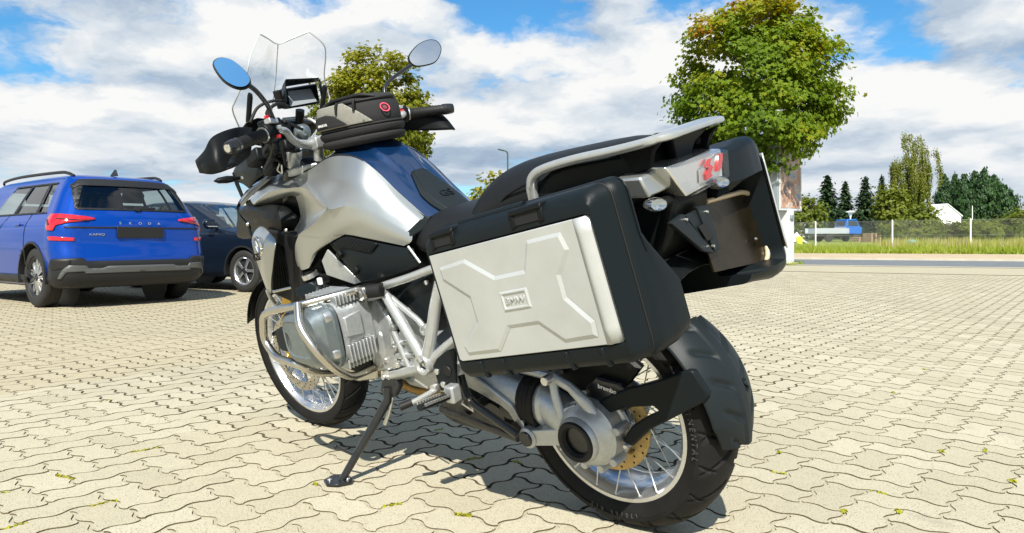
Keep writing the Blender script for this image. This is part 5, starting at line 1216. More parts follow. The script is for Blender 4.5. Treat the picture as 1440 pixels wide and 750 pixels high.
for sg in (1, -1):
    p = Vector((0.5352, 0.19, 0.445)); p.y *= sg
    m = MB(); m.lathe([(.016, .004), (.022, .014), (.030, .014), (.033, .008), (.033, -.03), (0, -.03)], p, (0, sg, 0), 30); piv = m.build('frame_pivot_ring', 'frame_silver', bike)
    m = MB(); m.lathe([(0, -.004), (.016, -.002), (.018, .006)], p, (0, sg, 0), 20); m.build('pivot_recess', 'cast_grey', piv)
    m = MB(); m.lathe([(0, .010), (.006, .010), (.0065, 0)], p+Vector((0, -.004*sg, 0)), (0, sg, 0), 6); m.build('pivot_bolt', 'zinc', piv)
    q = Vector((0.5309, 0.168, 0.5423)); q.y *= sg
    m = MB(); m.lathe([(.008, .008), (.015, .008), (.016, .004), (.016, -.01), (.008, -.01), (.008, .008)], q, (0, sg, 0), 20); m.build('frame_eye', 'frame_silver', bike)
    q = Vector((0.7609, 0.17, 0.3721)); q.y *= sg
    m = MB(); m.lathe([(0, .02), (.008, .02), (.009, .012), (.018, .010), (.020, -.02)], q, (0, sg, 0), 16); m.build('engine_mount_bolt', 'zinc', bike)
# black inner side cover behind the tubes with its fixing screw
m = MB(); m.patch([[(0.7555, 0.12, 0.6453), (0.5852, 0.135, 0.6832), (0.4432, 0.135, 0.715)], [(0.7169, 0.12, 0.5846), (0.5832, 0.14, 0.6147), (0.4854, 0.135, 0.6294)], [(0.6174, 0.12, 0.523), (0.574, 0.135, 0.5318), (0.5504, 0.13, 0.532)]], 4); sc_ = m.build('inner_side_cover', 'plastic_dark', bike, solid=-0.006)
m = MB(); m.lathe([(0, .006), (.007, .006), (.008, 0)], (0.5102, 0.142, 0.6793), (0, 1, 0), 12); m.build('cover_screw', 'zinc', sc_)
m = MB(); m.tube(catmull([(0.66, 0.1, 0.5173), (0.6361, 0.11, 0.4767), (0.6645, 0.11, 0.4272)], 4), 0.022, 10); m.build('intake_hose', 'rubber', bike)
block('airbox', [(0.95, .90), (1.0, .70), (0.70, .60), (0.52, .55), (0.40, .62), (0.45, .80), (0.70, .92)], -.115, .115, 'plastic_black', 0.02)

# heel guard, footrest, shift lever, stands
m = MB(); hp = [(0.4466, 0.215, 0.4799), (0.4, 0.215, 0.508), (0.359, 0.215, 0.5205), (0.3846, 0.215, 0.4144), ((0.4156, 0.215, 0.3974)), (0.453, 0.215, 0.3812), (0.4621, 0.215, 0.4142), (0.4686, 0.215, 0.4561)]
m.prism(hp, (0, -.012, 0)); hgd = m.build('heel_guard', 'plastic_dark', bike, bevel=0.004)
for p in ((0.452, 0.217, 0.4419), (0.4349, 0.217, 0.406)): m = MB(); m.lathe([(0, .004), (.006, .004), (.009, .002), (.010, -.006)], p, (0, 1, 0), 14); m.build('guard_bolt', 'zinc', hgd)
m = MB(); m.lathe([(0, .003), (.014, .003), (.016, 0)], (0.4062, 0.216, 0.4495), (0, 1, 0), 16); m.build('guard_boss', 'rubber', hgd)
for sg in (1, -1):
    def f(p): return Vector((p[0], p[1]*sg, p[2]))
    m = MB(); a, b = f((0.394, 0.235, 0.3858)), f((0.4021, 0.335, 0.3919)); m.tube([a, a.lerp(b, .5), b], [0.013, 0.016, 0.014], 10, flat=((0, 0, 1), .62)); pg_ = m.build('foot_peg', 'plastic_dark', bike)
    m = MB()
    for k in range(9):
        q = a.lerp(b, .18+.09*k); 
        for dx in (-.016, .016): m.box(q+Vector((dx, 0, .008)), (.006, .006, .007))
    tag(m.build('peg_teeth', 'zinc', pg_), kind='stuff')
    m = MB(); m.box(f((0.3889, 0.225, 0.3907)), (.035, .035, .05)); m.build('peg_bracket', 'cast_light', pg_, bevel=0.006)
m = MB(); m.tube(rounded([(0.4917, 0.2, 0.3802), (0.4895, 0.225, 0.3756), (0.5056, 0.285, 0.3681)], .01), [0.008]+[0.007]*7+[0.006], 10) if False else m.tube([(0.4917, 0.2, 0.3802), (0.4895, 0.225, 0.3756), (0.5056, 0.285, 0.3681)], [0.010, 0.0085, 0.007], 10); sl_ = m.build('shift_lever', 'frame_silver', bike)
m = MB(); m.tube([(0.5045, 0.283, 0.3696), (0.5203, 0.315, 0.3657)], 0.011, 14); m.build('shift_rubber', 'rubber', sl_)
m = MB(); m.lathe([(0, .012), (.012, .012), (.014, .006), (.014, -.01)], (0.4845, 0.205, 0.3855), (0, 1, 0), 16); m.build('lever_pivot', 'zinc', sl_)
m = MB(); m.tube([(0.5943, 0.19, 0.3884), (0.5212, 0.205, 0.378)], 0.0035, 6); m.build('shift_rod', 'zinc', sl_)
m = MB(); m.tube([(0.3999, 0.19, 0.3469), (0.382, 0.17, 0.3155), (0.378, 0.18, 0.3589)], 0.006, 8); m.build('stand_spring', 'zinc', bike)
# side stand: plate, leg, foot, tang, spring
s_top = Vector((0.7448, 0.19, 0.3418)); s_foot = Vector((0.829, 0.362, 0.0))
LI = LEAN.inverted(); foot = LI @ Vector((0.822, 0.366, 0.010)); kn = Vector((0.7444, 0.2, 0.3031))
m = MB(); m.tube([s_top, kn, foot+(kn-foot)*0.0], [0.016, 0.0145, 0.0115], 14); ssd = m.build('side_stand', 'paint_black', bike)
m = MB(); m.prism([(0.7722, 0.19, 0.3594), (0.7061, 0.18, 0.3785), (0.6956, 0.185, 0.3468), (0.7263, 0.19, 0.3088), (0.7574, 0.2, 0.3082), (0.7764, 0.2, 0.3293)], (0, -.024, 0)); m.build('stand_bracket', 'paint_black', ssd, bevel=0.004)
fpl = [LI @ Vector(p) for p in ((0.870, 0.330, .003), (0.885, .365, .003), (0.865, .405, .003), (0.825, .420, .003), (0.795, .400, .003), (0.785, .355, .003), (0.805, .335, .003))]
m = MB(); m.prism([tuple(p) for p in fpl], tuple(LI.to_3x3() @ Vector((0, 0, .009)))); m.build('stand_foot', 'paint_black', ssd, bevel=0.003)
for wx, wy in ((0.845, .395), (0.812, .352)):
    m = MB(); m.lathe([(0, .005), (.006, .005), (.0075, .001)], LI @ Vector((wx, wy, .012)), LI.to_3x3() @ Vector((0, 0, 1)), 12); m.build('foot_rivet', 'zinc', ssd)
t0 = foot.lerp(kn, .30); t1 = t0+Vector((0.055, .03, .035)); m = MB(); m.tube([t0, t1], 0.0045, 8); m.ball(t1, 0.008, 10); m.build('stand_tang', 'paint_black', ssd)
m = MB(); m.tube([(0.7351, 0.175, 0.3299), (0.7537, 0.19, 0.2685), (0.7837, 0.205, 0.2189)], 0.0035, 6); m.tube([(0.7601, 0.19, 0.2602), (0.7806, 0.205, 0.217)], 0.006, 8); m.build('stand_spring', 'zinc', ssd)
# centre stand folded up
m = MB(); m.tube(rounded([(0.4199, 0.16, 0.4131), (0.4011, 0.17, 0.3661), (0.3735, 0.175, 0.3404), (0.2171, 0.175, 0.2763)], .02), 0.0115, 10); cst = m.build('centre_stand', 'paint_black', bike, smooth=60)
m = MB(); a, b = Vector((0.5393, 0.16, 0.2913)), Vector((0.2305, 0.165, 0.2567)); m.tube([a, a.lerp(b, .5), b], [.012, .014, .010], 8, flat=((0, 1, 0), .6)); m.build('stand_arm', 'paint_black', cst)
m = MB(); m.tube([(0.43, -.15, .30), (0.43, .15, .30)], .014, 10); m.build('stand_cross_tube', 'paint_black', cst)
m = MB(); m.prism([(0.2631, 0.15, 0.2894), (0.2186, 0.15, 0.2769), (0.2455, 0.15, 0.2383), (0.2996, 0.15, 0.2487)], (0, -.03, 0)); m.build('stand_shoe', 'brown_rust', cst, bevel=0.004)
m = MB(); m.rings([rounded_rect_ring((.30, .30), .05, .035, -.05), rounded_rect_ring((.30, .30), .055, .04, .05), rounded_rect_ring((.30, .30), .05, .03, .10)]); m.build('linkage_housing', 'paint_black', bike)

# ---------------------------------------------------------------- tank, side panels, seats
BE = [(1.1269, 0.095, 1.032), (1.0421, 0.1, 1.0438), (0.9213, 0.105, 1.0726), (0.8564, 0.105, 1.0739), (0.7978, 0.105, 1.0644), (0.7541, 0.105, 1.0498), (0.6954, 0.102, 1.01), (0.629, 0.1, 0.9539), (0.5751, 0.098, 0.9083), (0.5215, 0.096, 0.8681), (0.4893, 0.094, 0.8459)]
def edge_at(x):
    """blue tank cover: height and half width of its edge at station x"""
    P = sorted(BE, key=lambda p: p[0])
    if x <= P[0][0]: return P[0][2]+(x-P[0][0])*0.8, P[0][1]
    for a, b in zip(P, P[1:]):
        if x <= b[0]: t = (x-a[0])/(b[0]-a[0]); t2 = t; return a[2]+(b[2]-a[2])*t2, a[1]+(b[1]-a[1])*t2
    return P[-1][2], P[-1][1]
def tank_z(x, y):
    ze, ye = edge_at(x); s = y/ye; cr = 0.026
    z = ze+cr*(1-abs(s)**2.4)
    # raised centre spine that runs out towards the rider
    w = max(0.0, min(1.0, (x-0.60)/0.12)); sp = 0.055*(0.55+0.45*w)
    if abs(y) < sp: z += 0.010*w
    elif abs(y) < sp+0.014: z += 0.010*w*(1-(abs(y)-sp)/0.014)
    return z
def smooth_edge():
    pts = catmull(sorted(BE, key=lambda p: p[0]), 4); return pts
BE = [tuple(p) for p in catmull(BE, 5)]
m = MB(); rg = []
xs = [0.44+0.0115*i for i in range(46)]
for x in xs:
    ze, ye = edge_at(x); ring = []
    for sgn in (1,):
        pass
    cols = [1.0+0.0, 1.0, 0.93, 0.85, 0.78, 0.72, 0.66, 0.60, 0.52, 0.44, 0.3, 0.15]
    left = [Vector((x, ye*1.03, ze-0.022)), Vector((x, ye*1.015, ze-0.006))]+[Vector((x, ye*c, tank_z(x, ye*c))) for c in cols[1:]]
    ring = left+[Vector((x, 0, tank_z(x, 0)))]+[Vector((p.x, -p.y, p.z)) for p in reversed(left)]
    rg.append(ring)
m.rings(rg, closed=False); tank = m.build('tank_cover', 'paint_blue', bike, smooth=24, solid=-0.004); tag(tank, 'glossy blue centre cover of the fuel tank')
for sg in (1, -1):
    m = MB(); m.tube([(p[0], (p[1]+.0035)*sg, p[2]-.002-(0 if sg > 0 else .004)) for p in BE], .0032, 6); m.build('tank_seam', 'hole_black', tank)
# rubber pad with embossed letters in front of the seat
m = MB(); rg = []
for i in range(15):
    x = 0.628-0.172*i/14; t = i/14; w = 0.030+0.034*min(1, t*2.6) if t < 0.6 else 0.064-0.012*(t-0.6)/0.4
    rg.append([Vector((x, w*s, tank_z(x, w*s)+(0.001 if abs(s) > 0.98 else 0.011 if abs(s) < 0.7 else 0.008))) for s in (1.0, 0.98, 0.72, 0.68, 0.3, 0, -0.3, -0.68, -0.72, -0.98, -1.0)])
m.rings(rg, closed=False); pad = m.build('tank_pad', 'plastic_grey', bike, smooth=22, solid=-0.006)
pc_ = Vector((0.53, -0.010, tank_z(0.53, -0.01)+0.0122)); sl = (Vector((0.56, 0, tank_z(0.56, 0)))-Vector((0.50, 0, tank_z(0.50, 0)))).normalized()
text_obj('pad_letters', 'GS', 0.042, frame_mtx(pc_, (0, -1, 0), sl), 'plastic_dark', pad, 0.0016)
# silver side panel of the tank, both sides: upper flank, front wing, undercut facet, knee flank
flank = [[(1.0999, 0.1, 1.0335), (1.0324, 0.106, 1.0441), (0.9145, 0.11, 1.0706), (0.7775, 0.11, 1.0591), (0.6893, 0.107, 1.0083), (0.6097, 0.105, 0.941), (0.5172, 0.1, 0.8668)],
         [(1.0788, 0.122, 1.019), (0.9939, 0.126, 1.0283), (0.8782, 0.13, 1.0436), (0.7521, 0.128, 1.0273), (0.6787, 0.122, 0.9801), (0.6107, 0.118, 0.9181), (0.5243, 0.112, 0.8487)],
         [(1.0176, 0.16, 1.0054), (0.9233, 0.168, 0.9966), (0.8009, 0.168, 0.9938), (0.7184, 0.16, 0.9745), (0.6626, 0.15, 0.9375), (0.6064, 0.142, 0.8891), (0.524, 0.132, 0.8344)],
         [(0.9455, 0.205, 0.9912), (0.8155, 0.222, 0.9239), (0.7593, 0.196, 0.923), (0.6997, 0.182, 0.9092), (0.6531, 0.17, 0.8859), (0.6004, 0.16, 0.8569), (0.5266, 0.15, 0.8179)]]
knee = [[(0.8155, 0.222, 0.9239), (0.7593, 0.196, 0.923), (0.6997, 0.182, 0.9092), (0.6531, 0.17, 0.8859), (0.6004, 0.16, 0.8569), (0.5266, 0.15, 0.8179)],
        [(0.9031, 0.226, 0.8781), (0.8221, 0.204, 0.8759), (0.7273, 0.192, 0.8733), (0.6706, 0.18, 0.8565), (0.6051, 0.168, 0.8314), (0.5303, 0.156, 0.8027)],
        [(1.0089, 0.224, 0.8445), (0.8979, 0.205, 0.8297), (0.8118, 0.185, 0.8332), (0.7152, 0.175, 0.8189), (0.6282, 0.165, 0.8031), (0.5679, 0.155, 0.7899)]]
low = [[(1.0089, 0.224, 0.8445), (0.9713, 0.216, 0.8422), (0.9329, 0.21, 0.8357), (0.8979, 0.205, 0.8297), (0.8522, 0.195, 0.8315), (0.8118, 0.185, 0.8332)],
       [(1.0629, 0.215, 0.8043), (1.0221, 0.213, 0.8039), (0.9788, 0.208, 0.8027), (0.9425, 0.202, 0.8012), (0.9183, 0.196, 0.8021), (0.8969, 0.19, 0.8075)],
       [(1.095, 0.206, 0.7529), (1.0643, 0.206, 0.751), (1.0301, 0.204, 0.7558), (1.0035, 0.2, 0.7623), (0.9875, 0.197, 0.7713), (0.964, 0.193, 0.7823)],
       [(1.1046, 0.196, 0.7154), (1.0845, 0.197, 0.7162), (1.0653, 0.197, 0.7191), (1.0409, 0.197, 0.7246), (1.0208, 0.195, 0.739), (0.9946, 0.192, 0.7627)]]
wing = [[(1.4173, 0.15, 0.967), (1.2983, 0.11, 1.0336), (1.1683, 0.105, 1.0267), (1.0999, 0.1, 1.0335)],
        [(1.4011, 0.158, 0.9573), (1.2754, 0.128, 1.0125), (1.1373, 0.126, 1.0161), (1.0788, 0.122, 1.019)],
        [(1.3805, 0.165, 0.95), (1.2248, 0.172, 0.9927), (1.0631, 0.17, 1.0052), (1.0176, 0.16, 1.0054)],
        [(1.3706, 0.166, 0.9446), (1.2096, 0.182, 0.9864), (1.0163, 0.198, 0.9937), (0.9455, 0.205, 0.9912)]]
under = [[(1.3706, 0.166, 0.9446), (1.2096, 0.182, 0.9864), (1.0163, 0.198, 0.9937), (0.9455, 0.205, 0.9912)], [(1.3777, 0.158, 0.9393), (1.2262, 0.172, 0.9679), (1.0533, 0.19, 0.9801), (0.9864, 0.195, 0.973)], [(1.3875, 0.15, 0.9393), (1.2706, 0.155, 0.9487), (1.1164, 0.165, 0.9638), (1.0771, 0.165, 0.9596)]]
facet = [[(1.0771, 0.165, 0.9596), (0.9864, 0.195, 0.973), (0.9455, 0.205, 0.9912)], [(1.0809, 0.16, 0.9274), (0.9556, 0.195, 0.9439), (0.8782, 0.214, 0.958)], [(1.0923, 0.158, 0.886), (0.9462, 0.195, 0.9043), (0.8155, 0.222, 0.9239)], [(1.1473, 0.16, 0.8455), (1.0043, 0.195, 0.8659), (0.9031, 0.226, 0.8781)], [(1.1956, 0.165, 0.8119), (1.1066, 0.195, 0.8238), (1.0089, 0.224, 0.8445)]]
for sg in (1, -1):
    m = MB()
    for gr in (flank, knee, low, wing, under, facet): m.patch(gr, 5, mirror=(sg < 0))
    o = m.build('tank_side_panel', 'paint_silver', bike, smooth=26, merge=0.0012)
    if sg < 0: o.location.z = -.006
    # dark notch piece where the panel meets the seat
    def f(p): return Vector((p[0], p[1]*sg, p[2]))
    m = MB(); m.prism([f(p) for p in ((0.4719, 0.12, 0.8678), (0.4858, 0.135, 0.8346), (0.5272, 0.15, 0.8158), (0.5386, 0.15, 0.7992), (0.566, 0.155, 0.8068), (0.551, 0.157, 0.8261), (0.5066, 0.135, 0.8597))], (0, -.02*sg, 0)); m.build('seat_notch_cover', 'plastic_grey', bike, bevel=0.005)
    # dark plastic side cover with perforated inset, steel triangle and clips
    cov = [[(0.9058, 0.185, 0.804), (0.8211, 0.18, 0.8276), (0.667, 0.165, 0.801), (0.5685, 0.15, 0.7865), (0.5398, 0.148, 0.7818)], [(0.8564, 0.19, 0.7661), (0.766, 0.19, 0.7716), (0.6638, 0.175, 0.76), (0.5659, 0.16, 0.7551), (0.5262, 0.15, 0.7551)], [(0.8221, 0.185, 0.7194), (0.7564, 0.188, 0.7219), (0.6578, 0.175, 0.7251), (0.5665, 0.16, 0.7317), (0.512, 0.15, 0.7385)], [(0.8002, 0.175, 0.6804), (0.7698, 0.178, 0.6801), (0.6742, 0.17, 0.6946), (0.5811, 0.158, 0.7137), (0.5209, 0.15, 0.7299)]]
    m = MB(); m.patch(cov, 5, mirror=(sg < 0)); sc = m.build('side_cover', 'plastic_dark', bike, smooth=40, solid=-0.004)
    ins = [[(0.8905, 0.19, 0.8029), (0.805, 0.186, 0.8267), (0.7283, 0.18, 0.8136), (0.6684, 0.172, 0.8005)], [(0.8779, 0.192, 0.7965), (0.7986, 0.19, 0.8074), (0.7329, 0.186, 0.7975), (0.6826, 0.178, 0.7868)], [(0.8676, 0.192, 0.7919), (0.7943, 0.192, 0.7899), (0.7361, 0.188, 0.7803), (0.6956, 0.182, 0.7746)]]
    m = MB(); m.patch(ins, 4, mirror=(sg < 0)); m.build('perforated_inset', 'plastic_black', sc, smooth=40, solid=-0.003)
    if sg > 0:
        h = MB()
        G_ = MB(); G_.patch(ins, 9); cols_ = 28; rows_ = 19
        for k, v in enumerate(G_.v):
            i, j = k//cols_, k % cols_
            if i % 3 == 1 and 1 < j < cols_-2 and (j+(i//3)) % 2 == 0: c = Vector(v)+Vector((0, .0016, 0)); h.lathe([(0, .0006), (.0026, 0)], c, (0.1, 1, 0.1), 6)
        ho = h.build('perforations', 'plastic_grey', sc, fix=False); tag(ho, kind='stuff')
    m = MB(); m.prism([f(p) for p in ((0.9138, 0.192, 0.7871), (0.7858, 0.18, 0.6801), (0.8231, 0.18, 0.6718), (0.9458, 0.195, 0.7024), (0.9484, 0.2, 0.7512))], (0, -.006*sg, 0)); m.build('intake_trim', 'cast_light', bike, bevel=0.002)
    for p in ((0.8444, 0.197, 0.7704), (0.7798, 0.193, 0.7204)):
        m = MB(); m.box(f(p), (.030, .012, .020), Euler((0, radians(35), 0)).to_matrix()); m.build('cover_clip', 'plastic_black', sc, bevel=0.003)
    m = MB(); m.tube([f((0.5451, 0.158, 0.7886)), f((0.5051, 0.158, 0.7408))], .004, 8); m.build('seat_trim_strip', 'zinc', bike)
    # inner black fairing below the silver panel and the air intake snout
    snout = [[(1.5702, 0.135, 0.9209), (1.4675, 0.15, 0.9423), (1.3836, 0.152, 0.9396), (1.2698, 0.154, 0.9434), (1.1832, 0.152, 0.937)],
             [(1.5134, 0.15, 0.9059), (1.3888, 0.175, 0.9262), (1.2492, 0.195, 0.9234), (1.1453, 0.2, 0.9186), (1.1232, 0.165, 0.9153)],
             [(1.4695, 0.155, 0.8841), (1.3598, 0.18, 0.9003), (1.2279, 0.205, 0.8973), (1.1268, 0.21, 0.8887), (1.0795, 0.17, 0.8907)],
             [(1.4584, 0.15, 0.8583), (1.3622, 0.175, 0.8704), (1.2554, 0.19, 0.8642), (1.1636, 0.195, 0.8539), (1.1184, 0.165, 0.8611)],
             [(1.4707, 0.14, 0.8261), (1.3633, 0.16, 0.8379), (1.2797, 0.17, 0.8238), (1.225, 0.17, 0.8133), (1.1999, 0.16, 0.8107)]]
    m = MB(); m.patch(snout, 3, mirror=(sg < 0), linear_u=True, linear_v=True); sn = m.build('air_intake', 'plastic_black', bike, smooth=22, solid=-0.005)
    for p in ((1.1241, 0.2, 0.8546), (1.4584, 0.162, 0.8733)): m = MB(); m.lathe([(0, .005), (.005, .005), (.007, 0)], f(p), (0, sg, 0), 12); m.build('intake_screw', 'zinc', sn)
    m = MB(); m.prism([f(p) for p in ((1.2207, 0.16, 0.8185), (1.0922, 0.19, 0.8127), (1.1255, 0.19, 0.7332), (1.1114, 0.185, 0.7097), (1.0636, 0.18, 0.7144), (0.9857, 0.18, 0.7573), (1.0158, 0.17, 0.6982), (1.1917, 0.15, 0.6433), (1.2509, 0.16, 0.7487))], (0, -.012*sg, 0)); m.build('inner_fairing', 'plastic_black', bike, bevel=0.004)
    m = MB(); m.prism([f(p) for p in ((1.5013, 0.13, 0.9531), (1.2908, 0.12, 0.9991), (1.0692, 0.13, 0.9885), (1.0367, 0.14, 0.8975), (1.1544, 0.15, 0.7904), (1.2936, 0.14, 0.7878), (1.5205, 0.12, 0.8246))], (0, -.01*sg, 0)); m.build('fairing_liner', 'plastic_black', bike)
    # silver radiator shroud with its round emblem
    top = [(1.2986, 0.225, 0.8603), (1.2369, 0.232, 0.8774), (1.1892, 0.242, 0.8764), (1.1078, 0.252, 0.8377), (1.1108, 0.258, 0.8175), (1.148, 0.262, 0.8233), (1.2507, 0.245, 0.8493)]
    m = MB(); m.patch([[(1.2702, 0.215, 0.8741), (1.2221, 0.225, 0.873), (1.167, 0.236, 0.8538), (1.1304, 0.24, 0.8349)], [(1.2748, 0.235, 0.8598), (1.2225, 0.248, 0.8548), (1.1721, 0.256, 0.8366), (1.1146, 0.256, 0.817)], [(1.2996, 0.24, 0.8307), (1.2247, 0.262, 0.8259), (1.173, 0.268, 0.8077), (1.1365, 0.258, 0.7809)], [(1.3036, 0.24, 0.7897), (1.2335, 0.262, 0.7859), (1.1952, 0.266, 0.7674), (1.17, 0.256, 0.7354)], [(1.2993, 0.238, 0.7196), (1.2503, 0.254, 0.7176), (1.2218, 0.258, 0.7094), (1.2059, 0.252, 0.693)], [(1.2926, 0.232, 0.6477), (1.2767, 0.236, 0.6444), (1.2609, 0.24, 0.6411), (1.2519, 0.24, 0.639)]], 4, mirror=(sg < 0))
    shr = m.build('radiator_shroud', 'paint_silver', bike, smooth=20, solid=-0.004)
    m = MB(); m.tube([f((1.2795, 0.236, 0.6495)), f((1.279, 0.232, 0.6221)), f((1.3211, 0.2, 0.5887))], .008, 8); m.build('shroud_tail', 'paint_silver', shr)
    ec = f((1.2155, 0.2655, 0.8156)); ax = Vector((0.22, sg, -.02)).normalized()
    m = MB(); m.lathe([(0, .001), (.031, .001), (.033, .003), (.035, .002), (.036, -.004)], ec, ax, 32); em = m.build('round_emblem', 'chrome', shr)
    m = MB(); m.lathe([(.0215, .0034), (.0315, .0034)], ec, ax, 32); m.build('emblem_ring', 'paint_black', em, fix=False)
    e1 = Vector((0, 0, 1)); e1 = (e1-ax*e1.dot(ax)).normalized()
    for q in range(4): m = MB(); m.lathe([(0, .0036), (.0205, .0036)], ec, ax, 8, q*pi/2, (q+1)*pi/2, e1); m.build('emblem_quarter', ('blue_print', 'white_print')[q % 2], em, fix=False)
    if sg > 0: text_obj('shroud_letters', 'GS', 0.036, frame_mtx(Vector((1.2424, 0.2665, 0.7756)), (-1, 0.0, 0.10), (0.12, 0, 1)), 'plastic_black', shr, 0.002)
    # ribbed radiator grille behind the shroud
    m = MB(); m.patch([[(1.1452, 0.235, 0.8215), (1.1578, 0.22, 0.8104), (1.1756, 0.2, 0.7954)], [(1.1834, 0.238, 0.7451), (1.1799, 0.215, 0.7364), (1.1895, 0.18, 0.7216)], [(1.2457, 0.235, 0.6507), (1.2154, 0.205, 0.6508), (1.1786, 0.17, 0.6523)]], 4, mirror=(sg < 0)); gl = m.build('radiator_grille', 'hole_black', bike, solid=-0.004)
    for k in range(9):
        t = k/8; a = Vector((1.1356, 0.24, 0.8178)).lerp(Vector((1.1667, 0.206, 0.7919)), t); b = Vector((1.2258, 0.242, 0.6562)).lerp(Vector((1.1688, 0.178, 0.6551)), t)
        m = MB(); m.tube([f(a), f(b)], .0032, 6); m.build('grille_rib', 'plastic_black', gl)
    m = MB(); m.tube([f((1.2371, 0.238, 0.6468)), f((1.1604, 0.178, 0.6529))], .006, 8); m.build('grille_lower_bar', 'steel_brushed', gl)
# throttle body and plugs between engine and tank
m = MB(); m.lathe([(.0, .03), (.020, .03), (.024, .02), (.024, -.05)], (1.0413, 0.19, 0.6859), (0.25, 1, 0.2), 16); m.build('throttle_body', 'plastic_black', bike)
m = MB(); m.lathe([(.0225, .008), (.0275, .008), (.0275, -.008), (.0225, -.008)], (1.0368, 0.2, 0.7011), (0.1, 0.2, 1), 18); m.build('hose_clamp', 'zinc', bike)
m = MB(); m.box((0.9757, 0.205, 0.6827), (.018, .012, .024)); m.build('sensor_plug', 'white_print', bike, bevel=0.003)
m = MB()
for pts in (((1.0006, 0.2, 0.6609), (0.9547, 0.2, 0.6485), (0.9153, 0.19, 0.6616)), ((1.0902, 0.2, 0.6572), (1.0409, 0.2, 0.6469), (1.007, 0.19, 0.6626), (0.9664, 0.18, 0.6758)), ((0.9666, 0.2, 0.672), (0.9651, 0.2, 0.6431), (1.0143, 0.2, 0.6261))): m.tube(catmull(pts, 5), .0045, 6)
m.build('wiring_loom', 'rubber', bike)
m = MB(); m.prism([(1.0647, 0.25, 0.6706), (1.0128, 0.23, 0.6838), (0.9774, 0.22, 0.6726), (0.9611, 0.23, 0.6524), (1.0303, 0.25, 0.6357), (1.0553, 0.26, 0.6423)], (0, -.05, 0)); m.build('coil_cover', 'plastic_dark', bike, bevel=0.006)
# front inner structure: radiators and frame head so nothing is hollow
block('radiator_core', [(1.28, .86), (1.32, .62), (1.12, .58), (1.06, .84)], -.20, .20, 'hole_black', 0.01)
block('steering_head', [(1.20, 1.03), (1.27, .86), (1.10, .74), (0.92, .86), (0.98, 1.02)], -.06, .06, 'paint_black', 0.02)
block('tank_body', [(0.92, 1.02), (1.0, .90), (0.95, .78), (0.62, .70), (0.50, .72), (0.49, .80), (0.66, .95), (0.80, 1.02)], -.085, .085, 'plastic_black', 0.02)

# ---- seats
def seat_loft(name, secs, material, sub=None):
    m = MB(); rg = []
    for (x, zc, hw, zb, roundp) in secs:
        ring = []
        for j in range(15):
            a = pi*j/14; cx, s_ = cos(a), sin(a); y = hw*math.copysign(abs(cx)**(2/roundp), cx); z = zb+(zc-zb)*abs(s_)**(2/roundp); ring.append(Vector((x, y, z)))
        rg.append(ring)
    m.rings(rg, closed=True); return m.build(name, material, bike, smooth=50, subsurf=1)
rs = seat_loft('rider_seat', [(0.565, .825, .110, .77, 3.0), (0.545, .850, .135, .755, 3.4), (0.50, .872, .152, .740, 3.6), (0.44, .886, .162, .735, 3.6), (0.36, .888, .168, .74, 3.6), (0.28, .880, .168, .75, 3.4), (0.20, .890, .165, .78, 3.2), (0.14, .90, .16, .80, 3)], 'vinyl_black')
ps_ = seat_loft('passenger_seat', [(0.345, .845, .115, .80, 2.6), (0.33, .880, .128, .80, 2.6), (0.285, .935, .135, .81, 2.6), (0.235, .965, .138, .83, 2.8), (0.16, .990, .138, .85, 2.8), (0.05, 1.000, .134, .87, 2.8), (-0.10, 1.012, .128, .89, 2.8), (-0.20, 1.015, .118, .91, 2.8), (-.235, .985, .10, .93, 2.6)], 'vinyl_black')
m = MB(); m.tube(catmull([(0.1911, 0.128, 0.8858), (0.1493, 0.134, 0.9125), (0.0876, 0.136, 0.9346), (0.0343, 0.136, 0.9486)], 5), .0025, 6); m.build('seat_seam', 'plastic_black', ps_)
block('tail_body', [(0.30, .86), (0.30, .78), (0.05, .84), (-.20, .87), (-.27, .90), (-.25, .95), (0.0, .93)], -.115, .115, 'plastic_black', 0.02)

# ---------------------------------------------------------------- tail, rack and luggage
# grab rails / carrier
def spl(a, b, t): return Vector(a).lerp(Vector(b), t)
half = [Vector(p) for p in ((0.0543, 0.14, 0.9024), (0.0508, 0.144, 0.934), (0.0338, 0.147, 0.9591), (-0.0106, 0.149, 0.9747), (-0.0977, 0.151, 0.9877), (-0.1957, 0.152, 0.9966), (-0.2661, 0.149, 1.0046), (-0.2999, 0.142, 1.0105), (-0.3139, 0.12, 1.0147))]
mir_ = [Vector((p.x+.03*(i/8), -p.y, p.z+.003)) for i, p in enumerate(half)]
path = catmull(half+[Vector((-0.2998, 0, 1.0168))]+mir_[::-1], 6); n = len(path); rg = []
for i, p in enumerate(path):
    t = (path[min(i+1, n-1)]-path[max(i-1, 0)]).normalized(); k = min(i, n-1-i)/(n-1)*2
    upv = Vector((0, 0, 1)); upv = upv-t*upv.dot(t)
    if upv.length < .25: upv = Vector((.8, 0, .2))-t*t.dot(Vector((.8, 0, .2)))
    upv.normalize(); side = t.cross(upv)
    w = 0.0125+0.017*max(0, min(1, (k-.25)/.5)); h = 0.0125-0.004*k
    rg.append([p+side*w*math.copysign(abs(cos(a))**.6, cos(a))+upv*h*math.copysign(abs(sin(a))**.6, sin(a)) for a in [2*pi*q/16 for q in range(16)]])
m = MB(); m.rings(rg); rail = m.build('luggage_rail', 'frame_silver', bike, smooth=45)
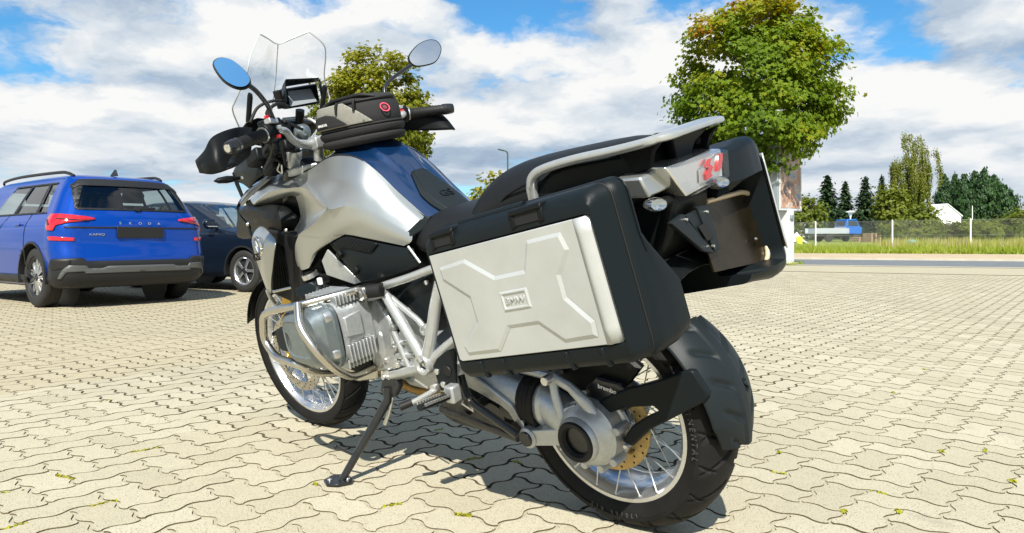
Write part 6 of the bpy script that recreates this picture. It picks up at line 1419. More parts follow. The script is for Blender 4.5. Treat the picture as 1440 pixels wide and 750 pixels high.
for sg in (1, -1):
    def f(p): return Vector((p[0], p[1]*sg, p[2]))
    m = MB(); m.prism([f(p) for p in ((-0.2007, 0.14, 0.9883), (-0.2665, 0.138, 0.9971), (-0.3052, 0.13, 1.0054), (-0.2831, 0.132, 0.9843), (-0.2696, 0.13, 0.9495), (-0.2346, 0.135, 0.9407))], (0, -.014*sg, 0)); m.build('rail_bracket', 'plastic_black', rail, bevel=0.004)
    m = MB(); m.patch([[f((0.0565, 0.135, 0.9015)), f((-0.0073, 0.135, 0.9626)), f((-0.1354, 0.13, 0.9781)), f((-0.2565, 0.125, 0.9856))], [f((0.0397, 0.135, 0.8956)), f((-0.0531, 0.135, 0.9265)), f((-0.1521, 0.13, 0.9422)), f((-0.2514, 0.125, 0.9529))], [f((0.0244, 0.13, 0.8818)), f((-0.0651, 0.13, 0.9017)), f((-0.1665, 0.13, 0.916)), f((-0.2556, 0.12, 0.9214))]], 4); m.build('tail_side_cover', 'plastic_dark', bike, solid=0.004)
m = MB(); m.prism([(-0.285, 0.0527, 1.0055), (-0.285, 0.0132, 1.0063), (-0.285, -0.124, 1.0074), (-0.275, -0.0617, 0.9795), (-0.265, -0.0529, 0.9494), (-0.265, 0.0114, 0.9469)], (.02, 0, 0)); m.build('rail_bracket', 'plastic_black', rail, bevel=0.004)
m = MB(); m.prism([(-.16, -.125, 1.000), (-.16, .125, 1.000), (-.285, .12, 1.010), (-.285, -.12, 1.010)], (0, 0, -.008)); m.build('carrier_plate', 'plastic_black', bike, bevel=0.003)
for sg in (1, -1):
    # silver cheek beside the tail light
    def f(p): return Vector((p[0], p[1]*sg, p[2]))
    m = MB(); m.prism([f(p) for p in ((-0.27, 0.1715, 0.9389), (-0.275, 0.0881, 0.948), (-0.285, 0.0758, 0.9008), (-0.28, 0.1608, 0.8934))], (0.07, 0, 0)); m.build('tail_cheek', 'paint_silver', bike, bevel=0.006)
# tail light: housing, clear lens, red elements
TL = [(-0.305, 0.1268, 0.9493), (-0.305, -0.1196, 0.952), (-0.305, -0.1136, 0.8854), (-0.305, 0.0573, 0.8745)]
cen = sum((Vector(p) for p in TL), Vector())/4
m = MB(); m.rings([[Vector(p) for p in TL], [Vector(p)+Vector((.06, 0, .005)) for p in TL], [Vector(p).lerp(cen, .2)+Vector((.10, 0, .01)) for p in TL]]); tl = m.build('tail_light', mat('tail_silver', (.74, .74, .72), .22, .85), bike, bevel=0.004)
m = MB()
inn = [Vector(p).lerp(cen, .02)+Vector((-.003, 0, 0)) for p in TL]; out = [Vector(p).lerp(cen, .10)+Vector((-.022, 0, 0)) for p in TL]
m.rings([inn, out], cap0=False); m.build('clear_lens', 'lens_tail', tl, smooth=20, bevel=0.002)
def tlp(u, v, d=-.0045):
    a = Vector(TL[0]).lerp(Vector(TL[1]), u); b = Vector(TL[3]).lerp(Vector(TL[2]), u); return a.lerp(b, v)+Vector((d, 0, 0))
for poly in ([(.50, .78), (.52, .60), (.62, .46), (.57, .34), (.66, .18), (.72, .17), (.67, .34), (.72, .46), (.64, .62), (.66, .72)], [(.78, .66), (.80, .50), (.90, .14), (.95, .13), (.95, .30), (.90, .58), (.84, .66)]):
    m = MB(); m.prism([tlp(u, v) for u, v in poly], (-.004, 0, 0)); m.build('red_element', 'red_lens', tl)
m = MB(); m.prism([tlp(u, v, -.002) for u, v in ((.36, .80), (.46, .40), (.96, .08), (.96, .60), (.72, .90))], (-.002, 0, 0)); m.build('reflector_bowl', 'zinc', tl, bevel=.001)
m = MB(); m.prism([(-0.275, 0.0221, 0.8625), (-0.275, -0.0834, 0.8645), (-0.275, -0.0848, 0.8425), (-0.275, 0.0188, 0.8378)], (.008, 0, 0)); m.build('rear_reflector', 'reflector_red', bike, bevel=0.002)
# indicators on short stalks
for nm, c0, c1 in (('rear_indicator', (-0.315, 0.1977, 0.8863), (-0.26, 0.0437, 0.8691)), ('rear_indicator', (-0.315, -0.0682, 0.8816), (-0.26, -0.1365, 0.8637))):
    c = Vector(c0); q = Vector(c1); d = (q-c); 
    m = MB(); m.tube([c+d*.35, q], [.011, .010], 10); ind = m.build(nm, 'plastic_black', bike)
    ax = Vector((-1, 0.25 if c.y > 0.05 else -.25, 0)).normalized()
    e = Vector((0, 1, .18)).normalized(); rg = []
    for i, (k, off) in enumerate(((0.55, .020), (.85, .012), (1.0, 0), (.9, -.010), (.6, -.017), (.2, -.020))):
        rg.append([c-ax*off*-1*(-1)+e*cos(t)*.036*k+ax.cross(e)*sin(t)*.0155*k for t in [2*pi*j/18 for j in range(18)]])
    m = MB(); m.rings(rg); m.build('lens', 'lens_clear', ind, smooth=60)
    m = MB(); m.rings([[c-ax*-.004+e*cos(t)*.030*k+ax.cross(e)*sin(t)*.012*k+ax*o_ for t in [2*pi*j/14 for j in range(14)]] for k, o_ in ((.3, 0), (1.0, .006), (.9, -.008))]); m.build('bulb_reflector', 'mirror_glass', ind, smooth=60)
# number plate carrier, empty
m = MB()
m.prism([(-0.3, 0.1246, 0.8323), (-0.3, 0.0692, 0.84), (-0.3, 0.0528, 0.8192), (-0.31, -0.0239, 0.7329), (-0.31, -0.0196, 0.7291), (-0.31, 0.0227, 0.7465)], (.012, 0, 0))
m.prism([(-0.3, 0.012, 0.8435), (-0.3, -0.0358, 0.8383), (-0.3, -0.0448, 0.8201), (-0.31, -0.0546, 0.7317), (-0.31, -0.0267, 0.7305), (-0.305, -0.0043, 0.79)], (.010, 0, 0))
m.prism([(-0.296, 0.0573, 0.8344), (-0.296, -0.0265, 0.8372), (-0.304, -0.0462, 0.7338), (-0.304, -0.0197, 0.7372)], (.006, 0, 0))
npc = m.build('plate_carrier', 'plastic_grey', bike, bevel=0.002)
m = MB(); m.prism([(-0.302, 0.0231, 0.8012), (-0.302, -0.0131, 0.8026), (-0.308, -0.0293, 0.7661), (-0.308, 0.0014, 0.7638)], (-.002, 0, 0)); m.build('carrier_slot', 'hole_black', npc)
for p in ((-0.302, 0.0668, 0.827), (-0.302, -0.0252, 0.8243), (-0.312, -0.0169, 0.7478)): m = MB(); m.lathe([(0, .003), (.003, .003), (.0035, -.003)], p, (-1, 0, 0), 10); m.build('carrier_hole', 'zinc', npc)
block('rear_fender_tail', [(-.16, .90), (-.29, .88), (-.27, .80), (-.20, .70), (-.10, .66), (-.02, .72)], -.085, .085, 'plastic_black', 0.02)

# panniers -------------------------------------------------------------
def lerp2(q, u, v):
    a = Vector(q[0]).lerp(Vector(q[1]), u); b = Vector(q[3]).lerp(Vector(q[2]), u); return a.lerp(b, v)
PQ = [(0.2004, 0.366, 0.8195), (-0.285, 0.366, 0.905), (-0.3245, 0.366, 0.659), (0.1604, 0.366, 0.5641)]     # outer plate corners: front top, rear top, rear bottom, front bottom
def pannier(sg):
    def f(p): return Vector((p[0], p[1]*sg, p[2]))
    Q_ = [f(p) for p in PQ]
    lbl = 'near left pannier with brushed silver outer plate' if sg > 0 else 'far right pannier with a hollow for the exhaust'
    # local frame of the plate
    def P(u, v, y):                                     # u front->rear, v top->bottom, y outward coordinate
        q = lerp2(Q_, u, v); return Vector((q.x, y*sg, q.z))
    # shell: rings from outside inwards; offsets beyond the plate at front, rear, top, bottom
    prof = [(0.356, -0.006, -0.006, -0.006, -0.006), (0.3665, 0.004, -0.006, 0.004, 0.004), (0.3655, 0.01, -0.003, 0.0272, 0.03), (0.356, 0.014, 0.001, 0.0416, 0.044), (0.34, 0.017, 0.006, 0.0512, 0.05), (0.318, 0.019, 0.016, 0.0552, 0.052), (0.313, 0.016, 0.013, 0.0528, 0.049), (0.306, 0.021, 0.022, 0.0576, 0.054), (0.29, 0.022, 0.026, 0.0584, 0.054), (0.275, 0.022, 0.028, 0.0584, 0.054), (0.25, 0.02, 0.03, 0.0576, 0.053), (0.235, 0.02, 0.032, 0.056, 0.052), (0.19, 0.01, 0.03, 0.0464, 0.04)]
    if sg < 0: prof += [(.12, .0, .020, .050, .030)]
    L_ = (Q_[1]-Q_[0]).length; H_ = (Q_[3]-Q_[0]).length
    def outline(o4, n=6):
        y, fr, re, to, bo = o4; r = max(.004, min(.034, to*.6 if to > 0 else .004)); ra, rb = r/L_, r/H_; pts = []
        u0, u1, v0, v1 = -fr/L_, 1+re/L_, -to/H_, 1+bo/H_
        cs = ((u0+ra, v0+rb, pi), (u1-ra, v0+rb, 1.5*pi), (u1-ra, v1-rb, 0), (u0+ra, v1-rb, .5*pi)); uv = []
        for q, (cu, cv, s0) in enumerate(cs):
            for k in range(n): t = s0+pi/2*k/(n-1); uv.append((cu+ra*cos(t), cv+rb*sin(t)))
            if q == 1: a_, b_ = (u1, v0+rb), (u1, v1-rb); uv += [(a_[0], a_[1]+(b_[1]-a_[1])*k/14) for k in range(1, 14)]
        for u, v in uv:
            yy = y
            if sg > 0 and y < .27: yy = y+(.285-y)*max(0, min(1, (.72-v)/.45))*.9        # steps in round the tail above
            if sg < 0 and y < .302 and u > .5 and .24 < v < 1.0: u = u-.085/L_*min(1, (.302-y)/.012)          # hollow for the silencer
            pts.append(P(u, v, yy))
        return pts
    m = MB(); m.rings([outline(q) for q in prof]); 
    root = m.build('pannier', 'case_black', bike, smooth=40); tag(root, lbl)
    # stepped inner half of the shell: hollow on the exhaust side
    # outer plate with pressed relief
    pl = MB()
    base = [P(0.0, 0.0, .367), P(.905, 0.0, .367), P(.905, .03, .367), P(.905, .97, .366), P(.905, 1.0, .366), P(0.015, 1.0, .366), P(0, .98, .366)]
    pl.prism(base, (0, .0035*sg, 0)); o = pl.build('outer_plate', 'pannier_alu', root, bevel=0.002)
    def raised(poly, h, name='pressing', inset=.022):
        q = [P(u, v, .3703) for u, v in poly]; c = sum(q, Vector())/len(q); L_ = max((a-c).length for a in q)
        top = [a.lerp(c, inset/max(.03, (a-c).length))+Vector((0, h*sg, 0)) for a in q]
        mm = MB(); mm.rings([q, top], cap0=False); mm.build(name, 'pannier_alu', o, smooth=12)
    def zp(x, y):                                                  # photograph reading of the plate relief -> plate coordinates
        return x, y
    # X-shaped field: raised body with four notches pressed into it
    body = [(.05, .12), (.24, .10), (.40, .30), (.58, .30), (.64, .07), (.83, .07), (.85, .22), (.77, .40), (.77, .58), (.875, .80), (.87, .93), (.70, .94), (.58, .76), (.40, .76), (.30, .95), (.08, .95), (.06, .86), (.20, .66), (.20, .44), (.05, .24)]
    q0 = [P(u, v, .3703) for u, v in body]; cx, cy = .49, .52
    n_ = len(body); top = []
    for i, (u, v) in enumerate(body):
        # inset along the bisector of the neighbouring edges
        a, b, c = Vector((body[i-1][0]*1.9, body[i-1][1])), Vector((u*1.9, v)), Vector((body[(i+1) % n_][0]*1.9, body[(i+1) % n_][1]))
        e1, e2 = (b-a).normalized(), (c-b).normalized(); n1, n2 = Vector((-e1.y, e1.x)), Vector((-e2.y, e2.x)); bi = (n1+n2); bi = bi/max(.5, bi.length_squared)*2*.5
        d = b+bi*.062; top.append(P(d.x/1.9, d.y, .3703+.0042))
    mm = MB(); mm.rings([q0, top], cap0=False); mm.build('pressing', 'pannier_alu', o, smooth=10)
    mm = MB(); fr = [(.405, .44), (.575, .44), (.575, .61), (.405, .61)]; ctr = P(.49, .525, .377)
    for k_, (fa, fb, yy, hh) in enumerate(((1.0, .90, .3768, .0028),)):
        A_ = [P(u, v, .3746) for u, v in fr]; B_ = [P(.49+(u-.49)*.9, .525+(v-.525)*.86, .3776) for u, v in fr]; C_ = [P(.49+(u-.49)*.84, .525+(v-.525)*.74, .3776) for u, v in fr]; D_ = [P(.49+(u-.49)*.78, .525+(v-.525)*.66, .3748) for u, v in fr]
        mm.rings([A_, B_, C_, D_], cap0=False)
    bd = mm.build('badge_frame', 'pannier_alu', o, smooth=15)
    xd = (P(.6, .52, .377)-P(.4, .52, .377)) * (-1 if sg < 0 else 1); yd = P(.49, .4, .377)-P(.49, .6, .377)
    text_obj('badge_letters', 'BMW', .022, frame_mtx(P(.49, .528, .3757), xd, yd), 'pannier_alu', bd, .0016, (1.15, .85))
    # split seam round the case
    mm = MB(); mm.tube(outline((.3135, .0165, .0155, .0532, .0495)), .0022, 6, loop=True); mm.build('case_seam', 'hole_black', root)
    # folded rear and front edges of the plate
    e = (Q_[1]-Q_[0]).normalized(); mm = MB(); rr = []; sh_ = e*(-.014 if sg > 0 else .008)
    for k in range(9):
        v = k/8; q9 = P(.905, v, .3702); rr.append([q9, q9+e*.012, Vector((P(1, v, 0).x, .3692*sg, P(1, v, 0).z))-e*.018+sh_, Vector((P(1, v, 0).x, .3655*sg, P(1, v, 0).z))-e*.007+sh_, Vector((P(1, v, 0).x, .359*sg, P(1, v, 0).z))-e*.0005+sh_, Vector((P(1, v, 0).x, .350*sg, P(1, v, 0).z))+e*.0045+sh_, Vector((P(1, v, 0).x, .336*sg, P(1, v, 0).z))+e*.009+sh_])
    mm.rings(rr, closed=False); mm.build('plate_fold', 'pannier_alu', o, smooth=60, solid=.002)
    # top lid latches: raised black handles with a dark recess
    for u0, u1 in ((.03, .20), (.57, .76)):
        q = []
        mm = MB(); w0 = -.165; w1 = -.02
        for (ua, ub, va, vb) in ((u0, u0+.028, -.17, -.04), (u1-.028, u1, -.17, -.04), (u0, u1, -.195, -.145)):
            mm.prism([P(ua, va, .366), P(ub, va, .366), P(ub, vb, .3705), P(ua, vb, .3705)], (0, -.03*sg, 0))
        mm.build('lid_latch', 'plastic_black', root, bevel=.004)
        mm = MB(); mm.prism([P(u0+.028, -.145, .3645), P(u1-.028, -.145, .3645), P(u1-.028, -.06, .3680), P(u0+.028, -.06, .3680)], (0, -.014*sg, 0)); mm.build('latch_recess', 'hole_black', root)
    mm = MB(); mm.tube([P(.18, -.198, .325), P(.60, -.198, .325)], .010, 10); mm.build('carry_handle', 'case_black', root)
    # lower rim ribs
    for u in (.12, .27, .66, .85):
        mm = MB(); mm.prism([P(u, 1.02, .3712), P(u+.022, 1.02, .3712), P(u+.03, 1.19, .361), P(u+.008, 1.19, .361)], (0, -.012*sg, 0)); mm.build('rim_rib', 'case_black', root, bevel=.003)
    return root, P, outline
pl_, PL, _ = pannier(1)
pr_, PR, _ = pannier(-1)
# inner cheeks of the cases: the left one steps in round the tail, the right one carries the heat shield hollow
hs = [(-0.262, -0.0839, 0.8365), (-0.262, -0.2738, 0.8232), (-0.264, -0.3147, 0.8077), (-0.266, -0.3372, 0.7808), (-0.3, -0.2974, 0.655), (-0.302, -0.2768, 0.6419), (-0.302, -0.0209, 0.6855), (-0.28, -0.0239, 0.7726)]
m = MB(); m.prism([Vector(p)+Vector((-.004, 0, 0)) for p in hs], (.006, 0, 0)); hsh = m.build('heat_shield', 'heat_shield', pr_, bevel=.001)
m = MB(); m.tube(rounded([Vector(p)+Vector((-.008, 0, 0)) for p in hs[:6]], .03), .0065, 8); m.build('heat_shield_rim', 'heat_rim', pr_, smooth=60)
m = MB(); m.lathe([(0, .004), (.003, .004), (.004, 0)], Vector((-0.297, -0.2463, 0.7084))+Vector((-.006, 0, 0)), (-1, 0, 0), 8); m.build('shield_rivet', 'zinc', pr_)
m = MB(); m.box((-0.29, -0.1341, 0.6394), (.03, .022, .012)); m.build('case_drain', 'plastic_black', pr_, bevel=.003)

# ---------------------------------------------------------------- front end and cockpit
# forks, bridges
for sg in (1, -1):
    a = st((1.17, .105*sg, 1.045)); b = st((1.46, .100*sg, .43)); mid = a.lerp(b, .5)
    m = MB(); m.tube([a, a.lerp(b, .46)], .0275, 16); fk = m.build('fork_tube', 'paint_black', bike); 
    m = MB(); m.tube([a.lerp(b, .44), b, st((1.497, .085*sg, .335))], [.026, .030, .024], 16); m.build('fork_slider', 'gold_anod', fk)
    m = MB(); c = st((1.44, .098*sg, .40)); m.rings([[c+Vector((dx, sg*dy, dz)) for dx, dz in ((-.045, .05), (-.10, .02), (-.11, -.05), (-.06, -.09), (-.02, -.05))] for dy in (-.028, .028)]); cl_ = m.build('front_caliper', 'cast_grey', bike, bevel=.006)
    m = MB(); m.tube([st((1.10, .10*sg, 1.0)), st((1.20, .115*sg, .80)), st((1.36, .11*sg, .55)), st((1.36, .11*sg, .43))], .005, 6); m.build('brake_hose', 'rubber', cl_)
m = MB(); m.tube([st((1.507, -.12, .325)), st((1.507, .12, .325))], .014, 14); m.build('front_axle', 'zinc', bike)
# front mudguard
m = MB(); rg = []
for i in range(17):
    an = radians(20+i*8.5); rg.append([st((1.507+cos(an)*(.352-.02*abs(s)**2), s*.075, .325+sin(an)*(.352-.03*abs(s)**2))) for s in (-1, -.75, -.4, 0, .4, .75, 1)])
m.rings(rg, closed=False); m.build('front_mudguard', 'plastic_black', bike, solid=-.004)
# top bridge, risers, tapered silver handlebar
m = MB(); m.prism([st((1.19, -.125, 1.05)), st((1.19, .125, 1.05)), st((1.13, .13, 1.055)), st((1.06, .06, 1.06)), st((1.06, -.06, 1.06)), st((1.13, -.13, 1.055))], (0.006, 0, -.028)); tb = m.build('top_bridge', 'cast_light', bike, bevel=.006)
for sg in (1, -1):
    p = Vector((1.1386, 0.105, 1.086)); q = Vector((p.x, p.y*sg, p.z))
    m = MB(); m.lathe([(0, -.035), (.020, -.035), (.022, -.01), (.027, .0), (.027, .022), (.024, .027)], q, (-.42, 0, .9), 22); m.build('fork_cap', 'cast_light', tb)
    m = MB(); m.lathe([(.021, .026), (.020, .036), (.017, .039), (0, .040)], q, (-.42, 0, .9), 22); m.build('fork_cap_cover', 'plastic_dark', tb)
    c = Vector((1.0513, 0.055, 1.1119)); c.y *= sg
    m = MB(); m.lathe([(0, .030), (.013, .030), (.016, .026), (.017, -.05)], c, (-.3, 0, .95), 18); m.build('bar_riser', 'cast_light', tb)
    m = MB(); m.rings([rounded_rect_ring((c.x, c.z+.010), .026, .022, c.y-.022*sg, 4), rounded_rect_ring((c.x, c.z+.010), .028, .024, c.y, 4), rounded_rect_ring((c.x, c.z+.010), .026, .022, c.y+.022*sg, 4)]); m.build('bar_clamp', 'cast_light', tb, bevel=.003)
    m = MB(); m.lathe([(0, .034), (.005, .034), (.0055, .03)], c+Vector((-.004, 0, .004)), (-.3, 0, .95), 6); m.build('clamp_bolt', 'hole_black', tb)
barL = [Vector(p) for p in ((1.1294, 0, 1.1211), (1.0763, 0.065, 1.1205), (1.0507, 0.125, 1.1292), (0.999, 0.18, 1.1481), (0.9296, 0.235, 1.1706), (0.9002, 0.275, 1.1749), (0.9065, 0.31, 1.1718), (0.8663, 0.45, 1.1485))]
barR = [Vector((p.x, -p.y, p.z)) for p in barL]
# the right half follows what the photograph shows of the right grip
gr0, gr1 = Vector((1.0158, -0.3, 1.1715)), Vector((0.933, -0.455, 1.1646))
barR = [barR[0], barR[1], barR[2].lerp(gr0, .1), barR[3].lerp(gr0, .3), barR[4].lerp(gr0, .55), gr0.lerp(gr1, -.15), gr0, gr1]
m = MB(); full = catmull(barL[:0:-1]+[barL[0]]+barR[1:], 5); n = len(full)
m.tube(full, [.011+.006*math.exp(-((i/(n-1)-.5)/.17)**2) for i in range(n)], 14); hb = m.build('handlebar', 'frame_silver', bike, smooth=60)
for sg, B_, nm in ((1, barL, 'left'), (-1, barR, 'right')):
    e, i0 = B_[-1], B_[-2]; d = (e-i0).normalized()
    m = MB(); L_ = (e-i0).length; m.tube([i0+d*(L_*k) for k in (.10, .12, .16, .5, .86, .90, .92)], [.022, .0215, .0185, .0175, .0180, .0205, .0200], 20); g = m.build('grip', 'rubber', bike)
    m = MB(); 
    for k in range(9): m.tube([i0+d*(L_*(.24+.065*k)), i0+d*(L_*(.24+.065*k)+.003)], .0188, 20)
    m.build('grip_ribs', 'rubber', g)
    m = MB(); m.lathe([(0, .012), (.0, .012)], e, d, 6) if False else m.lathe([(.0, .004), (.012, .004), (.0125, .010), (.0165, .010), (.0185, .004), (.0200, -.010), (.0200, -.030)], e+d*.004, d, 24); m.build('bar_end', 'paint_black', g)
    m = MB(); m.lathe([(.0045, .0115), (.0115, .0115), (.0125, .0095), (.0125, .004)], e+d*.004, d, 24); m.build('bar_end_ring', 'chrome', g)
    m = MB(); m.lathe([(0, .009), (.0045, .009), (.005, .0115)], e+d*.004, d, 6); m.build('bar_end_bolt', 'zinc', g)
    c = i0-d*.018; m = MB(); m.tube([c-d*.022, c-d*.018, c+d*.030, c+d*.034], [.020, .024, .026, .022], 20, flat=((0, 0, 1), 1.18)); sw = m.build('switchgear', 'plastic_black', bike, smooth=50)
    m = MB(); m.tube([c+d*.036, c+d*.040], .0235, 22); m.build('switch_collar', 'zinc', sw)
    if sg > 0:
        m = MB(); m.box(c+Vector((-.012, 0, .030)), (.026, .034, .018), (.1, .2, .3)); m.build('switch_cover', 'cast_light', sw, bevel=.003)
        m = MB(); m.box(c+Vector((-.026, -.012, .010)), (.010, .016, .012)); m.build('rocker_switch', 'cast_light', sw, bevel=.002)
        m = MB(); m.box(c+Vector((-.026, -.004, -.016)), (.010, .014, .010)); m.build('indicator_switch', 'red_lens', sw, bevel=.002)
        m = MB(); m.box(c+Vector((-.008, .010, .044)), (.010, .012, .010)); m.build('hazard_switch', 'red_lens', sw, bevel=.002)
    else:
        m = MB(); m.box(c+Vector((-.026, .004, .008)), (.012, .020, .018)); m.build('kill_switch', 'red_lens', sw, bevel=.002)
        m = MB(); m.box(c+Vector((-.022, .004, .026)), (.016, .018, .012)); m.build('switch_cover', 'cast_light', sw, bevel=.002)
    # clutch / brake reservoir and lever
    r0 = c+Vector((.035, -.02*sg, .022)); m = MB(); m.box(r0, (.05, .055, .035), (0, .1, .2*sg)); rv = m.build('reservoir', 'plastic_dark', bike, bevel=.006)
    m = MB(); lv = [c+Vector((.05, .01*sg, .0)), c+Vector((.060, .06*sg, -.010)), c+Vector((.045, .13*sg, -.020)), c+Vector((.045, .20*sg, -.012))]; m.tube(catmull(lv[:3], 5), [.008]*5+[.0065]*6, 10, flat=((0, 0, 1), 1.3)); m.build('lever', 'paint_black', rv)
# hand guards

m = MB(); m.patch([[(1.0697, 0.27, 1.2015), (0.9976, 0.36, 1.2052), (0.9792, 0.44, 1.1866), (0.984, 0.47, 1.1521), (1.0265, 0.485, 1.1268)],
                   [(1.0528, 0.29, 1.1667), (0.9875, 0.37, 1.1671), (0.9494, 0.445, 1.1534), (0.9639, 0.475, 1.1346), (1.014, 0.49, 1.1204)],
                   [(1.046, 0.3, 1.1407), (0.9647, 0.38, 1.1367), (0.9362, 0.45, 1.1242), (0.9482, 0.478, 1.1092), (1.0081, 0.49, 1.1054)],
                   [(1.0653, 0.3, 1.12), (0.9884, 0.38, 1.0981), (0.9288, 0.45, 1.0866), (0.9532, 0.478, 1.0828), (1.0102, 0.488, 1.0926)]], 5)
hgo = m.build('hand_guard', 'plastic_black', bike, smooth=40, solid=-.004)
m = MB(); m.patch([[(0.9541, 0.425, 1.1551), (0.9717, 0.455, 1.1404), (0.9898, 0.482, 1.1276), (1.0244, 0.489, 1.1231)], [(0.9471, 0.425, 1.1337), (0.9554, 0.462, 1.1257), (0.9696, 0.488, 1.1146), (1.0128, 0.492, 1.106)], [(0.9254, 0.41, 1.1045), (0.9315, 0.455, 1.0959), (0.9547, 0.484, 1.0902), (1.0022, 0.49, 1.0903)]], 4); m.build('guard_rib', 'plastic_dark', hgo, smooth=30, solid=-.004)
m = MB(); rg = [[Vector((p.x, -p.y, p.z)) for p in row] for row in [[Vector(q) for q in ((1.08, 0.27, 1.1801), (1.0078, 0.36, 1.1849), (0.9898, 0.44, 1.1669), (0.9949, 0.47, 1.1323))], [Vector(q) for q in ((1.063, 0.29, 1.1453), (0.9977, 0.37, 1.1467), (0.9598, 0.445, 1.1337), (0.9747, 0.475, 1.1149))], [Vector(q) for q in ((1.0653, 0.3, 1.12), (0.9884, 0.38, 1.0981), (0.9288, 0.45, 1.0866), (0.9532, 0.478, 1.0828))]]]
m.patch(rg, 5); m.build('hand_guard', 'plastic_black', bike, smooth=40, solid=.004)
# mirrors: housing shell, glass, stem
def mirror_head(out, gn, y0, parent_pts, back, nm, side):
    """housing outline loop (outer) swept back into a shallow bowl, glass set inside it"""
    out = catmull(out, 4, closed=True); c = sum(out, Vector())/len(out); bk = Vector(back)
    m = MB(); m.rings([[c+(p-c)*.93-bk*.0 for p in out], [c+(p-c)*1.0 for p in out], [c+(p-c)*1.02+bk*.35 for p in out], [c+(p-c)*.86+bk*.8 for p in out], [c+(p-c)*.45+bk*1.15 for p in out]], cap0=False)
    root = m.build('mirror', 'plastic_black', bike, smooth=60); tag(root, side)
    nv = Vector(gn).normalized(); gp = [c+(p-c)*.94 for p in out]; gp = [p-nv*(p-c).dot(nv)-nv*-.004 for p in gp]
    m = MB(); n_ = len(out); m.add(gp, [tuple(range(n_))]); m.build('mirror_glass', 'mirror_glass', root, smooth=0, fix=True)
    m = MB(); m.tube(catmull(parent_pts, 5), .007, 10); m.build('stem', 'paint_black', root, smooth=60)
    m = MB(); m.tube([Vector(parent_pts[-1])+(Vector(parent_pts[-2])-Vector(parent_pts[-1]))*.35, parent_pts[-1]], [.010, .013], 12); m.build('stem_boot', 'rubber', root)
    return root
def glass_loop(pxl): return pxl
# the mirror planes face back along the machine
MLp = [(0.817, 0.4713, 1.371), (0.8128, 0.4496, 1.3858), (0.7971, 0.4236, 1.3739), (0.7769, 0.4048, 1.3408), (0.7651, 0.4015, 1.3121), (0.7672, 0.4188, 1.2967), (0.7791, 0.4427, 1.3006), (0.7975, 0.4638, 1.3259)]
MRp = [(1.0925, -0.4392, 1.3816), (1.0738, -0.4765, 1.4217), (1.0503, -0.5181, 1.4368), (1.0318, -0.5472, 1.4267), (1.0244, -0.5544, 1.3926), (1.036, -0.5288, 1.3529), (1.0567, -0.4928, 1.3426), (1.0824, -0.4506, 1.347)]
mirror_head([Vector(p) for p in MLp], (-1.25, .55, .45), 0, [Vector((0.795, 0.3941, 1.3045)), Vector((0.81, 0.3655, 1.2845)), Vector((0.85, 0.3215, 1.2495)), Vector((0.885, 0.2965, 1.2265)), Vector((0.905, 0.2773, 1.1928))], (.028, -.012, -.010), 'left', 'left mirror reflecting blue sky')
mirror_head([Vector(p) for p in MRp], (-1.5, .90, .14), 0, [Vector((1.062, -0.4199, 1.3483)), Vector((1.065, -0.3648, 1.3264)), Vector((1.06, -0.2878, 1.2901)), Vector((1.05, -0.2615, 1.255)), Vector((1.03, -0.2511, 1.1969))], (.026, -.015, -.002), 'right', 'right mirror reflecting grey cloud')
# cables
m = MB()
for pts in (((0.9555, 0.24, 1.1894), (1.0451, 0.22, 1.2375), (1.0718, 0.16, 1.2661), (1.112, 0.1, 1.2557)), ((0.9909, 0.26, 1.1474), (1.1135, 0.22, 1.1187), (1.1504, 0.16, 1.0886), (1.1863, 0.12, 1.0578)), ((0.9597, 0.24, 1.1503), (1.0684, 0.18, 1.1109), (1.1381, 0.14, 1.0674)), ((0.9657, 0.26, 1.145), (1.0847, 0.22, 1.0999), (1.2302, 0.17, 1.0646)), ((0.9676, 0.28, 1.1959), (1.0841, 0.24, 1.1628), (1.1601, 0.18, 1.1142), (1.1552, 0.14, 1.093)), ((1.1972, 0.2, 1.2256), (1.2031, 0.16, 1.2692), (1.1824, 0.12, 1.2838), (1.1777, 0.08, 1.2814)), ((0.9838, 0.2, 1.2053), (1.0399, 0.14, 1.1907), (1.0885, 0.08, 1.1743))): m.tube(catmull(pts, 6), .0055, 8)
m.build('cable_loom', 'rubber', bike, smooth=60)
m = MB()
for c, s_ in (((1.0032, 0.2, 1.1806), (.04, .04, .03)), ((1.1663, 0.14, 1.1109), (.06, .05, .05)), ((1.1067, 0.2, 1.1314), (.05, .04, .05)), ((1.2795, 0.16, 1.1065), (.08, .05, .05)), ((1.2348, 0.13, 1.0731), (.08, .05, .06)), ((1.0808, 0.15, 1.1286), (.03, .04, .04))): m.box(c, s_, (.2, .3, .1))
tag(m.build('wiring_box', 'plastic_black', bike, bevel=.008), kind='stuff')
m = MB(); m.tube(rounded([(1.1507, 0.155, 1.0757), (1.1749, 0.155, 1.0532), (1.1478, 0.155, 1.0391), (1.1391, 0.155, 1.07)], .006), .0028, 6); m.build('cable_clip', 'zinc', bike)
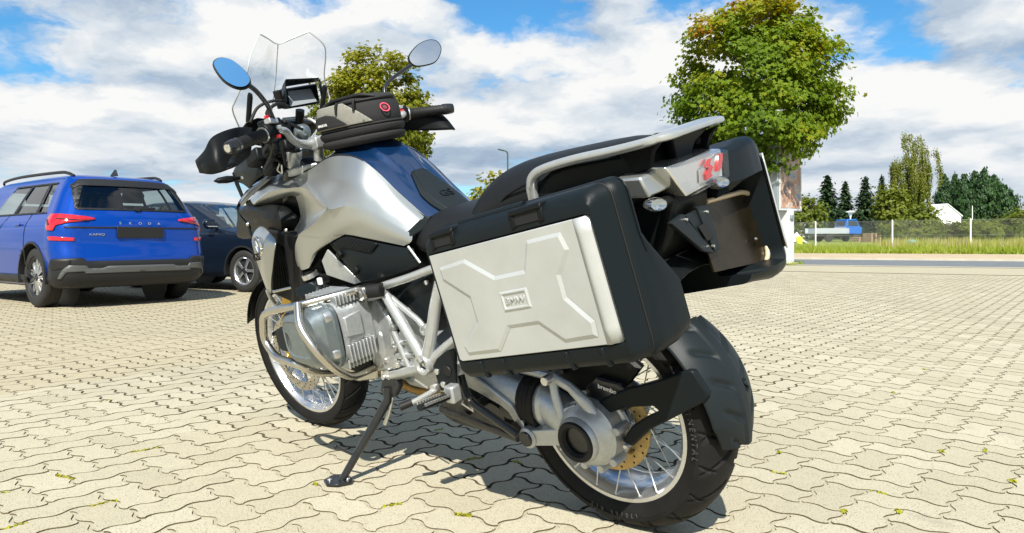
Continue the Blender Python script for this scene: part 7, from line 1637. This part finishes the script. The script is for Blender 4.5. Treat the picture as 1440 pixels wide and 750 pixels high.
# windscreen
scr = [[(1.1803, 0.105, 1.5065), (1.2139, 0.06, 1.4971), (1.2542, 0, 1.4827), (1.2419, -0.05, 1.4955), (1.2063, -0.105, 1.5113)],
       [(1.1651, 0.165, 1.4325), (1.2175, 0.085, 1.4322), (1.2813, 0, 1.4382), (1.2821, -0.09, 1.4431), (1.2187, -0.165, 1.4557)],
       [(1.1751, 0.185, 1.3825), (1.2391, 0.1, 1.3792), (1.3133, 0, 1.3832), (1.324, -0.1, 1.3825), (1.2911, -0.185, 1.3602)],
       [(1.2474, 0.205, 1.3084), (1.2937, 0.115, 1.3106), (1.3509, 0, 1.3276), (1.3455, -0.11, 1.3219), (1.3163, -0.205, 1.2981)],
       [(1.2886, 0.205, 1.2779), (1.3312, 0.12, 1.2663), (1.385, 0, 1.2804), (1.3641, -0.11, 1.2765), (1.3205, -0.205, 1.2743)],
       [(1.3205, 0.18, 1.2201), (1.3775, 0.11, 1.2098), (1.4248, 0, 1.2273), (1.4083, -0.1, 1.2293), (1.3588, -0.18, 1.2166)]]
m = MB(); m.patch(scr, 6); ws = m.build('windscreen', 'screen_clear', bike, smooth=60)
edge = catmull([scr[5][0], scr[4][0], scr[3][0], scr[2][0], scr[1][0], scr[0][0]], 6)+catmull(scr[0], 6)[1:]+catmull([r[4] for r in scr], 6)[1:]
mat('acrylic_edge', (0.40, 0.43, 0.43), 0.12, 0.0, coat=1.0)
m = MB(); m.tube(edge, .0026, 6); m.build('screen_edge', 'acrylic_edge', ws, smooth=60)
m = MB(); m.tube(catmull([r[2] for r in scr], 6), .0020, 6); m.build('screen_crease', 'acrylic_edge', ws, smooth=60)
for sg in (1, -1):
    p0 = Vector((1.2469, 0.15, 1.322)); p1 = Vector((1.3056, 0.15, 1.232)); p0.y *= sg; p1.y *= sg
    m = MB(); m.tube([p0, p0.lerp(p1, .1), p1], [.010, .013, .012], 10, flat=((0, 1, 0), .6)); m.build('screen_bracket', 'plastic_black', bike)
m = MB(); m.prism([(1.2873, 0.17, 1.2323), (1.2902, 0.12, 1.2439), (1.2315, 0, 1.2049), (1.3018, -0.15, 1.2052), (1.3488, -0.12, 1.1549), (1.3045, 0.03, 1.145), (1.3235, 0.15, 1.1841)], (.05, 0, -.02)); m.build('cockpit_panel', 'plastic_black', bike, bevel=.006)
# display with sun hood on its silver bracket
DF = [(1.21, 0.0459, 1.3216), (1.21, -0.0945, 1.3292), (1.165, -0.0622, 1.2551), (1.165, 0.0786, 1.2506)]
m = MB(); m.prism([Vector(p) for p in DF], (.028, 0, .004)); dsp = m.build('display', 'plastic_black', bike, bevel=.005)
m = MB(); sf = [(1.203, 0.0339, 1.3134), (1.203, -0.0565, 1.3138), (1.167, -0.048, 1.2644), (1.165, 0.0615, 1.2584)]; m.prism([Vector(p) for p in sf], (-.003, 0, 0)); m.build('display_screen', mat('screen_sky_sheen', (.20, .22, .235), .38, spec=.6), dsp)  # grey base colour paints the sky's reflection onto the dark display
hd = [(Vector((1.205, 0.0499, 1.3286)), Vector((1.135, 0.0727, 1.344))), (Vector((1.205, -0.096, 1.3359)), Vector((1.135, -0.0579, 1.3383))), (Vector((1.165, -0.0675, 1.2646)), Vector((1.13, -0.0557, 1.2958)))]
m = MB(); m.prism([hd[0][0], hd[0][1], hd[1][1], hd[1][0]], (0, 0, .004)); m.prism([hd[1][0], hd[1][1], hd[2][1], hd[2][0]], (0, -.004, 0))
l0, l1, l2 = Vector((1.205, 0.051, 1.3238)), Vector((1.135, 0.0732, 1.3417)), Vector((1.14, 0.0812, 1.2764)); l3 = Vector((1.162, 0.0798, 1.2527)); m.prism([l0, l1, l2, l3], (0, .004, 0)); m.build('sun_hood', 'plastic_dark', dsp, bevel=.001)
m = MB(); m.tube([(1.19, 0.0831, 1.3173), (1.2, 0.0728, 1.2593)], .014, 10); m.build('display_dial', 'rubber', dsp)
m = MB(); m.tube(rounded([(1.2289, 0.06, 1.2219), (1.2255, 0, 1.2194), (1.1861, -0.02, 1.2097), (1.1604, -0.03, 1.1854), (1.1428, -0.04, 1.1646)], .02), .006, 8); m.build('display_bracket', 'frame_silver', bike, smooth=60)
m = MB(); m.tube([(1.2055, 0, 1.2445), (1.235, 0, 1.1849)], .016, 10); m.build('display_post', 'plastic_black', bike)
m = MB(); m.ball((1.1737, 0.03, 1.1671), .030, 16); m.build('ignition_barrel', 'cast_grey', bike)
# headlight cowl, beak, front indicator
for sg in (1, -1):
    def f(p): return Vector((p[0], p[1]*sg, p[2]))
    m = MB(); m.patch([[f((1.4381, 0.125, 1.1141)), f((1.3553, 0.13, 1.0874)), f((1.2953, 0.13, 1.0497))], [f((1.5627, 0.115, 1.0737)), f((1.4552, 0.135, 1.0616)), f((1.3742, 0.135, 1.0274))], [f((1.5977, 0.1, 1.0292)), f((1.5196, 0.115, 1.0219)), f((1.46, 0.12, 0.9978))]], 4); cw = m.build('headlight_cowl', 'plastic_grey', bike, smooth=30, solid=.004)
    m = MB(); m.tube([f((1.5712, 0.11, 1.0653)), f((1.5845, 0.105, 1.0238)), f((1.5748, 0.1, 0.9695))], [.010, .008, .007], 8); m.build('cowl_strut', 'plastic_grey', cw)
    m = MB(); m.rings([[f(p) for p in ((1.252, 0.135, 1.0476), (1.3082, 0.115, 1.048), (1.2883, 0.12, 1.0271), (1.241, 0.14, 1.0302))], [f(p) for p in ((1.4208, 0.14, 0.9996), (1.505, 0.115, 0.9938), (1.4989, 0.115, 0.9717), (1.4226, 0.14, 0.9732))], [f(p) for p in ((1.5518, 0.125, 0.9514), (1.6187, 0.1, 0.9518), (1.637, 0.1, 0.927), (1.5258, 0.13, 0.9376))]]); m.build('beak_stripe', 'paint_navy', bike, bevel=.003)
    m = MB(); m.patch([[f((1.5822, 0.115, 0.9533)), f((1.5998, 0.12, 0.9215)), f((1.5069, 0.13, 0.86))], [f((1.6557, 0.09, 0.9054)), f((1.6519, 0.1, 0.873)), f((1.5573, 0.11, 0.8113))], [f((1.7622, 0.06, 0.8485)), f((1.7557, 0.07, 0.8089)), f((1.6858, 0.08, 0.799))]], 4); m.build('beak_side', 'plastic_dark', bike, smooth=30, solid=.004)
    a, b = f((1.4097, 0.165, 1.0455)), f((1.4117, 0.27, 1.0519)); m = MB(); m.tube([a, a.lerp(b, .25), a.lerp(b, .3), a.lerp(b, .55), a.lerp(b, .85), b], [.008, .009, .014, .018, .014, .003], 14, flat=((0, 0, 1), .75)); fi = m.build('front_indicator', 'plastic_black', bike, smooth=60)
    m = MB(); m.lathe([(0, .006), (.005, .006), (.006, 0)], f((1.3898, 0.175, 1.046)), (0, sg, 0), 10); m.build('indicator_screw', 'zinc', fi)
block('headlight_unit', [(1.44, 1.06), (1.50, .98), (1.46, .90), (1.28, .86), (1.22, 1.0), (1.30, 1.08)], -.105, .105, 'plastic_black', .02)
m = MB(); m.patch([[(1.42, -.10, .90), (1.42, 0, .92), (1.42, .10, .90)], [(1.56, -.075, .86), (1.57, 0, .88), (1.56, .075, .86)], [(1.70, -.03, .80), (1.72, 0, .81), (1.70, .03, .80)]], 4); m.build('beak', 'paint_silver', bike, smooth=60, solid=-.006)
m = MB(); m.lathe([(0, .0), (.055, 0), (.06, -.02)], (1.515, 0, .975), (1, 0, .1), 24); m.build('headlight_lens', 'lens_clear', bike)

# ---------------------------------------------------------------- tank bag (its own thing, strapped on the tank)
bag = empty('tank_bag'); bag.matrix_world = LEAN; tag(bag, 'black and grey zipped bag strapped on top of the fuel tank', 'bag')
plan = [(0.985, .03), (0.968, .085), (0.915, .112), (0.835, .112), (0.765, .092), (0.722, .050), (0.708, .0), (0.725, -.05), (0.775, -.09), (0.845, -.105), (0.92, -.10), (0.968, -.06)]
plan = [Vector((x, y, 0)) for x, y in plan]; pl_s = catmull(plan, 4, closed=True); bc = Vector((.845, 0, 0))
def bag_ring(k, z, dz=0.0): return [Vector((bc.x+(p.x-bc.x)*k, p.y*k, z+dz*(p.x-bc.x))) for p in pl_s]
SLB = -.02
lv = [(0.86, 1.092), (0.99, 1.098), (1.03, 1.106), (1.03, 1.114), (0.98, 1.119), (1.02, 1.124), (1.05, 1.132), (1.05, 1.140), (0.985, 1.146)]
m = MB(); m.rings([bag_ring(k, z, SLB) for k, z in lv]); m.build('bag_base', 'fabric_black', bag, smooth=50)
lv2 = [(0.97, 1.145), (1.0, 1.150), (1.0, 1.175), (0.985, 1.200), (0.93, 1.222), (0.82, 1.236), (0.5, 1.242), (0.1, 1.243)]
m = MB(); m.rings([bag_ring(k, z, SLB) for k, z in lv2]); m.build('bag_body', 'fabric_black', bag, smooth=50)
def bag_patch(name, pxs, mtl, off=.004):
    """panel lying on the curved bag wall, from (along, height) coordinates"""
    pass
def wall(t, z, out=.003):
    """point on the bag wall: t runs along the plan outline, z is height"""
    N_ = len(pl_s); i = t % N_; a = pl_s[int(i) % N_]; b = pl_s[(int(i)+1) % N_]; p = a.lerp(b, i-int(i))
    zz = z-SLB*0
    for (k0, z0), (k1, z1) in zip(lv2, lv2[1:]):
        if z0 <= z <= z1: k = k0+(k1-k0)*(z-z0)/(z1-z0); break
    else: k = lv2[0][0] if z < lv2[0][1] else .5
    d = Vector((p.x-bc.x, p.y, 0)).normalized(); q = Vector((bc.x+(p.x-bc.x)*k, p.y*k, z+SLB*(p.x-bc.x)))
    return q+d*out+Vector((0, 0, out*.4))
def wall_panel(name, loop, mtl, out, cells=14):
    """loop of (t, z) on the wall -> thin sewn-on panel"""
    vs = [Vector((t*.02, z)) for t, z in loop]; n0 = len(vs)
    t0, t1 = min(v.x for v in vs), max(v.x for v in vs); z0, z1 = min(v.y for v in vs), max(v.y for v in vs)
    grid = [Vector((t0+(t1-t0)*(i+.5)/cells, z0+(z1-z0)*(j+.5)/8)) for i in range(cells) for j in range(8)]
    def inside(p):
        c = False; j = n0-1
        for i in range(n0):
            if (vs[i].y > p.y) != (vs[j].y > p.y) and p.x < (vs[j].x-vs[i].x)*(p.y-vs[i].y)/(vs[j].y-vs[i].y)+vs[i].x: c = not c
            j = i
        return c
    pts = vs+[g for g in grid if inside(g)]
    V2, E2, F2, *_r2 = delaunay_2d_cdt(pts, [(i, (i+1) % n0) for i in range(n0)], [], 1, 1e-6)
    mm = MB(); mm.add([wall(v.x/.02, v.y, out) for v in V2], [tuple(f_) for f_ in F2]); return mm.build(name, mtl, bag, smooth=60, solid=.002)
def densify(L_, n=6):
    o_ = []
    for i in range(len(L_)):
        a, b = L_[i], L_[(i+1) % len(L_)]
        o_ += [(a[0]+(b[0]-a[0])*k/n, a[1]+(b[1]-a[1])*k/n) for k in range(n)]
    return o_
wall_panel('grey_panel', densify([(1.5, 1.155), (1.5, 1.185), (3.0, 1.207), (6, 1.221), (14.0, 1.221), (17.0, 1.187), (19.4, 1.153), (9, 1.151)]), 'fabric_grey', .0065, 30)
wall_panel('side_pocket', densify([(5.5, 1.153), (5.6, 1.176), (6.6, 1.190), (10.6, 1.194), (12.2, 1.186), (14.6, 1.153)]), 'fabric_black', .012, 24)
pc0 = wall(9.6, 1.163, .016); text_obj('pocket_letters', 'BAGSTER', .0125, frame_mtx(pc0, wall(10.6, 1.163, .016)-wall(8.6, 1.163, .016), (0, 0, 1)), 'white_print', bag, .0006, (1.05, .85))
ec = wall(22.6, 1.188, .004); en = Vector((ec.x-bc.x, ec.y*1.0, .08)).normalized()
m = MB(); m.lathe([(.0125, .002), (.0165, .002)], ec, en, 24); m.build('emblem_ring', mat('emblem_red', (.55, .06, .10), .5), bag, fix=False)
m = MB(); m.lathe([(0, .0015), (.0075, .0015)], ec, en, 20); m.build('emblem_centre', mat('emblem_dark', (.14, .03, .04), .6), bag, fix=False)
m = MB(); m.tube([wall(.8*k, 1.1475, .0035) for k in range(0, 60)], .0035, 6, loop=True); m.build('zip_piping', 'fabric_black', bag, smooth=60)
m = MB(); m.tube([wall(k*.6, 1.2215, .002) for k in range(2, 46)], .004, 6); m.build('top_zip', 'rubber', bag, smooth=60)
for t in (13.0, 16.5):
    a, b, c = wall(t, 1.224, .012), wall(t-.2, 1.212, .012), wall(t-.4, 1.190, .008); m = MB(); m.tube([a, b, c], [.0035, .005, .0045], 8); m.build('zip_puller', 'rubber', bag, smooth=60)
m = MB(); m.tube(rounded([wall(9.5, 1.224, .004), wall(11, 1.234, .008), wall(18, 1.236, .010), wall(21, 1.226, .006)], .02), .006, 8); m.build('carry_handle', 'rubber', bag, smooth=60)
